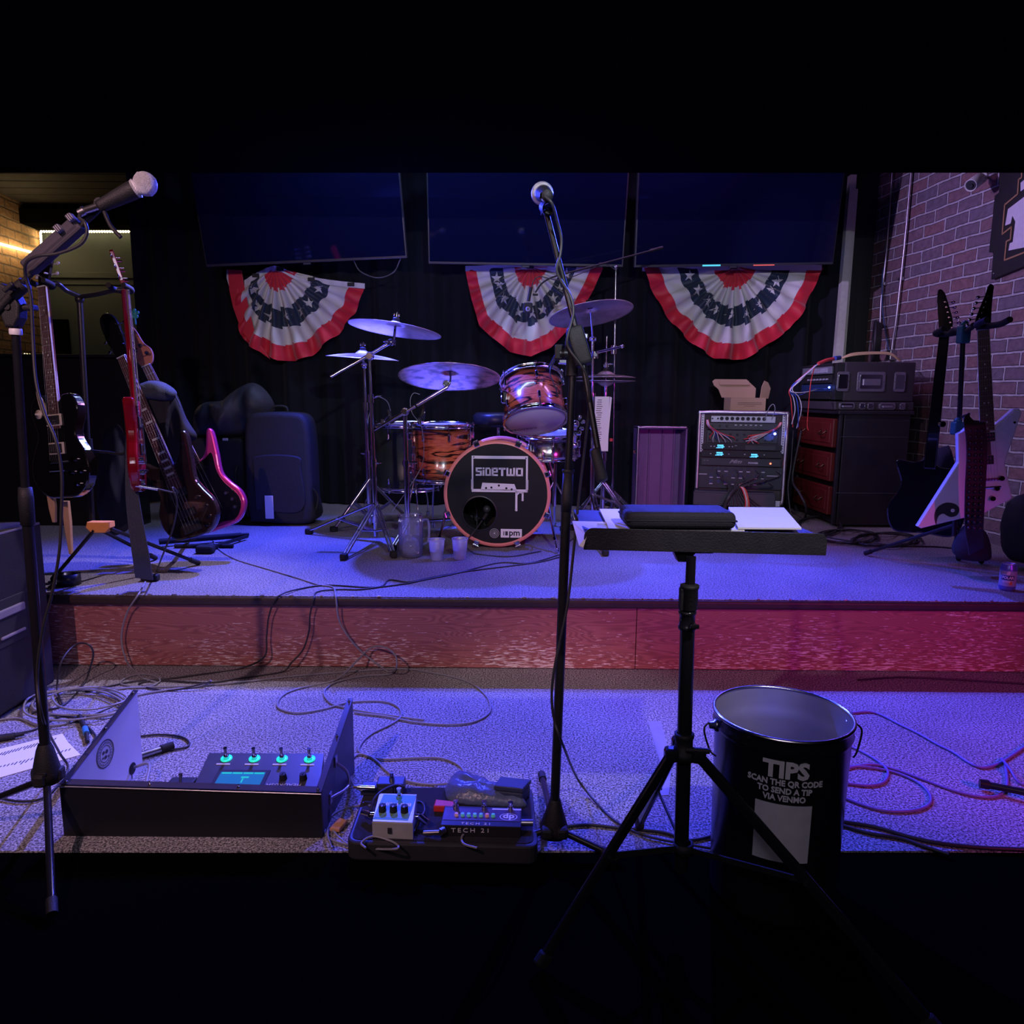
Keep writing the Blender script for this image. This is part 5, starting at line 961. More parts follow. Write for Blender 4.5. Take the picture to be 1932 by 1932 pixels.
# ================================================================== FLOOR CABLES
def cable(pts, r_, label, mat=CORDG, name='instrument_cable', sp=7): b = MB(); b.tube(pts, r_, 8, sp=sp); return tag(b.build(name, mat), label, 'cable')
F = lambda x, y, z=.005: PZ(x, y, z)
S = lambda x, y, z=ST+.004: PZ(x, y, z)
W_ = lambda x, y, Y=2.945: P(x, y, Y)
cable([S(398, 1012), S(412, 1035), S(445, 1055), S(500, 1072), S(560, 1090), S(600, 1103), S(628, 1108), V3(W_(633, 1125)), W_(640, 1170), W_(660, 1205), W_(685, 1232), W_(715, 1255, 2.93), F(735, 1268), F(748, 1258, .06), F(745, 1235, .10), F(725, 1221, .12), F(700, 1222, .10), F(672, 1248, .06), F(632, 1283), F(560, 1300), F(530, 1315), F(525, 1335), F(560, 1345), F(610, 1338), F(660, 1325), F(720, 1323), F(750, 1333), F(757, 1350), F(740, 1365), F(700, 1385), F(680, 1405), F(680, 1420), F(720, 1432), F(780, 1430), F(830, 1430), F(860, 1440), F(875, 1455), F(868, 1470, .03), F(850, 1478, .058)], .0037, 'grey lead falling over the stage front and looping across the middle carpet')
cable([S(1060, 1050), S(1020, 1060), S(960, 1068), S(880, 1078), S(810, 1090), S(770, 1098), S(735, 1094), S(720, 1106), S(680, 1112), S(640, 1112), S(600, 1116), W_(592, 1130), W_(585, 1160), W_(583, 1190), W_(572, 1225), W_(550, 1250, 2.93), F(530, 1268), F(450, 1280), F(390, 1288), F(300, 1284), F(262, 1290), F(290, 1300), F(330, 1302), F(398, 1286, .03)], .0035, 'dark lead running from the kit over the stage edge to the left', CORD)
cable([S(1070, 1042), S(1000, 1062), S(940, 1062), S(860, 1082), S(800, 1094), S(760, 1102), S(700, 1108), S(620, 1104), S(570, 1110), W_(525, 1125), W_(508, 1160), W_(503, 1200), W_(498, 1240, 2.93), F(450, 1262), F(380, 1272), F(320, 1280), F(250, 1286), F(160, 1305)], .0035, 'dark lead crossing the stage behind the cups and dropping at left of centre', CORD)
cable([S(274, 1098), W_(262, 1120), W_(240, 1155), W_(229, 1200), W_(236, 1240, 2.93), F(250, 1262), F(270, 1280), F(296, 1288), F(285, 1294), F(260, 1296), F(228, 1290), F(236, 1280), F(262, 1272), F(290, 1275), F(302, 1285), F(280, 1292), F(210, 1302)], .0035, 'lead dropping from the guitar strap over the left of the stage front', CORDG)
cable([F(160, 1300), F(400, 1292), F(560, 1275), F(745, 1262), F(820, 1270), F(880, 1285), F(915, 1310), F(926, 1335), F(915, 1352), F(885, 1364), F(840, 1367), F(780, 1362), F(730, 1352), F(690, 1347), F(668, 1344)], .0037, 'grey lead sweeping in a wide loop over the carpet right of centre')
cable([F(748, 1262), F(735, 1272), F(690, 1275), F(640, 1285), F(616, 1298), F(612, 1312), F(626, 1328), F(650, 1335), F(690, 1343), F(760, 1353), F(800, 1358)], .0037, 'grey lead looping beside the tall side of the clear-covered box')
cable([F(868, 1476, .03), F(820, 1480), F(780, 1476), F(740, 1462), F(710, 1435), F(690, 1424), F(672, 1425), F(662, 1440), F(662, 1470), F(672, 1486, .03), PZ(682, 1490, .08)], .0037, 'grey lead curling to the silver plug on the pedalboard')
for i, (cx0, cy0, rx, ry, tx) in enumerate(((150, 1325, 88, 28, 'flat'), (135, 1330, 95, 30, 'f'), (165, 1318, 70, 20, 'f'))):
    pts = [F(cx0+rx*cos(a)*(1+.07*sin(3*a+i)), cy0+ry*sin(a)*(1+.12*cos(2*a+i)), .005+.008*i+.006*(1+sin(2.5*a))) for a in [k*.42+i for k in range(34)]]
    cable(pts, .0038, ('lowest coil of grey lead heaped beside the black speaker cabinet', 'middle coil of grey lead in the heap beside the black speaker cabinet', 'top coil of grey lead in the heap beside the black speaker cabinet')[i], sp=4)
cable([F(118, 1330), F(108, 1300, .02), F(115, 1250, .12), F(140, 1218, .16), F(165, 1215, .17), F(176, 1232, .13), F(170, 1260, .06), F(158, 1290), F(120, 1330), F(60, 1345)], .0036, 'stiff loop of lead standing up beside the speaker cabinet', CORD)
cable([F(-40, 1365), F(30, 1355), F(70, 1368), F(110, 1368), F(150, 1357), F(200, 1337), F(260, 1312), F(330, 1300), F(380, 1295), F(398, 1284, .03)], .0038, 'grey lead running from the left edge toward the stage front')
cable([F(-40, 1400), F(0, 1388), F(60, 1378), F(120, 1350), F(160, 1368), F(180, 1388), F(175, 1400)], .0036, 'black lead with a connector near the set list', CORD)
b = MB(); b.cyl(F(-10, 1395, .012), F(28, 1388, .012), .011); b.cyl(F(28, 1388, .012), F(45, 1384, .012), .007); tag(b.build('cable_connector', MATTE), 'black cable connector at the left edge of the carpet', 'connector')
b = MB(); b.cyl(F(150, 1352, .012), F(160, 1374, .012), .009); b.cyl(F(160, 1374, .012), F(163, 1384, .012), .0098, mi=1); b.cyl(F(163, 1384, .012), F(165, 1400, .010), .0065); tag(b.build('cable_connector', [MATTE, M('blue_collar', (.05, .25, .6), .4)]), 'black connector with a blue collar beside the set list', 'connector')
cable([F(258, 1390), F(300, 1386), F(340, 1390), F(356, 1400), F(350, 1410), F(310, 1416), F(262, 1420)], .0036, 'dark lead looping behind the clear-covered box beside the stand leg', CORD)
# right side coils
VIO = M('violet_cable_jacket', (.20, .16, .42), .4)
cable([F(1608, 1345), F(1640, 1343), F(1665, 1350), F(1700, 1368), F(1735, 1385), F(1770, 1405), F(1800, 1420), F(1830, 1440), F(1855, 1448), F(1885, 1440), F(1910, 1425), F(1960, 1390)], .0042, 'violet lead snaking from behind the bucket to the right edge', VIO)
cable([F(1595, 1405), F(1620, 1415), F(1655, 1435), F(1675, 1455), F(1668, 1475), F(1640, 1482), F(1600, 1478), F(1570, 1470), F(1580, 1450), F(1620, 1446), F(1680, 1455), F(1730, 1475), F(1755, 1500), F(1750, 1520), F(1715, 1530), F(1660, 1528), F(1600, 1508), F(1570, 1490), F(1580, 1458), F(1640, 1442), F(1690, 1452), F(1740, 1470), F(1800, 1492), F(1850, 1503), F(1885, 1500), F(1900, 1480), F(1896, 1440), F(1890, 1432), F(1905, 1450, .02), F(1925, 1478), F(1960, 1482)], .0042, 'coiled violet lead on the carpet right of the bucket', VIO)
cable([F(1588, 1550), F(1650, 1560), F(1720, 1580), F(1780, 1592), F(1860, 1600), F(1960, 1604)], .0055, 'thick black cable along the bottom right of the carpet', CORD)
cable([F(1588, 1557), F(1640, 1572), F(1700, 1582), F(1740, 1596), F(1790, 1612)], .005, 'second thick black cable diverging below the first at bottom right', CORD)
b = MB(); b.cyl(F(1860, 1480, .02), F(1960, 1500, .03), .010); b.cyl(F(1848, 1478, .02), F(1866, 1481, .02), .0135); tag(b.build('stand_leg_end', BLACK), 'black rubber-tipped stand leg poking in at the right edge', 'stand')
cable([F(700, 1600), F(650, 1592), F(620, 1580), F(613, 1560), F(630, 1535), F(665, 1522), F(700, 1520, .06)], .003, 'thin lead curling off the left of the pedalboard')
cable([F(626, 1600, .01), F(618, 1575, .01), F(622, 1560, .01), F(640, 1580, .01), F(670, 1598, .01), F(745, 1602, .06), PZ(744, 1590, .06), PZ(705, 1578, .065), PZ(682, 1590, .062), PZ(690, 1600, .06)], .0028, 'thin lead bunched at the front left of the pedalboard')
cable([PZ(885, 1567, .06), PZ(872, 1578, .06), PZ(875, 1592, .06), PZ(900, 1600, .06)], .003, 'thin pale lead at the front of the pedalboard', CORDG)
cable([F(1060, 1560), F(1110, 1556), F(1170, 1562), F(1250, 1570), F(1300, 1585), F(1350, 1575), F(1352, 1570)], .0042, 'black cable lying behind the music stand legs', CORD)
cable([F(1620, 1283), F(1700, 1278), F(1800, 1282), F(1960, 1292)], .004, 'thin black cable along the foot of the stage at right', CORD)
# ================================================================== SPEAKER CABINET (left)
CABM = M('black_textured_paint', (.014, .013, .020), .55, 0, .2, 30, .5, 500)
xs = -1.775; y_far = PX(112, 1300, xs).y; zt_c = P(108, 984, 2.76).z
r = thing('speaker_cabinet', V3((-2.1, 2.35, 0)), 'big black speaker cabinet at the left edge in front of the stage', 'speaker')
b = MB(); b.box((xs-.30, 2.32, zt_c/2+.01), (.60, .87, zt_c-.02), bev=.012, seg=3); part('body', b, CABM, r)
b = MB(); c_ = PX(20, 1170, xs); b.box((xs+.001, c_.y, c_.z), (.006, .17, .17), bev=.003); b.box((xs+.006, c_.y, c_.z+.035), (.012, .14, .030), bev=.005, mi=1); b.box((xs+.006, c_.y, c_.z-.05), (.010, .13, .012), bev=.005, mi=1); part('recessed_handle', b, [INK, M('worn_grey_plastic', (.22, .20, .24), .45)], r, 'recessed grey hand grip')
b = MB(); c0_ = PX(0, 1012, xs); b.box((xs-.001, 2.32, zt_c-.004), (.006, .85, .008), bev=.002); part('edge_strip', b, M('scuffed_edge', (.16, .14, .20), .4), r)
for y_ in (2.0, 2.66):
    for x_ in (-.52, -.06): b = MB(); b.cyl((xs+x_, y_, 0), (xs+x_, y_, .02), .02); part('foot', b, RUBBER, r)
# roll of tape
q = PZ(131, 1103, ST); b = MB(); b.lathe([(.026, 0), (.046, 0), (.046, .048), (.026, .048), (.026, 0)], (q.x, q.y, ST+.001), n=40); tag(b.build('tape_roll', M('black_tape_roll', (.02, .02, .03), .35)), 'roll of black tape standing on the stage corner beside the speaker cabinet', 'tape')
# ================================================================== GUITARS
STRING = M('steel_string', (.30, .30, .33), .3, 1, 0); ROSE = M('rosewood_fretboard', (.075, .030, .028), .5, 0, .3, 40); PEARL = M('pearl_inlay', (.55, .60, .55), .3, 0, .1, 30); MAPLE = M('maple_neck', (.50, .30, .16), .35, 0, .1, 20)
def gframe(pin, nut, face):
    y = (nut-pin); L_ = y.length; y.normalize(); z = V3(face); z = (z-y*z.dot(y)).normalized(); return frame(pin, y.cross(z), y, z), L_
def fill(b, outline, th, T, mi=0, bev=.006, z0=None): b.prism(outline, th, T, mi, bev, 3, z0=z0)
def neck(r, T, L_, join, w0, w1, strings, inl, wood, fb=ROSE, sc=None, brid=None, side=None):
    zf = .006
    b = MB(); n = 10; vs = []; 
    for (yy_, w_) in ((join-.06, w0), (L_, w1)):
        for i in range(n+1): a = pi*i/n; vs.append((w_/2*cos(a), yy_, -.004-.018*sin(a)))
    b.add(vs, [[i, i+1, n+2+i, n+1+i] for i in range(n)]+[list(range(n+1)), list(range(n+1, 2*n+2))[::-1], [0, n+1, 2*n+1, n]], 0, True, T); nk = part('neck', b, wood, r)
    b = MB(); b.prism([(-w0/2, join-.12), (w0/2, join-.12), (w1/2, L_), (-w1/2, L_)], .007, T, 0, z0=-.003)
    if side: b.prism([(w0/2, join-.12), (w0/2+.0015, join-.12), (w1/2+.0015, L_), (w1/2, L_)], .0072, T, 3, z0=-.003); b.prism([(-w0/2-.0015, join-.12), (-w0/2, join-.12), (-w1/2, L_), (-w1/2-.0015, L_)], .0072, T, 3, z0=-.003)
    scale = L_-brid
    for k in range(1, 23):
        yf = L_-scale*(1-2**(-k/12.))
        if yf < join-.11: break
        t = (yf-(join-.12))/(L_-join+.12); w_ = w0+(w1-w0)*t; b.box((0, yf, .0045), (w_, .0012, .0018), T, 1)
        if k in (3, 5, 7, 9, 12, 15, 17, 19, 21):
            ym = (yf+L_-scale*(1-2**(-(k-1)/12.)))/2
            if inl == 'block': b.box((0, ym, .0042), (w_*.62, max(.006, scale*.012), .0006), T, 2)
            elif inl == 'dot':
                for dx in ((-.008, .008) if k == 12 else (0,)): b.lathe([(0, .0045), (.0035, .0045)], n=10, mi=2, T=T @ Matrix.Translation((dx, ym, 0)))
            b.lathe([(0, 0), (.0016, .0)], n=6, mi=2, T=T @ Matrix.Translation((w_/2+.0018, ym, 0)) @ Matrix.Rotation(pi/2, 4, 'Y'))
    part('fretboard', b, [fb, STRING, PEARL, M('cream_binding', (.35, .30, .28), .4)], r)
    for i in range(strings):
        t = (i/(strings-1)-.5); b = MB(); b.cyl(T @ V3((t*w0*1.05, brid, .017)), T @ V3((t*w1*.82, L_, .0075)), .0004 if strings > 5 else .0008, n=6, cap=False); part('string', b, STRING, r)
    b = MB(); b.box((0, L_, .005), (w1, .004, .009), T); part('nut', b, PEARL, r)
def tuner(r, T, x, y, z=-.005, s=1, post=True, nm='tuning_peg', mat=None):
    b = MB(); b.cyl(T @ V3((x, y, z-.012)), T @ V3((x+.028*s, y, z-.012)), .0022, n=8); b.ball(V3((x+.033*s, y, z-.012)), .009, (1, .8, .45), 12, T=T)
    if post: b.cyl(T @ V3((x, y, z-.014)), T @ V3((x, y, z+.018)), .0035, n=8)
    part(nm, b, mat or CHROME, r)
def pickup(r, T, y, w_=.068, h=.036, ringm=None, z=.002, cover=None, bars=0):
    b = MB()
    if ringm: b.box((0, y, z+.003), (w_+.018, h+.012, .006), T, 0, .002)
    b.box((0, y, z+.008), (w_, h, .010), T, 1, .002)
    for k in range(6): b.cyl(T @ V3((-w_*.38+w_*.76*k/5, y-.008, z+.013)), T @ V3((-w_*.38+w_*.76*k/5, y-.008, z+.0142)), .0022, n=8, mi=2)
    part('pickup', b, [ringm or MATTE, cover or MATTE, CHROME], r)
def knob(r, T, x, y, z, mat, R_=.011, h=.014): b = MB(); b.cyl(T @ V3((x, y, z)), T @ V3((x, y, z+h)), R_, R_*.85, n=18); part('control_knob', b, mat, r)
def bridge(r, T, y, w_=.075, n=6): b = MB(); b.box((0, y, .010), (w_, .012, .010), T, 0, .003); [b.box((-w_*.36+w_*.72*k/(n-1), y, .0155), (.007, .013, .004), T, 0, .001) for k in range(n)]; b.cyl(T @ V3((-w_*.45, y, 0)), T @ V3((-w_*.45, y, .016)), .006); b.cyl(T @ V3((w_*.45, y, 0)), T @ V3((w_*.45, y, .016)), .006); part('bridge', b, CHROME, r)
def sp2(pts, n=6):
    q = spline([V3((x, y, 0)) for x, y in pts+[pts[0]]], n)[:-1]; return [(v.x, v.y) for v in q]
GBLK = M('gloss_black_lacquer', (.006, .006, .008), .10, 0, 0, coat=1)
LP = [(0, -.004), (.08, .002), (.145, .05), (.165, .115), (.145, .185), (.112, .235), (.108, .275), (.128, .325), (.128, .375), (.095, .415), (.05, .415), (.03, .395), (.0, .392), (-.04, .40), (-.085, .425), (-.125, .40), (-.138, .35), (-.118, .29), (-.112, .245), (-.145, .185), (-.165, .115), (-.145, .05), (-.08, .002)]
# black single-cut, neck upright at the far left
pin, nut = P(118, 938, 3.02), P(80, 541, 3.10); T, L_ = gframe(pin, nut, (-.35, -.9, .05))
r = thing('electric_guitar', V3((pin.x, pin.y, ST)), 'black single-cut electric guitar with cream pickup rings hanging at the far left', 'guitar')
b = MB(); fill(b, sp2(LP), .046, T, 0, .008, z0=-.044); part('body', b, GBLK, r)
neck(r, T, L_, .40, .055, .043, 6, 'dot', M('dark_mahogany', (.10, .03, .02), .3), sc=.628, brid=.145, side=True)
b = MB(); fill(b, [(-.022, L_), (.022, L_), (.030, L_+.05), (.044, L_+.165), (.012, L_+.185), (0, L_+.175), (-.012, L_+.185), (-.044, L_+.165), (-.030, L_+.05)], .014, T @ Matrix.Translation((0, L_, 0)) @ Matrix.Rotation(-.2, 4, 'X') @ Matrix.Translation((0, -L_, 0)), 0, .002, z0=-.012); part('headstock', b, GBLK, r)
for k in range(3):
    for s_ in (1, -1): tuner(r, T, s_*.026, L_+.05+k*.042, -.012-.008*k, s_, mat=M('pearl_tuner', (.5, .5, .52), .3))
CRR = M('cream_plastic', (.62, .56, .46), .4)
pickup(r, T, .315, ringm=CRR); pickup(r, T, .20, ringm=CRR); bridge(r, T, .145)
b = MB(); b.box((0, .110, .012), (.085, .012, .012), T, 0, .005); part('tailpiece', b, CHROME, r)
b = MB(); b.lathe([(0, 0), (.019, 0), (.019, .003), (.006, .004), (.004, .016), (0, .018)], n=24, T=T @ Matrix.Translation((-.088, .345, .002))); part('toggle_switch', b, CRR, r)
b = MB(); b.prism(sp2([(-.045, .30), (-.075, .34), (-.09, .42), (-.055, .38), (-.04, .34)]), .002, T @ Matrix.Translation((.0, .02, .003)), 0); part('horn_edge', b, M('natural_binding', (.45, .38, .30), .5), r)
for x_, y_ in ((.095, .15), (.125, .10), (.075, .10), (.10, .05)): knob(r, T, x_, y_, .002, CHROMED)
# red double-cut seen from its side
pin, nut = P(272, 928, 3.05), P(240, 549, 3.12); T, L_ = gframe(pin, nut, (.93, .37, .03))
r = thing('electric_guitar', V3((pin.x, pin.y, ST)), 'red electric guitar seen edge-on, hanging from the stand at left', 'guitar')
SG = [(0, 0), (.09, .01), (.155, .07), (.16, .14), (.125, .21), (.12, .27), (.155, .37), (.12, .385), (.07, .33), (.0, .32), (-.06, .33), (-.11, .375), (-.15, .365), (-.12, .27), (-.125, .21), (-.16, .14), (-.155, .07), (-.09, .01)]
REDL = M('cherry_red_lacquer', (.22, .004, .012), .16, 0, .2, 20, coat=.8); b = MB(); fill(b, sp2(SG), .040, T, 0, .010, z0=-.038); part('body', b, REDL, r)
neck(r, T, L_, .34, .055, .043, 6, 'dot', REDL, brid=.12)
b = MB(); fill(b, [(-.022, L_), (.022, L_), (.028, L_+.04), (.040, L_+.15), (.012, L_+.165), (-.012, L_+.165), (-.040, L_+.15), (-.028, L_+.04)], .014, T @ Matrix.Translation((0, L_, 0)) @ Matrix.Rotation(-.25, 4, 'X') @ Matrix.Translation((0, -L_, 0)), 0, .002, z0=-.012); part('headstock', b, REDL, r)
for k in range(3):
    for s_ in (1, -1): tuner(r, T, s_*.026, L_+.045+k*.04, -.010-.010*k, s_)
pickup(r, T, .285, ringm=MATTE, cover=CHROME); pickup(r, T, .175, ringm=MATTE, cover=CHROME); bridge(r, T, .12)
b = MB(); b.box((0, .085, .014), (.085, .014, .012), T, 0, .005); part('tailpiece', b, CHROME, r)
for x_, y_ in ((-.09, .13), (-.12, .08), (-.07, .08), (-.10, .04)): knob(r, T, x_, y_, .002, CHROMED)
b = MB(); b.cyl(T @ V3((-.11, .03, -.02)), T @ V3((-.11, .01, .06)), .007); part('jack_plug', b, CHROME, r)
cable([T @ V3((-.11, .01, .06)), T @ V3((-.12, -.01, .13)), P(325, 920, 2.95), P(334, 950, 2.95), P(325, 1000, 2.98), P(306, 1050, 3.02), S(295, 1078)], .0035, 'dark lead arching out of the red guitar down to the stage', CORD)
# strap hanging to the stage edge
STR_ = M('woven_dark_strap', (.045, .05, .07), .35, 0, .5, 160, .8, 350)
def ribbon(pts, widths, th, Tup=(0, -1, 0), n=6):
    b = MB(); q = spline(pts, n); m = len(q); vs = []
    for i, p in enumerate(q):
        t = (q[min(i+1, m-1)]-q[max(0, i-1)]).normalized(); u = V3(Tup); u = (u-t*u.dot(t)).normalized(); x = t.cross(u); f = i/(m-1)*(len(widths)-1); k = min(int(f), len(widths)-2); w_ = widths[k]+(widths[k+1]-widths[k])*(f-k)
        vs += [p+x*w_/2+u*th/2, p-x*w_/2+u*th/2, p-x*w_/2-u*th/2, p+x*w_/2-u*th/2]
    fs = [[4*i+k, 4*i+(k+1) % 4, 4*i+4+(k+1) % 4, 4*i+4+k] for i in range(m-1) for k in range(4)]+[[3, 2, 1, 0], [4*m-4, 4*m-3, 4*m-2, 4*m-1]]
    b.add(vs, fs); return b
b = ribbon([P(246, 800, 3.03), P(247, 880, 3.02), P(250, 940, 3.01), P(258, 1000, 3.0), P(266, 1050, 3.0), P(272, 1092, 3.04)], [.03, .045, .055, .065, .07, .075], .004); tag(b.build('guitar_strap', STR_), 'dark woven guitar strap dangling from the red guitar to the stage edge', 'strap')
b = MB(); q = PZ(284, 1096, ST); b.box((q.x, q.y, ST+.016), (.075, .035, .028), bev=.006); tag(b.build('strap_end', MATTE), 'black block at the foot of the dangling strap', 'strap')
# stand for these two
r = thing('guitar_stand', PZ(190, 1060, ST), 'black twin guitar stand with orange bracket at left of the stage', 'guitar stand')
b = MB(); t0, t1 = P(150, 565, 3.22), P(175, 1000, 3.22); b.cyl(t1, t0, .0115); b.cyl(P(168, 850, 3.22), P(166, 828, 3.22), .017); b.ball(t0, .018); part('pole', b, BLACK, r)
for pts, lab in (((P(152, 560, 3.22), P(125, 548, 3.18), P(108, 535, 3.14), P(88, 538, 3.14)), 'l'), ((P(152, 560, 3.22), P(185, 555, 3.18), P(215, 548, 3.14), P(236, 547, 3.15)), 'r')):
    b = MB(); b.tube(pts, .009, 8); e = pts[-1]; part('hanger_arm', b, BLACK, r)
    b = MB(); sx = 1 if lab == 'r' else -1; b.tube([e+V3((-.03, -.07, .01)), e+V3((-.035, -.02, 0)), e+V3((-.012, .02, -.004)), e+V3((.012, .02, -.004)), e+V3((.035, -.02, 0)), e+V3((.03, -.07, .01))], .011, 10); part('yoke', b, RUBBER, r)
b = MB(); c_ = P(190, 994, 3.14); T = frame(c_, X3, Z3, -Y3); b.prism([(-.045, .024), (.05, .024), (.05, .0), (.03, -.022), (-.03, -.022), (-.052, .0)], .05, T, 0, .004); part('leg_bracket', b, M('orange_plastic', (.85, .33, .08), .5), r, 'orange plastic bracket')
for s0, e in ((P(178, 1000, 3.12), PZ(100, 1092, ST+.01)), (P(210, 998, 3.12), PZ(374, 1062, ST+.012)), (P(190, 1000, 3.16), V3((c_.x, 3.6, ST+.012)))):
    b = MB(); b.cyl(s0, e, .008); lg = part('leg', b, BLACK, r); d = (e-s0).normalized(); b = MB(); b.cyl(e-d*.05, e, .012); b.ball(e, .0115, n=10); part('rubber_foot', b, RUBBER, lg)
b = MB(); b.tube([P(166, 850, 3.2), P(200, 853, 3.12), P(238, 853, 3.06), P(238, 800, 3.02), P(235, 770, 3.02)], .006); part('body_rest', b, RUBBER, r)
for k, (x0, y0_, x1, y1_) in enumerate(((97, 935, 97, 985), (124, 945, 128, 1045))):
    b = MB(); T = frame(P(x0, y0_, 3.16), X3, Z3, -Y3); h_ = (P(x0, y0_, 3.16)-P(x1, y1_, 3.16)).length; b.prism([(-.016, 0), (.014, 0), (.016, -h_*.4), (.010, -h_), (-.002, -h_), (-.012, -h_*.5)], .02, T, 0, .004); part('wooden_leg', b, MAPLE, r, 'pale wooden leg')
# hoodie + basses
def cloth_blob(pts, Yd, th, name, mat, label, cat, seed=1, amp=.02, parent=None):
    """draped garment: an outline at its own distance, given real thickness and folds"""
    c_ = sum((V3(p) for p in pts), V3((0, 0, 0)))/len(pts); ring = spline(list(pts)+[pts[0]], 6)[:-1]; m = len(ring); K = 9; b = MB(); vs = []
    for sgn in (-1, 1):
        for k in range(K+1):
            t = k/K
            for p in ring:
                v = p.lerp(c_, t); f = sqrt(max(0, 1-(1-t)**2)); w_ = mnoise.noise(V3((v.x*9+seed, v.z*4, sgn)))*amp*2+mnoise.noise(V3((v.x*26+seed, v.z*9, sgn)))*amp
                vs.append(V3((v.x, v.y+sgn*(th/2*f+w_*f), v.z)))
    h = (K+1)*m
    for s_, off in ((0, 0), (1, h)):
        for k in range(K):
            for i in range(m): q = [off+k*m+i, off+k*m+(i+1) % m, off+(k+1)*m+(i+1) % m, off+(k+1)*m+i]; b.F.append(q if s_ else q[::-1]); b.I.append(0); b.S.append(True)
    b.V = vs
    if parent: return part(name, b, mat, parent, label)
    return tag(b.build(name, mat), label, cat)
BS = [(0, 0), (.08, .005), (.14, .06), (.15, .13), (.12, .20), (.105, .26), (.13, .36), (.15, .46), (.125, .475), (.085, .40), (.045, .36), (0, .36), (-.045, .36), (-.08, .38), (-.12, .42), (-.14, .40), (-.115, .31), (-.11, .23), (-.15, .16), (-.155, .09), (-.11, .02)]
pin, nut = P(372, 1013, 3.42), P(230, 673, 3.50); T, L_ = gframe(pin, nut, (-.22, -.93, .1))
r = thing('bass_guitar', V3((pin.x, pin.y, ST)), 'black five-string bass with block inlays leaning at left behind the red guitar', 'bass guitar')
b = MB(); fill(b, sp2([(x*1.0, y) for x, y in BS]), .042, T, 0, .012, z0=-.040); part('body', b, M('dark_walnut_gloss', (.020, .012, .012), .14, 0, .3, 9, coat=.8), r)
neck(r, T, L_, .36, .066, .046, 5, 'block', M('dark_wenge', (.05, .03, .025), .4), brid=.06)
b = MB(); fill(b, sp2([(-.024, L_), (.024, L_), (.040, L_+.05), (.046, L_+.15), (.02, L_+.205), (-.03, L_+.20), (-.045, L_+.13), (-.034, L_+.04)], 4), .015, T, 0, .002, z0=-.014); part('headstock', b, GBLK, r)
for k in range(5): tuner(r, T, (.034 if k < 3 else -.034), L_+.05+(k % 3)*.048, -.01, 1 if k < 3 else -1, mat=CHROMED)
for y_ in (.22, .12): b = MB(); b.box((0, y_, .006), (.095, .036, .012), T, 0, .004); part('pickup', b, MATTE, r)
b = MB(); b.box((0, .055, .006), (.10, .055, .012), T, 0, .003); [b.cyl(T @ V3((-.036+k*.018, .035, .012)), T @ V3((-.036+k*.018, .075, .012)), .005, n=8) for k in range(5)]; part('bridge', b, MATTE, r)
for x_, y_ in ((.085, .17), (.105, .12), (.10, .07), (.075, .035)): knob(r, T, x_, y_, .002, CHROMED, .009)
pin, nut = P(425, 995, 3.62), P(276, 690, 3.72); T, L_ = gframe(pin, nut, (.08, -.97, .1))
r = thing('bass_guitar', V3((pin.x, pin.y, ST)), 'pink sparkle bass with black scratchplate and reddish headstock, furthest right of the left guitars', 'bass guitar')
b = MB(); fill(b, sp2([(x*1.0, y) for x, y in BS]), .042, T, 0, .012, z0=-.040); part('body', b, M('pink_sparkle', (.62, .04, .25), .25, .5, .45, 380, coat=.8), r)
b = MB(); b.prism(sp2([(0, .03), (.07, .02), (.12, .07), (.125, .13), (.095, .20), (.085, .27), (.10, .36), (.06, .35), (0, .34), (-.06, .34), (-.085, .29), (-.09, .22), (-.12, .14), (-.11, .07), (-.06, .03)]), .003, T, z0=.0025); part('scratchplate', b, GBLK, r)
for x_, y_ in ((.080, .15), (.095, .11), (.09, .07)): knob(r, T, x_, y_, .004, CHROME, .009)
neck(r, T, L_, .36, .064, .044, 4, 'dot', MAPLE, brid=.09)
HSK = M('reddish_stained_maple', (.42, .16, .09), .35, 0, .15, 14)
b = MB(); fill(b, sp2([(-.023, L_), (.024, L_), (.050, L_+.03), (.055, L_+.07), (.036, L_+.11), (.030, L_+.17), (.018, L_+.21), (-.012, L_+.21), (-.030, L_+.17), (-.036, L_+.06)], 4), .015, T, 0, .003, z0=-.014); part('headstock', b, HSK, r, 'reddish wooden headstock')
for k, (x_, y_) in enumerate(((.03, .055), (-.012, .09), (-.012, .13), (.018, .10))): b = MB(); b.cyl(T @ V3((x_, L_+y_, 0)), T @ V3((x_, L_+y_, .014)), .007); b.cyl(T @ V3((x_, L_+y_, 0)), T @ V3((x_, L_+y_, .003)), .010); part('tuning_peg', b, CHROMED, r)
b = MB(); b.ball(P(254, 592, 3.72), .012, (1, .5, 1), 10); [b.ball(P(254, 592, 3.72)+V3((.016*cos(a), 0, .016*sin(a))), .009, (1, .4, 1), 8) for a in [1.57+k*1.257 for k in range(5)]]; b.cyl(P(254, 592, 3.72), P(256, 612, 3.72), .004); part('flower_charm', b, M('teal_plastic', (.02, .28, .25), .5), r, 'small teal flower charm')
HOOD = M('charcoal_fleece', (.040, .050, .062), .95, 0, .3, 12, .6, 200); 
r = thing('hooded_jacket', P(320, 900, 3.56), 'dark hooded jacket draped over the pink bass neck', 'jacket')
cloth_blob([P(x, y, 3.56) for x, y in [(272, 728), (300, 718), (330, 738), (352, 790), (372, 825), (345, 842), (338, 870), (326, 880), (310, 850), (296, 810), (282, 770)]], 0, .10, 'body', M('black_fleece', (.016, .017, .024), .95, 0, .3, 12), None, None, 2, .02, parent=r)
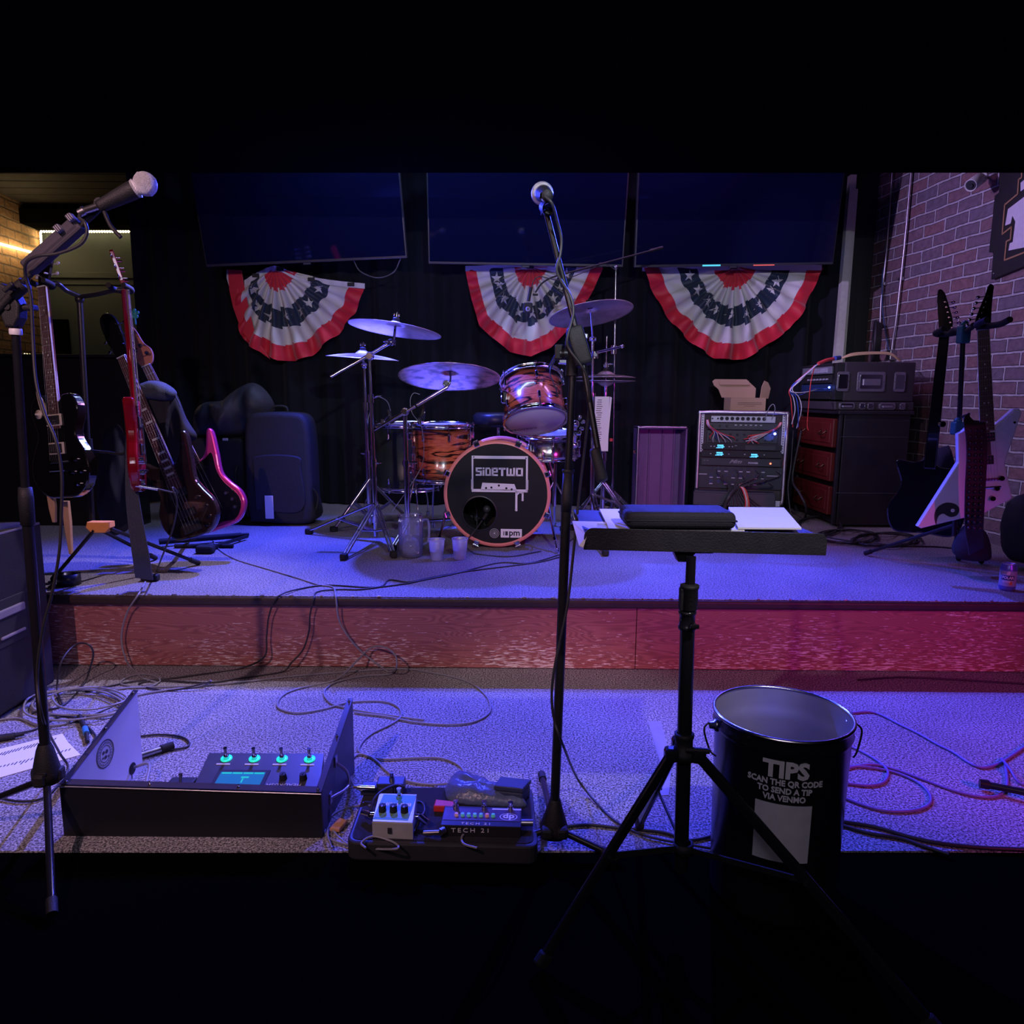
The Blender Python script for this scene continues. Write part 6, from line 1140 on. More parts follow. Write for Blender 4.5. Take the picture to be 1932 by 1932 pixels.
cloth_blob([P(x, y, 3.53) for x, y in [(264, 724), (285, 718), (310, 722), (330, 736), (332, 748), (318, 756), (290, 754), (270, 752), (264, 740)]], 0, .11, 'hood', HOOD, 'grey hood', None, 5, .012, parent=r)
b = MB(); b.tube([P(330, 745, 3.50), P(336, 758, 3.50), P(340, 768, 3.5)], .003); part('drawstring', b, HOOD, r)
r = thing('guitar_stand', PZ(400, 1040, ST), 'low black folding stand holding the two basses', 'guitar stand')
b = MB(); b.cyl(PZ(300, 1022, ST+.03), PZ(455, 1010, ST+.03), .016); b.cyl(PZ(330, 1030, ST+.012), PZ(440, 1030, ST+.012), .011); b.box(tuple(PZ(388, 1036, ST+.022)), (.09, .06, .040), bev=.012); part('base_bars', b, RUBBER, r)
for a_, c_ in (((388, 1036), (466, 1012)), ((350, 1015), (470, 1008))): b = MB(); b.cyl(PZ(*a_, ST+.02), PZ(*c_, ST+.02), .010); part('leg', b, BLACK, r)
b = MB(); b.tube([PZ(360, 1010, ST+.04), P(355, 980, 3.5), P(340, 930, 3.56), P(330, 860, 3.62)], .011); part('upright', b, BLACK, r)
cloth_blob([P(x, y, 3.45) for x, y in [(196, 815), (222, 800), (238, 830), (246, 900), (250, 985), (215, 1010), (190, 980), (186, 900)]], 0, .12, 'dark_coat', M('black_fleece'), 'black coat hanging in the shadow behind the strap', 'coat', 9, .02)
# cases behind
SOFT = M('black_nylon', (.018, .019, .024), .7, 0, .3, 20, .6, 300)
q0, q1 = PZ(372, 988, ST), PZ(458, 986, ST); r = thing('suitcase', V3(((q0.x+q1.x)/2, 4.85, ST)), 'black suitcase with small white tag beneath a heap of dark clothes', 'case'); top = P(410, 826, 4.75).z
xa_, xb_2 = P(362, 900, 4.75).x, P(462, 900, 4.75).x
b = MB(); b.box(((xa_+xb_2)/2, 4.85, (ST+top)/2+.01), (xb_2-xa_, .22, top-ST-.02), bev=.03, seg=4); part('shell', b, SOFT, r)
b = MB(); q = P(425, 829, 4.73); b.box(tuple(q), (.036, .004, .016), bev=.002); part('tag', b, LETTER, r, 'small white tag'); b = MB(); b.tube([P(447, 880, 4.74), P(444, 895, 4.70), P(446, 910, 4.70), P(452, 925, 4.74)], .009); part('handle', b, MATTE, r)
for dx in (-.12, .12): b = MB(); b.cyl(((q0.x+q1.x)/2+dx, 4.76, ST+.012), ((q0.x+q1.x)/2+dx, 4.94, ST+.012), .012); part('wheel', b, RUBBER, r)
cloth_blob([P(x, y, 4.85) for x, y in [(365, 822), (366, 780), (385, 760), (420, 755), (445, 735), (475, 722), (500, 735), (518, 765), (510, 795), (480, 815), (420, 826)]], 0, .26, 'folded_coat', M('slate_nylon', (.028, .032, .045), .6, 0, .3, 10), 'heap of dark quilted clothes on the suitcase', 'coat', 3, .03)
zt2 = P(520, 778, 4.60).z; xl_, xr_2 = P(463, 900, 4.60).x, P(588, 900, 4.60).x
r = thing('gig_bag', V3(((xl_+xr_2)/2, 4.74, ST)), 'upright black backpack case with a white label, left of the drums', 'bag')
b = MB(); T = frame(V3(((xl_+xr_2)/2, 4.70, ST)), X3, Z3, -Y3); wb = (xr_2-xl_)/2; hb_ = zt2-ST; b.prism(sp2([(-wb*.92, .02), (wb*.92, .02), (wb, .2), (wb*.97, hb_*.8), (wb*.8, hb_*.97), (wb*.3, hb_), (-wb*.3, hb_), (-wb*.8, hb_*.97), (-wb*.97, hb_*.8), (-wb, .2)]), .22, T, 0, .03, 4); part('shell', b, SOFT, r)
b = MB(); b.prism(sp2([(-wb*.7, .10), (wb*.7, .10), (wb*.72, hb_*.5), (wb*.6, hb_*.62), (-wb*.6, hb_*.62), (-wb*.72, hb_*.5)]), .02, T @ Matrix.Translation((0, 0, .115)), 0, .008, 3); part('pocket', b, SOFT, r)
b = MB(); b.tube([T @ V3((-.05, hb_*.96, .02)), T @ V3((-.04, hb_+.03, .02)), T @ V3((.04, hb_+.03, .02)), T @ V3((.05, hb_*.96, .02))], .008); part('handle', b, SOFT, r)
b = MB(); q = P(508, 957, 4.57); b.box(tuple(q), (.052, .003, .145), bev=.001); part('label_tag', b, PAPER, r, 'white paper label')
for s_ in (-1, 1): b = MB(); b.tube([T @ V3((wb*.95*s_, hb_*.35, .08)), T @ V3((wb*1.12*s_, hb_*.25, .06)), T @ V3((wb*1.0*s_, hb_*.08, .08))], .008); part('side_strap', b, SOFT, r)
# ================================================================== RIGHT-HAND GUITARS
WHL = M('white_lacquer', (.70, .66, .72), .16, 0, .04, 10, coat=.7); WPG = M('white_scratchplate', (.62, .60, .66), .3)
YG = 3.22
def gpoly(T, pts, Y):
    """outline measured on the photograph, laid into the guitar's own plane"""
    inv = T.inverted(); out = []; n = T.to_3x3() @ Z3; c_ = V3((0, 0, CAMZ))
    for x, y in pts:
        d = ray(x, y); p = c_+d*((T.translation-c_).dot(n)/d.dot(n)); q = inv @ p; out.append((q.x, q.y))
    return out
pin, nut = P(1868, 962, YG), P(1855, 622, YG+.05); T, L_ = gframe(pin, nut, (-.30, -.95, .12))
r = thing('electric_guitar', V3((pin.x, pin.y, ST)), 'white angular electric guitar with black comma mark, hanging at the right', 'guitar')
BODY = [(1815, 814), (1830, 800), (1848, 800), (1866, 806), (1873, 806), (1912, 771), (1923, 770), (1928, 779), (1896, 874), (1910, 938), (1907, 942), (1858, 968), (1738, 997), (1730, 993), (1807, 872), (1806, 818)]
b = MB(); fill(b, gpoly(T, BODY, YG), .042, T, 0, .007, z0=-.040); part('body', b, WHL, r)
b = MB(); b.prism(gpoly(T, [(1867, 812), (1876, 812), (1912, 776), (1920, 777), (1922, 783), (1886, 872), (1881, 890), (1868, 892), (1870, 860)], YG), .003, T, z0=.0022); part('scratchplate', b, WPG, r)
neck(r, T, L_, .36, .056, .043, 6, 'dot', M('white_neck', (.6, .56, .6), .3), sc=.63, brid=.135, side=True)
for py_, w_ in ((825, .068), (868, .06)): q = gpoly(T, [(1859, py_)], YG)[0]; b = MB(); b.box((q[0], q[1], .006), (w_, .038, .012), T, 0, .002); [b.cyl(T @ V3((q[0]-.026+k*.0105, q[1]+s_*.008, .012)), T @ V3((q[0]-.026+k*.0105, q[1]+s_*.008, .0135)), .0024, n=8, mi=1) for k in range(6) for s_ in (1, -1)]; part('pickup', b, [MATTE, CHROME], r)
bridge(r, T, .135); b = MB(); b.box((0, .10, .012), (.085, .012, .012), T, 0, .005); part('tailpiece', b, CHROME, r)
for px, py_ in ((1888, 902), (1879, 921), (1871, 940)): q = gpoly(T, [(px, py_)], YG)[0]; knob(r, T, q[0], q[1], .002, GBLK, .0125, .018)
b = MB(); q = gpoly(T, [(1912, 797)], YG)[0]; b.cyl(T @ V3((*q, .002)), T @ V3((*q, .016)), .005); part('toggle_switch', b, CHROME, r)
# comma-shaped half of a two-tone circle
cq, rq_ = gpoly(T, [(1786, 968), (1809, 968)], YG); cx_, cy_ = cq; Rr = V3((rq_[0]-cx_, rq_[1]-cy_)).length
pts = [(cx_+Rr*cos(a), cy_+Rr*sin(a)) for a in [radians(-50+k*9) for k in range(27)]]
hx_, hy_ = cx_+Rr*.44*cos(radians(-30)), cy_+Rr*.44*sin(radians(-30))
pts = []
big = [radians(-75+k*10) for k in range(29)]                       # outer arc from lower right over the top to lower left
for a in big: pts.append((cx_+Rr*cos(a), cy_+Rr*sin(a)))
inner = [(-.72, -.98), (-.80, -.55), (-.62, -.18), (-.34, -.05), (-.10, -.20), (.02, -.52), (.12, -.80)]
YIN = [(1797, 949), (1786, 948), (1775, 952), (1767, 959), (1763, 969), (1763, 980), (1766, 990), (1768, 979), (1772, 972), (1779, 969), (1785, 972), (1791, 975), (1798, 975), (1805, 972), (1809, 965), (1809, 958), (1804, 952)]
b = MB(); b.prism(sp2(gpoly(T, YIN, YG), 3), .0012, T, z0=.0022)
hc = gpoly(T, [(1797, 963)], YG)[0]; b.lathe([(0, .0040), (Rr*.17, .0040)], n=20, mi=1, T=T @ Matrix.Translation((*hc, 0))); part('comma_mark', b, [INK, WHL], r, 'black comma-shaped mark with a white dot')
b = MB(); fill(b, sp2([(-.022, L_), (.022, L_), (.032, L_+.03), (.040, L_+.09), (.052, L_+.16), (.056, L_+.185), (.040, L_+.195), (.02, L_+.15), (-.012, L_+.08), (-.028, L_+.03)], 4), .015, T @ Matrix.Translation((0, L_, 0)) @ Matrix.Rotation(-.2, 4, 'X') @ Matrix.Translation((0, -L_, 0)), 0, .003, z0=-.012); part('headstock', b, GBLK, r)
for k in range(6): tuner(r, T, -.020+k*.010, L_+.028+k*.023, -.010-.004*k, -1)
b = ribbon([P(1822, 792, 3.17), P(1838, 800, 3.10), P(1843, 850, 3.10), P(1840, 920, 3.10), P(1838, 990, 3.12), P(1842, 1040, 3.2)], [.05, .085, .085, .085, .08, .07], .005, n=8)
STUD = M('black_studded_leather', (.012, .012, .014), .4, 0, .2, 30)
for i in range(17):
    for k in (-1, 0, 1):
        t = i/16; q = P(1842-3*t, 812+t*185, 3.094); b.ball((q.x+k*.024, q.y, q.z), .008, (1, .6, 1), 8)
tag(b.build('guitar_strap', STUD), 'black studded strap hanging over the white angular guitar', 'strap')
# black guitar behind on the same stand
pin, nut = P(1740, 1010, 3.62), P(1782, 628, 3.62); T, L_ = gframe(pin, nut, (-.55, -.80, .1))
r = thing('electric_guitar', V3((pin.x, pin.y, ST)), 'black electric guitar with curved headstock behind the white angular one', 'guitar')
b = MB(); fill(b, sp2([(-.02, .38), (.05, .34), (.13, .33), (.12, .24), (.17, .12), (.13, .01), (0, .01), (-.13, .01), (-.17, .12), (-.12, .24), (-.15, .36), (-.07, .36)]), .045, T, 0, .008, z0=-.043); part('body', b, GBLK, r)
b = MB(); fill(b, [(-.028, .33), (.028, .33), (.022, L_), (-.022, L_)], .022, T, 0, .006, z0=-.014); part('neck', b, GBLK, r)
b = MB(); fill(b, sp2([(-.022, L_), (.022, L_), (.03, L_+.05), (.008, L_+.12), (-.020, L_+.19), (-.045, L_+.20), (-.045, L_+.15), (-.030, L_+.05)], 4), .016, T, 0, .003, z0=-.014); part('headstock', b, GBLK, r)
TP = M('rosy_chrome', (.75, .45, .60), .2, 1)
for k in range(6): tuner(r, T, .028-k*.008, L_+.022+k*.024, -.002, 1, mat=TP)
b = MB(); q = P(1775, 800, 3.58); b.cyl(q, q+V3((0, -.02, 0)), .014); part('strap_button', b, CHROME, r)
# twin stand
TEAL = M('teal_plastic_joint', (.02, .10, .13), .4)
r = thing('guitar_stand', PZ(1800, 1045, ST), 'black twin guitar stand with teal joints at the right of the stage', 'guitar stand')
b = MB(); t0, t1 = P(1817, 640, 3.42), P(1800, 1010, 3.42); b.cyl(t1, t0, .0105); part('pole', b, M('glossy_black_tube'), r)
for px, py_, h_ in ((1818, 631, .08), (1806, 808, .06)): b = MB(); c_ = P(px, py_, 3.42); b.box(tuple(c_), (.045, .045, h_), bev=.008, seg=3); b.ball(c_+V3((0, 0, h_*.55)), .018, n=12); part('joint', b, TEAL, r)
for tip, s_ in ((P(1862, 612, 3.22), 1), (P(1782, 628, 3.55), -1)):
    b = MB(); c_ = P(1818, 628, 3.42); b.tube([c_, c_.lerp(tip, .5)+V3((0, 0, .015)), tip+V3((-s_*.04, .03, .0))], .011, 8); part('hanger_arm', b, RUBBER, r)
    b = MB(); b.tube([tip+V3((-.045, -.07, .012)), tip+V3((-.045, -.01, 0)), tip+V3((-.015, .035, -.004)), tip+V3((.02, .035, -.004)), tip+V3((.048, -.01, 0)), tip+V3((.050, -.07, .014))], .013, 10); part('yoke', b, RUBBER, r)
hubp = P(1801, 990, 3.42)
for e in (PZ(1632, 1044, ST+.012), V3((hubp.x+.22, hubp.y+.30, ST+.012)), PZ(1852, 1060, ST+.012)):
    b = MB(); b.cyl(hubp, e, .0085); lg = part('leg', b, BLACK, r); d = (e-hubp).normalized(); b = MB(); b.cyl(e-d*.04, e, .012); part('rubber_foot', b, RUBBER, lg)
# clothes and bag
cloth_blob([P(x, y, 3.85) for x, y in [(1790, 840), (1798, 890), (1788, 950), (1770, 990), (1735, 985), (1705, 960), (1712, 925), (1728, 885), (1755, 852)]], 0, .16, 'sweatshirt', M('navy_fleece', (.022, .026, .055), .95, 0, .3, 12, .6, 200), 'dark navy sweatshirt hung behind the white angular guitar', 'sweatshirt', 11, .025)
cloth_blob([V3(p) for p in [P(1908, 945, 3.55), P(1945, 930, 3.55), P(1990, 960, 3.55), P(1990, 1060, 3.55), P(1930, 1062, 3.55), P(1897, 1045, 3.55), P(1896, 985, 3.55)]], 0, .22, 'duffel_bag', SOFT, 'black soft bag at the right edge of the stage below the white guitar', 'bag', 13, .02)
cloth_blob([P(x, y, 3.40) for x, y in [(1806, 1010), (1830, 985), (1856, 1000), (1868, 1040), (1862, 1058), (1815, 1056), (1800, 1040)]], 0, .12, 'fallen_cloth', M('black_fleece'), 'crumpled black cloth at the foot of the right guitar stand', 'cloth', 17, .015)
# drink can
q = PZ(1899, 1113, ST); r = thing('drink_can', (q.x, q.y, ST), 'blue drink can with grey label and white lettering at the stage edge, far right', 'can')
CANM = M('blue_can_metal', (.13, .15, .55), .3, .4, .05, 20); Rc = .0325
b = MB(); b.lathe([(0, .004), (.022, .002), (.026, 0), (Rc-.003, .006), (Rc, .014), (Rc, .098), (Rc-.002, .104), (.0265, .116), (.0265, .118), (.0235, .118), (.0225, .113), (0, .113)], (q.x, q.y, ST), n=36); part('shell', b, [CANM], r)
b = MB(); b.lathe([(.0265, .1165), (.0272, .118), (.0262, .1195), (.0240, .118), (.0228, .1135), (0, .1135)], (q.x, q.y, ST), n=36); b.box((q.x, q.y-.006, ST+.1148), (.012, .020, .0014), bev=.0005); part('lid', b, ALU, r)
azc = atan2(-q.y, -q.x)
def wrapc(mb, z0, lift):
    out = MB(); out.F, out.I, out.S = mb.F, mb.I, mb.S
    for v in mb.V: a = azc+v.x/Rc; rr = Rc+lift+v.z; out.V.append(V3((q.x+rr*cos(a), q.y+rr*sin(a), ST+z0+v.y)))
    return out
b = MB(); [b.box((-.044+.088*(i+.5)/22, 0, 0), (.088/22, .066, .0004)) for i in range(22)]; part('label_band', wrapc(b, .056, .0004), M('grey_label_print', (.32, .32, .45), .5), r)
b = MB(); [b.box((-.024+.048*(i+.5)/12, .004, 0), (.048/12, .020, .0004)) for i in range(12)]; part('name_patch', wrapc(b, .056, .0009), M('navy_print', (.02, .03, .12), .5), r)
b = MB(); b.text('POLAR', .0165, Matrix.Translation((0, .004, 0)), 0, .0002, .0005, sx=.85); b.text('SELTZER', .0085, Matrix.Translation((-.004, -.014, 0)), 0, .0002, .0003, sx=.9)
b.prism(sp2([(-.006, .018), (.004, .018), (.008, .028), (.004, .034), (-.003, .030)]), .0003, None, 0); part('lettering', wrapc(b, .056, .0014), LETTER, r)
b = MB(); b.prism([(.004, -.014), (.016, -.010), (.018, -.024), (.010, -.028)], .0003, None, 0); part('fruit_print', wrapc(b, .056, .0016), M('orange_print', (.6, .15, .05), .5), r)
# ================================================================== WALL FITTINGS (right)
r = thing('security_camera', on_wall(1852, 340, .0), 'small white bullet security camera high on the brick wall', 'camera')
c0_, c1_ = on_wall(1845, 340, .10), on_wall(1826, 354, .19); d = (c1_-c0_).normalized(); b = MB(); b.lathe([(0, -.03), (.030, -.028), (.034, -.02), (.034, .085), (.031, .087), (.028, .080), (0, .080)], c0_, d, 28); part('housing', b, M('white_camera_shell', (.62, .64, .58), .35), r)
b = MB(); b.lathe([(0, .0805), (.0275, .0805)], c0_, d, 24); b.lathe([(.010, .081), (.013, .086), (.011, .086), (0, .083)], c0_, d, 20); part('lens', b, INK, r)
b = MB(); e = on_wall(1858, 334, .0); b.tube([c0_-d*.01, on_wall(1853, 336, .07), e+WN*.01], .010, 8); b.lathe([(0, 0), (.030, 0), (.028, .012), (0, .014)], e, WN, 24); part('mount', b, M('white_camera_shell'), r)
SGW = frame(on_wall(1880, 420, .012), V3(WR.col[0][:3])*(1), Z3, WN)
xw = Z3.cross(WN).normalized(); SGW = frame(on_wall(1880, 420, .0), xw, Z3, WN); si = SGW.inverted()
def sg_pts(zpts, off): return [(si @ on_wall(1452+x/4.025, 320+y/4.025, off))[:2] for x, y in zpts]
r = thing('wall_sign', SGW.translation, 'black cut-out sign with white block letters outlined in gold on the right brick wall', 'sign')
pl_ = sg_pts([(1775, -60), (1772, 175), (1740, 200), (1695, 630), (1728, 632), (1712, 835), (2150, 660), (2350, -60)], .0)
b = MB(); b.prism(pl_, .02, SGW, 0, .001, z0=.004); part('board', b, M('black_sign_board', (.010, .010, .012), .5), r)
Tz = [(1812, 300), (1990, 165), (2110, 75), (2110, 260), (2060, 300), (2045, 262), (1965, 325), (1945, 540), (1995, 520), (1990, 580), (1815, 615), (1825, 560), (1848, 550), (1868, 395), (1845, 350), (1832, 410), (1790, 425)]
b = MB(); b.prism(sg_pts(Tz, .026), .003, SGW, 0, z0=.0245); U_ = [(1908, 100), (1990, 30), (1990, -60), (2050, -60), (2050, 60), (1908, 165)]; b.prism(sg_pts(U_, .026), .003, SGW, 0, z0=.0245); part('lettering', b, M('white_sign_letter', (.62, .60, .66), .5), r)
Gz = [(1918, -60), (1915, 60), (1893, 75), (1885, 185), (1787, 268), (1768, 490), (1838, 435), (1830, 530), (1800, 545), (1785, 688), (2060, 580)]
b = MB(); gp = [SGW @ V3((*p, .0262)) for p in sg_pts(Gz, .026)]; 
for a_, c_ in zip(gp, gp[1:]): d = c_-a_; b.box((0, 0, 0), (.009, .003, d.length+.004), axframe((a_+c_)/2, d, WN))
part('gold_outline', b, M('gold_trim', (.42, .25, .12), .4, .3), r)
b = MB(); q = SGW @ V3((*sg_pts([(1735, 790)], .0)[0], .025)); b.ball(q, .006, n=10); part('screw', b, STEEL, r)
for k, (pts, lab) in enumerate((([(1684, 320), (1672, 480), (1663, 560), (1660, 618), (1654, 640), (1650, 668)], 'thin metal conduit on the brick wall nearest the corner'), ([(1720, 318), (1708, 450), (1696, 560), (1690, 610), (1685, 640), (1682, 668)], 'thicker metal conduit on the brick wall, second from the corner'))):
    r = thing('wall_conduit', on_wall(*pts[-1], .01), lab, 'conduit', 'metal conduits on the right brick wall'); b = MB(); b.tube([on_wall(x, y, .022) for x, y in pts], .008 if k else .006, 12); part('tube', b, ALU, r)
    q = on_wall(*((1700, 526) if k else (1667, 536)), .014); b = MB(); b.box(tuple(q), (.02, .05, .022), bev=.003); part('bracket', b, ALU, r)
    if k: b = MB(); q = on_wall(1682, 670, .022); b.box(tuple(q), (.05, .06, .07), bev=.006); part('junction_box', b, STEEL, r)
b = MB(); c_ = on_wall(1658, 645, .05)
for i in range(4): b.tube([c_+V3((.035*cos(a)*(1+.1*i), .09*cos(a)*(1+.08*i), .125*sin(a)*(1+.04*i)))+WN*.012*i for a in [k*pi/8 for k in range(17)]], .010, 8, sp=3)
tag(b.build('hanging_coil', CORD), 'black cable coil hanging on the conduit in the right corner', 'cable')
cable([on_wall(1666, 505, .03), on_wall(1664, 560, .035), on_wall(1668, 610, .035), on_wall(1678, 668, .03)], .004, 'thin blue cable following the inner conduit', M('blue_cable', (.03, .08, .2), .4), 'wall_cable')
# ================================================================== DRESSER, FLIGHT CASES, RACK
xd0, xd1, yd0, yd1 = 2.055, 2.50, 4.70, 5.36; ztd = P(1640, 775, 4.70).z
DK = M('worn_black_stain', (.020, .016, .024), .45, 0, .4, 9, .2, 80); CHR = M('cherry_stained_drawer', (.11, .014, .012), .35, 0, .3, 12)
r = thing('chest_of_drawers', V3(((xd0+xd1)/2, (yd0+yd1)/2, ST)), 'tall dark chest with three cherry-red drawers facing left, beside the brick wall', 'chest')
b = MB(); H_ = ztd-ST; zc = ST+H_/2
b.box(((xd0+xd1)/2+.015, (yd0+yd1)/2, zc), (xd1-xd0-.03, yd1-yd0, H_-.03), bev=.003); b.box(((xd0+xd1)/2, (yd0+yd1)/2, ztd-.012), (xd1-xd0+.03, yd1-yd0+.03, .024), bev=.005); b.box((xd0+.01, yd0+.012, zc), (.02, .024, H_-.03), bev=.002); b.box((xd0+.01, yd1-.012, zc), (.02, .024, H_-.03), bev=.002)
b.box(((xd0+xd1)/2, yd0-.001, ST+H_*.30), (xd1-xd0-.02, .003, .003), mi=1); b.box(((xd0+xd1)/2, yd0-.001, ST+H_*.78), (xd1-xd0-.02, .003, .002), mi=1); part('carcass', b, [DK, M('scratch_line', (.10, .09, .12), .6)], r)
zs = [ztd-.045-(ztd-.045-ST-.05)*k/3 for k in range(4)]
for k in range(3):
    z0_, z1_ = zs[k+1]+.025, zs[k]-.008; b = MB(); b.box((xd0-.008, (yd0+yd1)/2, (z0_+z1_)/2), (.030, yd1-yd0-.07, z1_-z0_), bev=.006); b.box((xd0-.024, (yd0+yd1)/2, (z0_+z1_)/2), (.006, yd1-yd0-.14, (z1_-z0_)*.7), bev=.003); dd = part('drawer', b, CHR, r)
    for s_ in (-.17, .17): b = MB(); c_ = V3((xd0-.030, (yd0+yd1)/2+s_, (z0_+z1_)/2)); b.tube([c_+V3((0, -.04, .01)), c_+V3((-.022, -.03, -.008)), c_+V3((-.022, .03, -.008)), c_+V3((0, .04, .01))], .004); b.cyl(c_+V3((0, -.04, .01)), c_+V3((.006, -.04, .01)), .010); b.cyl(c_+V3((0, .04, .01)), c_+V3((.006, .04, .01)), .010); part('drawer_pull', b, M('dark_bronze', (.10, .05, .03), .35, .8), dd)
CASE = M('black_fibreboard', (.045, .036, .046), .55, 0, .15, 30, .4, 400)
def recess(r, x, z, w_, h_, y, nm='recessed_handle', grip=True):
    b = MB(); T = frame(V3((x, y, z)), X3, Z3, -Y3); b.prism(rq([(-w_/2, -h_/2), (w_/2, -h_/2), (w_/2, h_/2), (-w_/2, h_/2)], .014, 4), .004, T, 0, .001, z0=0); b.prism(rq([(-w_*.40, -h_*.36), (w_*.40, -h_*.36), (w_*.40, h_*.36), (-w_*.40, h_*.36)], .010, 4), .003, T, 1, .001, z0=.003)
    if grip: b.box((0, -.004, .010), (w_*.62, h_*.34, .012), T, 0, .003)
    for sx in (-1, 1):
        for sz in (-1, 0, 1): b.ball(T @ V3((sx*w_*.45, sz*h_*.40, .004)), .003, n=8, mi=1)
    part(nm, b, [M('zinc_plate', (.42, .38, .48), .35, .8), CHROMED], r)
def zc_(y, Y): return P(1640, y, Y).z
z_a, z_b = ztd+.002, zc_(758, 4.74)
r = thing('flight_case', V3((2.28, 5.0, z_a)), 'shallow flight case with butterfly latches under the rack case on the chest', 'case')
b = MB(); b.box((2.28, 5.03, (z_a+z_b)/2), (.50, .60, z_b-z_a), bev=.006); part('shell', b, CASE, r)
for px, w_, g in ((1597, .10, 1), (1626, .035, 0), (1642, .040, 0), (1673, .105, 1), (1702, .035, 0)): q = P(px, 767, 4.73); recess(r, q.x, (z_a+z_b)/2, w_, (z_b-z_a)*.8, 4.728, 'latch_plate', g)
z_c, z_d = z_b+.003, zc_(683, 4.74); hh = z_d-z_c
r = thing('rack_flight_case', V3((2.28, 5.0, z_c)), 'black rack flight case with zinc recessed handles on top of the chest, devices facing left', 'case')
b = MB(); b.box((2.30, 5.03, (z_c+z_d)/2), (.44, .60, hh), bev=.006); part('shell', b, CASE, r)
for px, w_ in ((1590, .075), (1643, .175), (1697, .07)): q = P(px, 719, 4.73); recess(r, q.x, (z_c+z_d)/2, w_, hh*.50, 4.728, 'recessed_handle' if w_ > .1 else 'latch_plate', w_ > .1)
b = MB(); b.box((2.055, 5.03, (z_c+z_d)/2), (.05, .58, hh*.94), bev=.002, mi=0)
for k, (fz, mi) in enumerate(((.30, 1), (.06, 0), (-.16, 2), (-.36, 0))): b.box((2.026, 5.03, (z_c+z_d)/2+hh*fz), (.012, .48, hh*.19), mi=mi, bev=.002)
for i in range(9): b.box((2.018, 4.86+i*.03, (z_c+z_d)/2+hh*.30), (.006, .018, hh*.12), mi=3)
for i in range(7): b.cyl((2.02, 4.84+i*.05, (z_c+z_d)/2+hh*.06), (2.008, 4.84+i*.05, (z_c+z_d)/2+hh*.06), .006, mi=3, n=8)
part('rack_devices', b, [MATTE, M('grey_rack_panel', (.16, .17, .20), .4), M('blue_rack_panel', (.02, .04, .12), .4), M('pale_rack_print', (.35, .36, .42), .5)], r)
BLED = M('blue_led', (.05, .1, .8), .3, emit=(.08, .15, 1.0), es=12)
b = MB(); b.ball((2.012, 4.79, (z_c+z_d)/2-hh*.15), .007, n=10); part('status_light', b, BLED, r, 'bright blue indicator')
# wire looms
def wires(root_name, label, runs, r_=.0028):
    r = thing(root_name, runs[0][1][0], label, 'cable')
    for col, pts in runs: b = MB(); b.tube(pts, r_, 6, sp=8); part('wire', b, col, r)
    return r
RW, BW, WW, TW = M('red_wire', (.75, .05, .05), .4), M('blue_wire', (.04, .10, .55), .4), M('white_wire', (.70, .68, .75), .4), M('tan_wire', (.60, .42, .24), .5)
Ja = P(1545, 688, 4.70); Jb = P(1490, 738, 4.62)
runs = []
for k, (c_, e, ye) in enumerate(((RW, (1496, 806), 4.62), (WW, (1494, 800), 4.60), (BW, (1506, 806), 4.6), (WW, (1503, 808), 4.62))):
    o_ = V3((.004*k, -.006*k, .003*k)); runs.append((c_, [P(1537, 690, 4.68)+o_, P(1520, 705, 4.62)+o_, P(1500, 722, 4.60)+o_, P(1489, 738, 4.58)+o_, P(1492+k*3, 752, 4.58)+o_, P(1494+k*4, 775, 4.58)+o_, P(*e, ye)]))
runs += [(BW, [P(1536, 692, 4.66), P(1515, 712, 4.60), P(1496, 726, 4.57), P(1492, 742, 4.56), P(1510, 745, 4.58), P(1536, 734, 4.66), P(1560, 734, 4.80)]), (WW, [P(1532, 696, 4.66), P(1510, 718, 4.58), P(1491, 736, 4.56), P(1505, 741, 4.56), P(1530, 738, 4.62), P(1545, 733, 4.72)]), (RW, [P(1537, 692, 4.66), P(1530, 720, 4.6), P(1526, 760, 4.6), P(1523, 800, 4.6), P(1525, 812, 4.6)])]
wires('wire_loom', 'red, white and blue wires drooping in front of the rack flight case devices', runs)
runs = [(TW, [P(1580+k*1.5, 679-k*.8, 4.85+k*.01), P(1610, 671-k*1.2, 4.85+.012*k), P(1652, 668-k, 4.86+.012*k), P(1680, 670-k, 4.86+.012*k), P(1697+k, 681, 4.85+.012*k)]) for k in range(5)]
wires('tan_cable_bundle', 'bundle of thin tan cables arching along the top of the rack flight case', runs, .003)
b = MB(); b.tube([P(1544, 686, 4.72), P(1562, 679, 4.76), P(1582, 676, 4.82)], .011, 10); b.tube([P(1575, 676, 4.78), P(1584, 675, 4.82)], .014, 10, mi=1); tag(b.build('snake_sleeve', [M('red_sleeve', (.6, .05, .06), .5), M('blue_sleeve', (.03, .06, .3), .5)]), 'red sleeve with a blue end on the corner of the rack flight case', 'cable')
# rack of wireless gear
Yr = 4.98; q0, q1, u0, u1 = P(1313, 950, Yr), P(1473, 958, Yr), P(1322, 776, Yr), P(1482, 779, Yr); rx0, rx1 = (q0.x+u0.x)/2, (q1.x+u1.x)/2; rz0, rz1 = q0.z, u0.z
RW_ = rx1-rx0; RH = rz1-rz0; ya = radians(-13); T = frame(V3(((rx0+rx1)/2, Yr, rz0)), V3((cos(ya), sin(ya), 0)), Z3, V3((sin(ya), -cos(ya), 0)))
r = thing('equipment_rack', V3(((rx0+rx1)/2, Yr+.2, ST)), 'open aluminium-edged equipment rack full of devices and wires on the stage', 'rack')
b = MB(); b.box((0, RH/2, -.24), (RW_-.01, RH-.01, .46), T, 0, .02, 3); part('shell', b, CASE, r)
b = MB(); w2 = RW_/2; outer = rq([(-w2, .10), (w2, .0), (w2, RH), (-w2, RH)], .035, 6); 
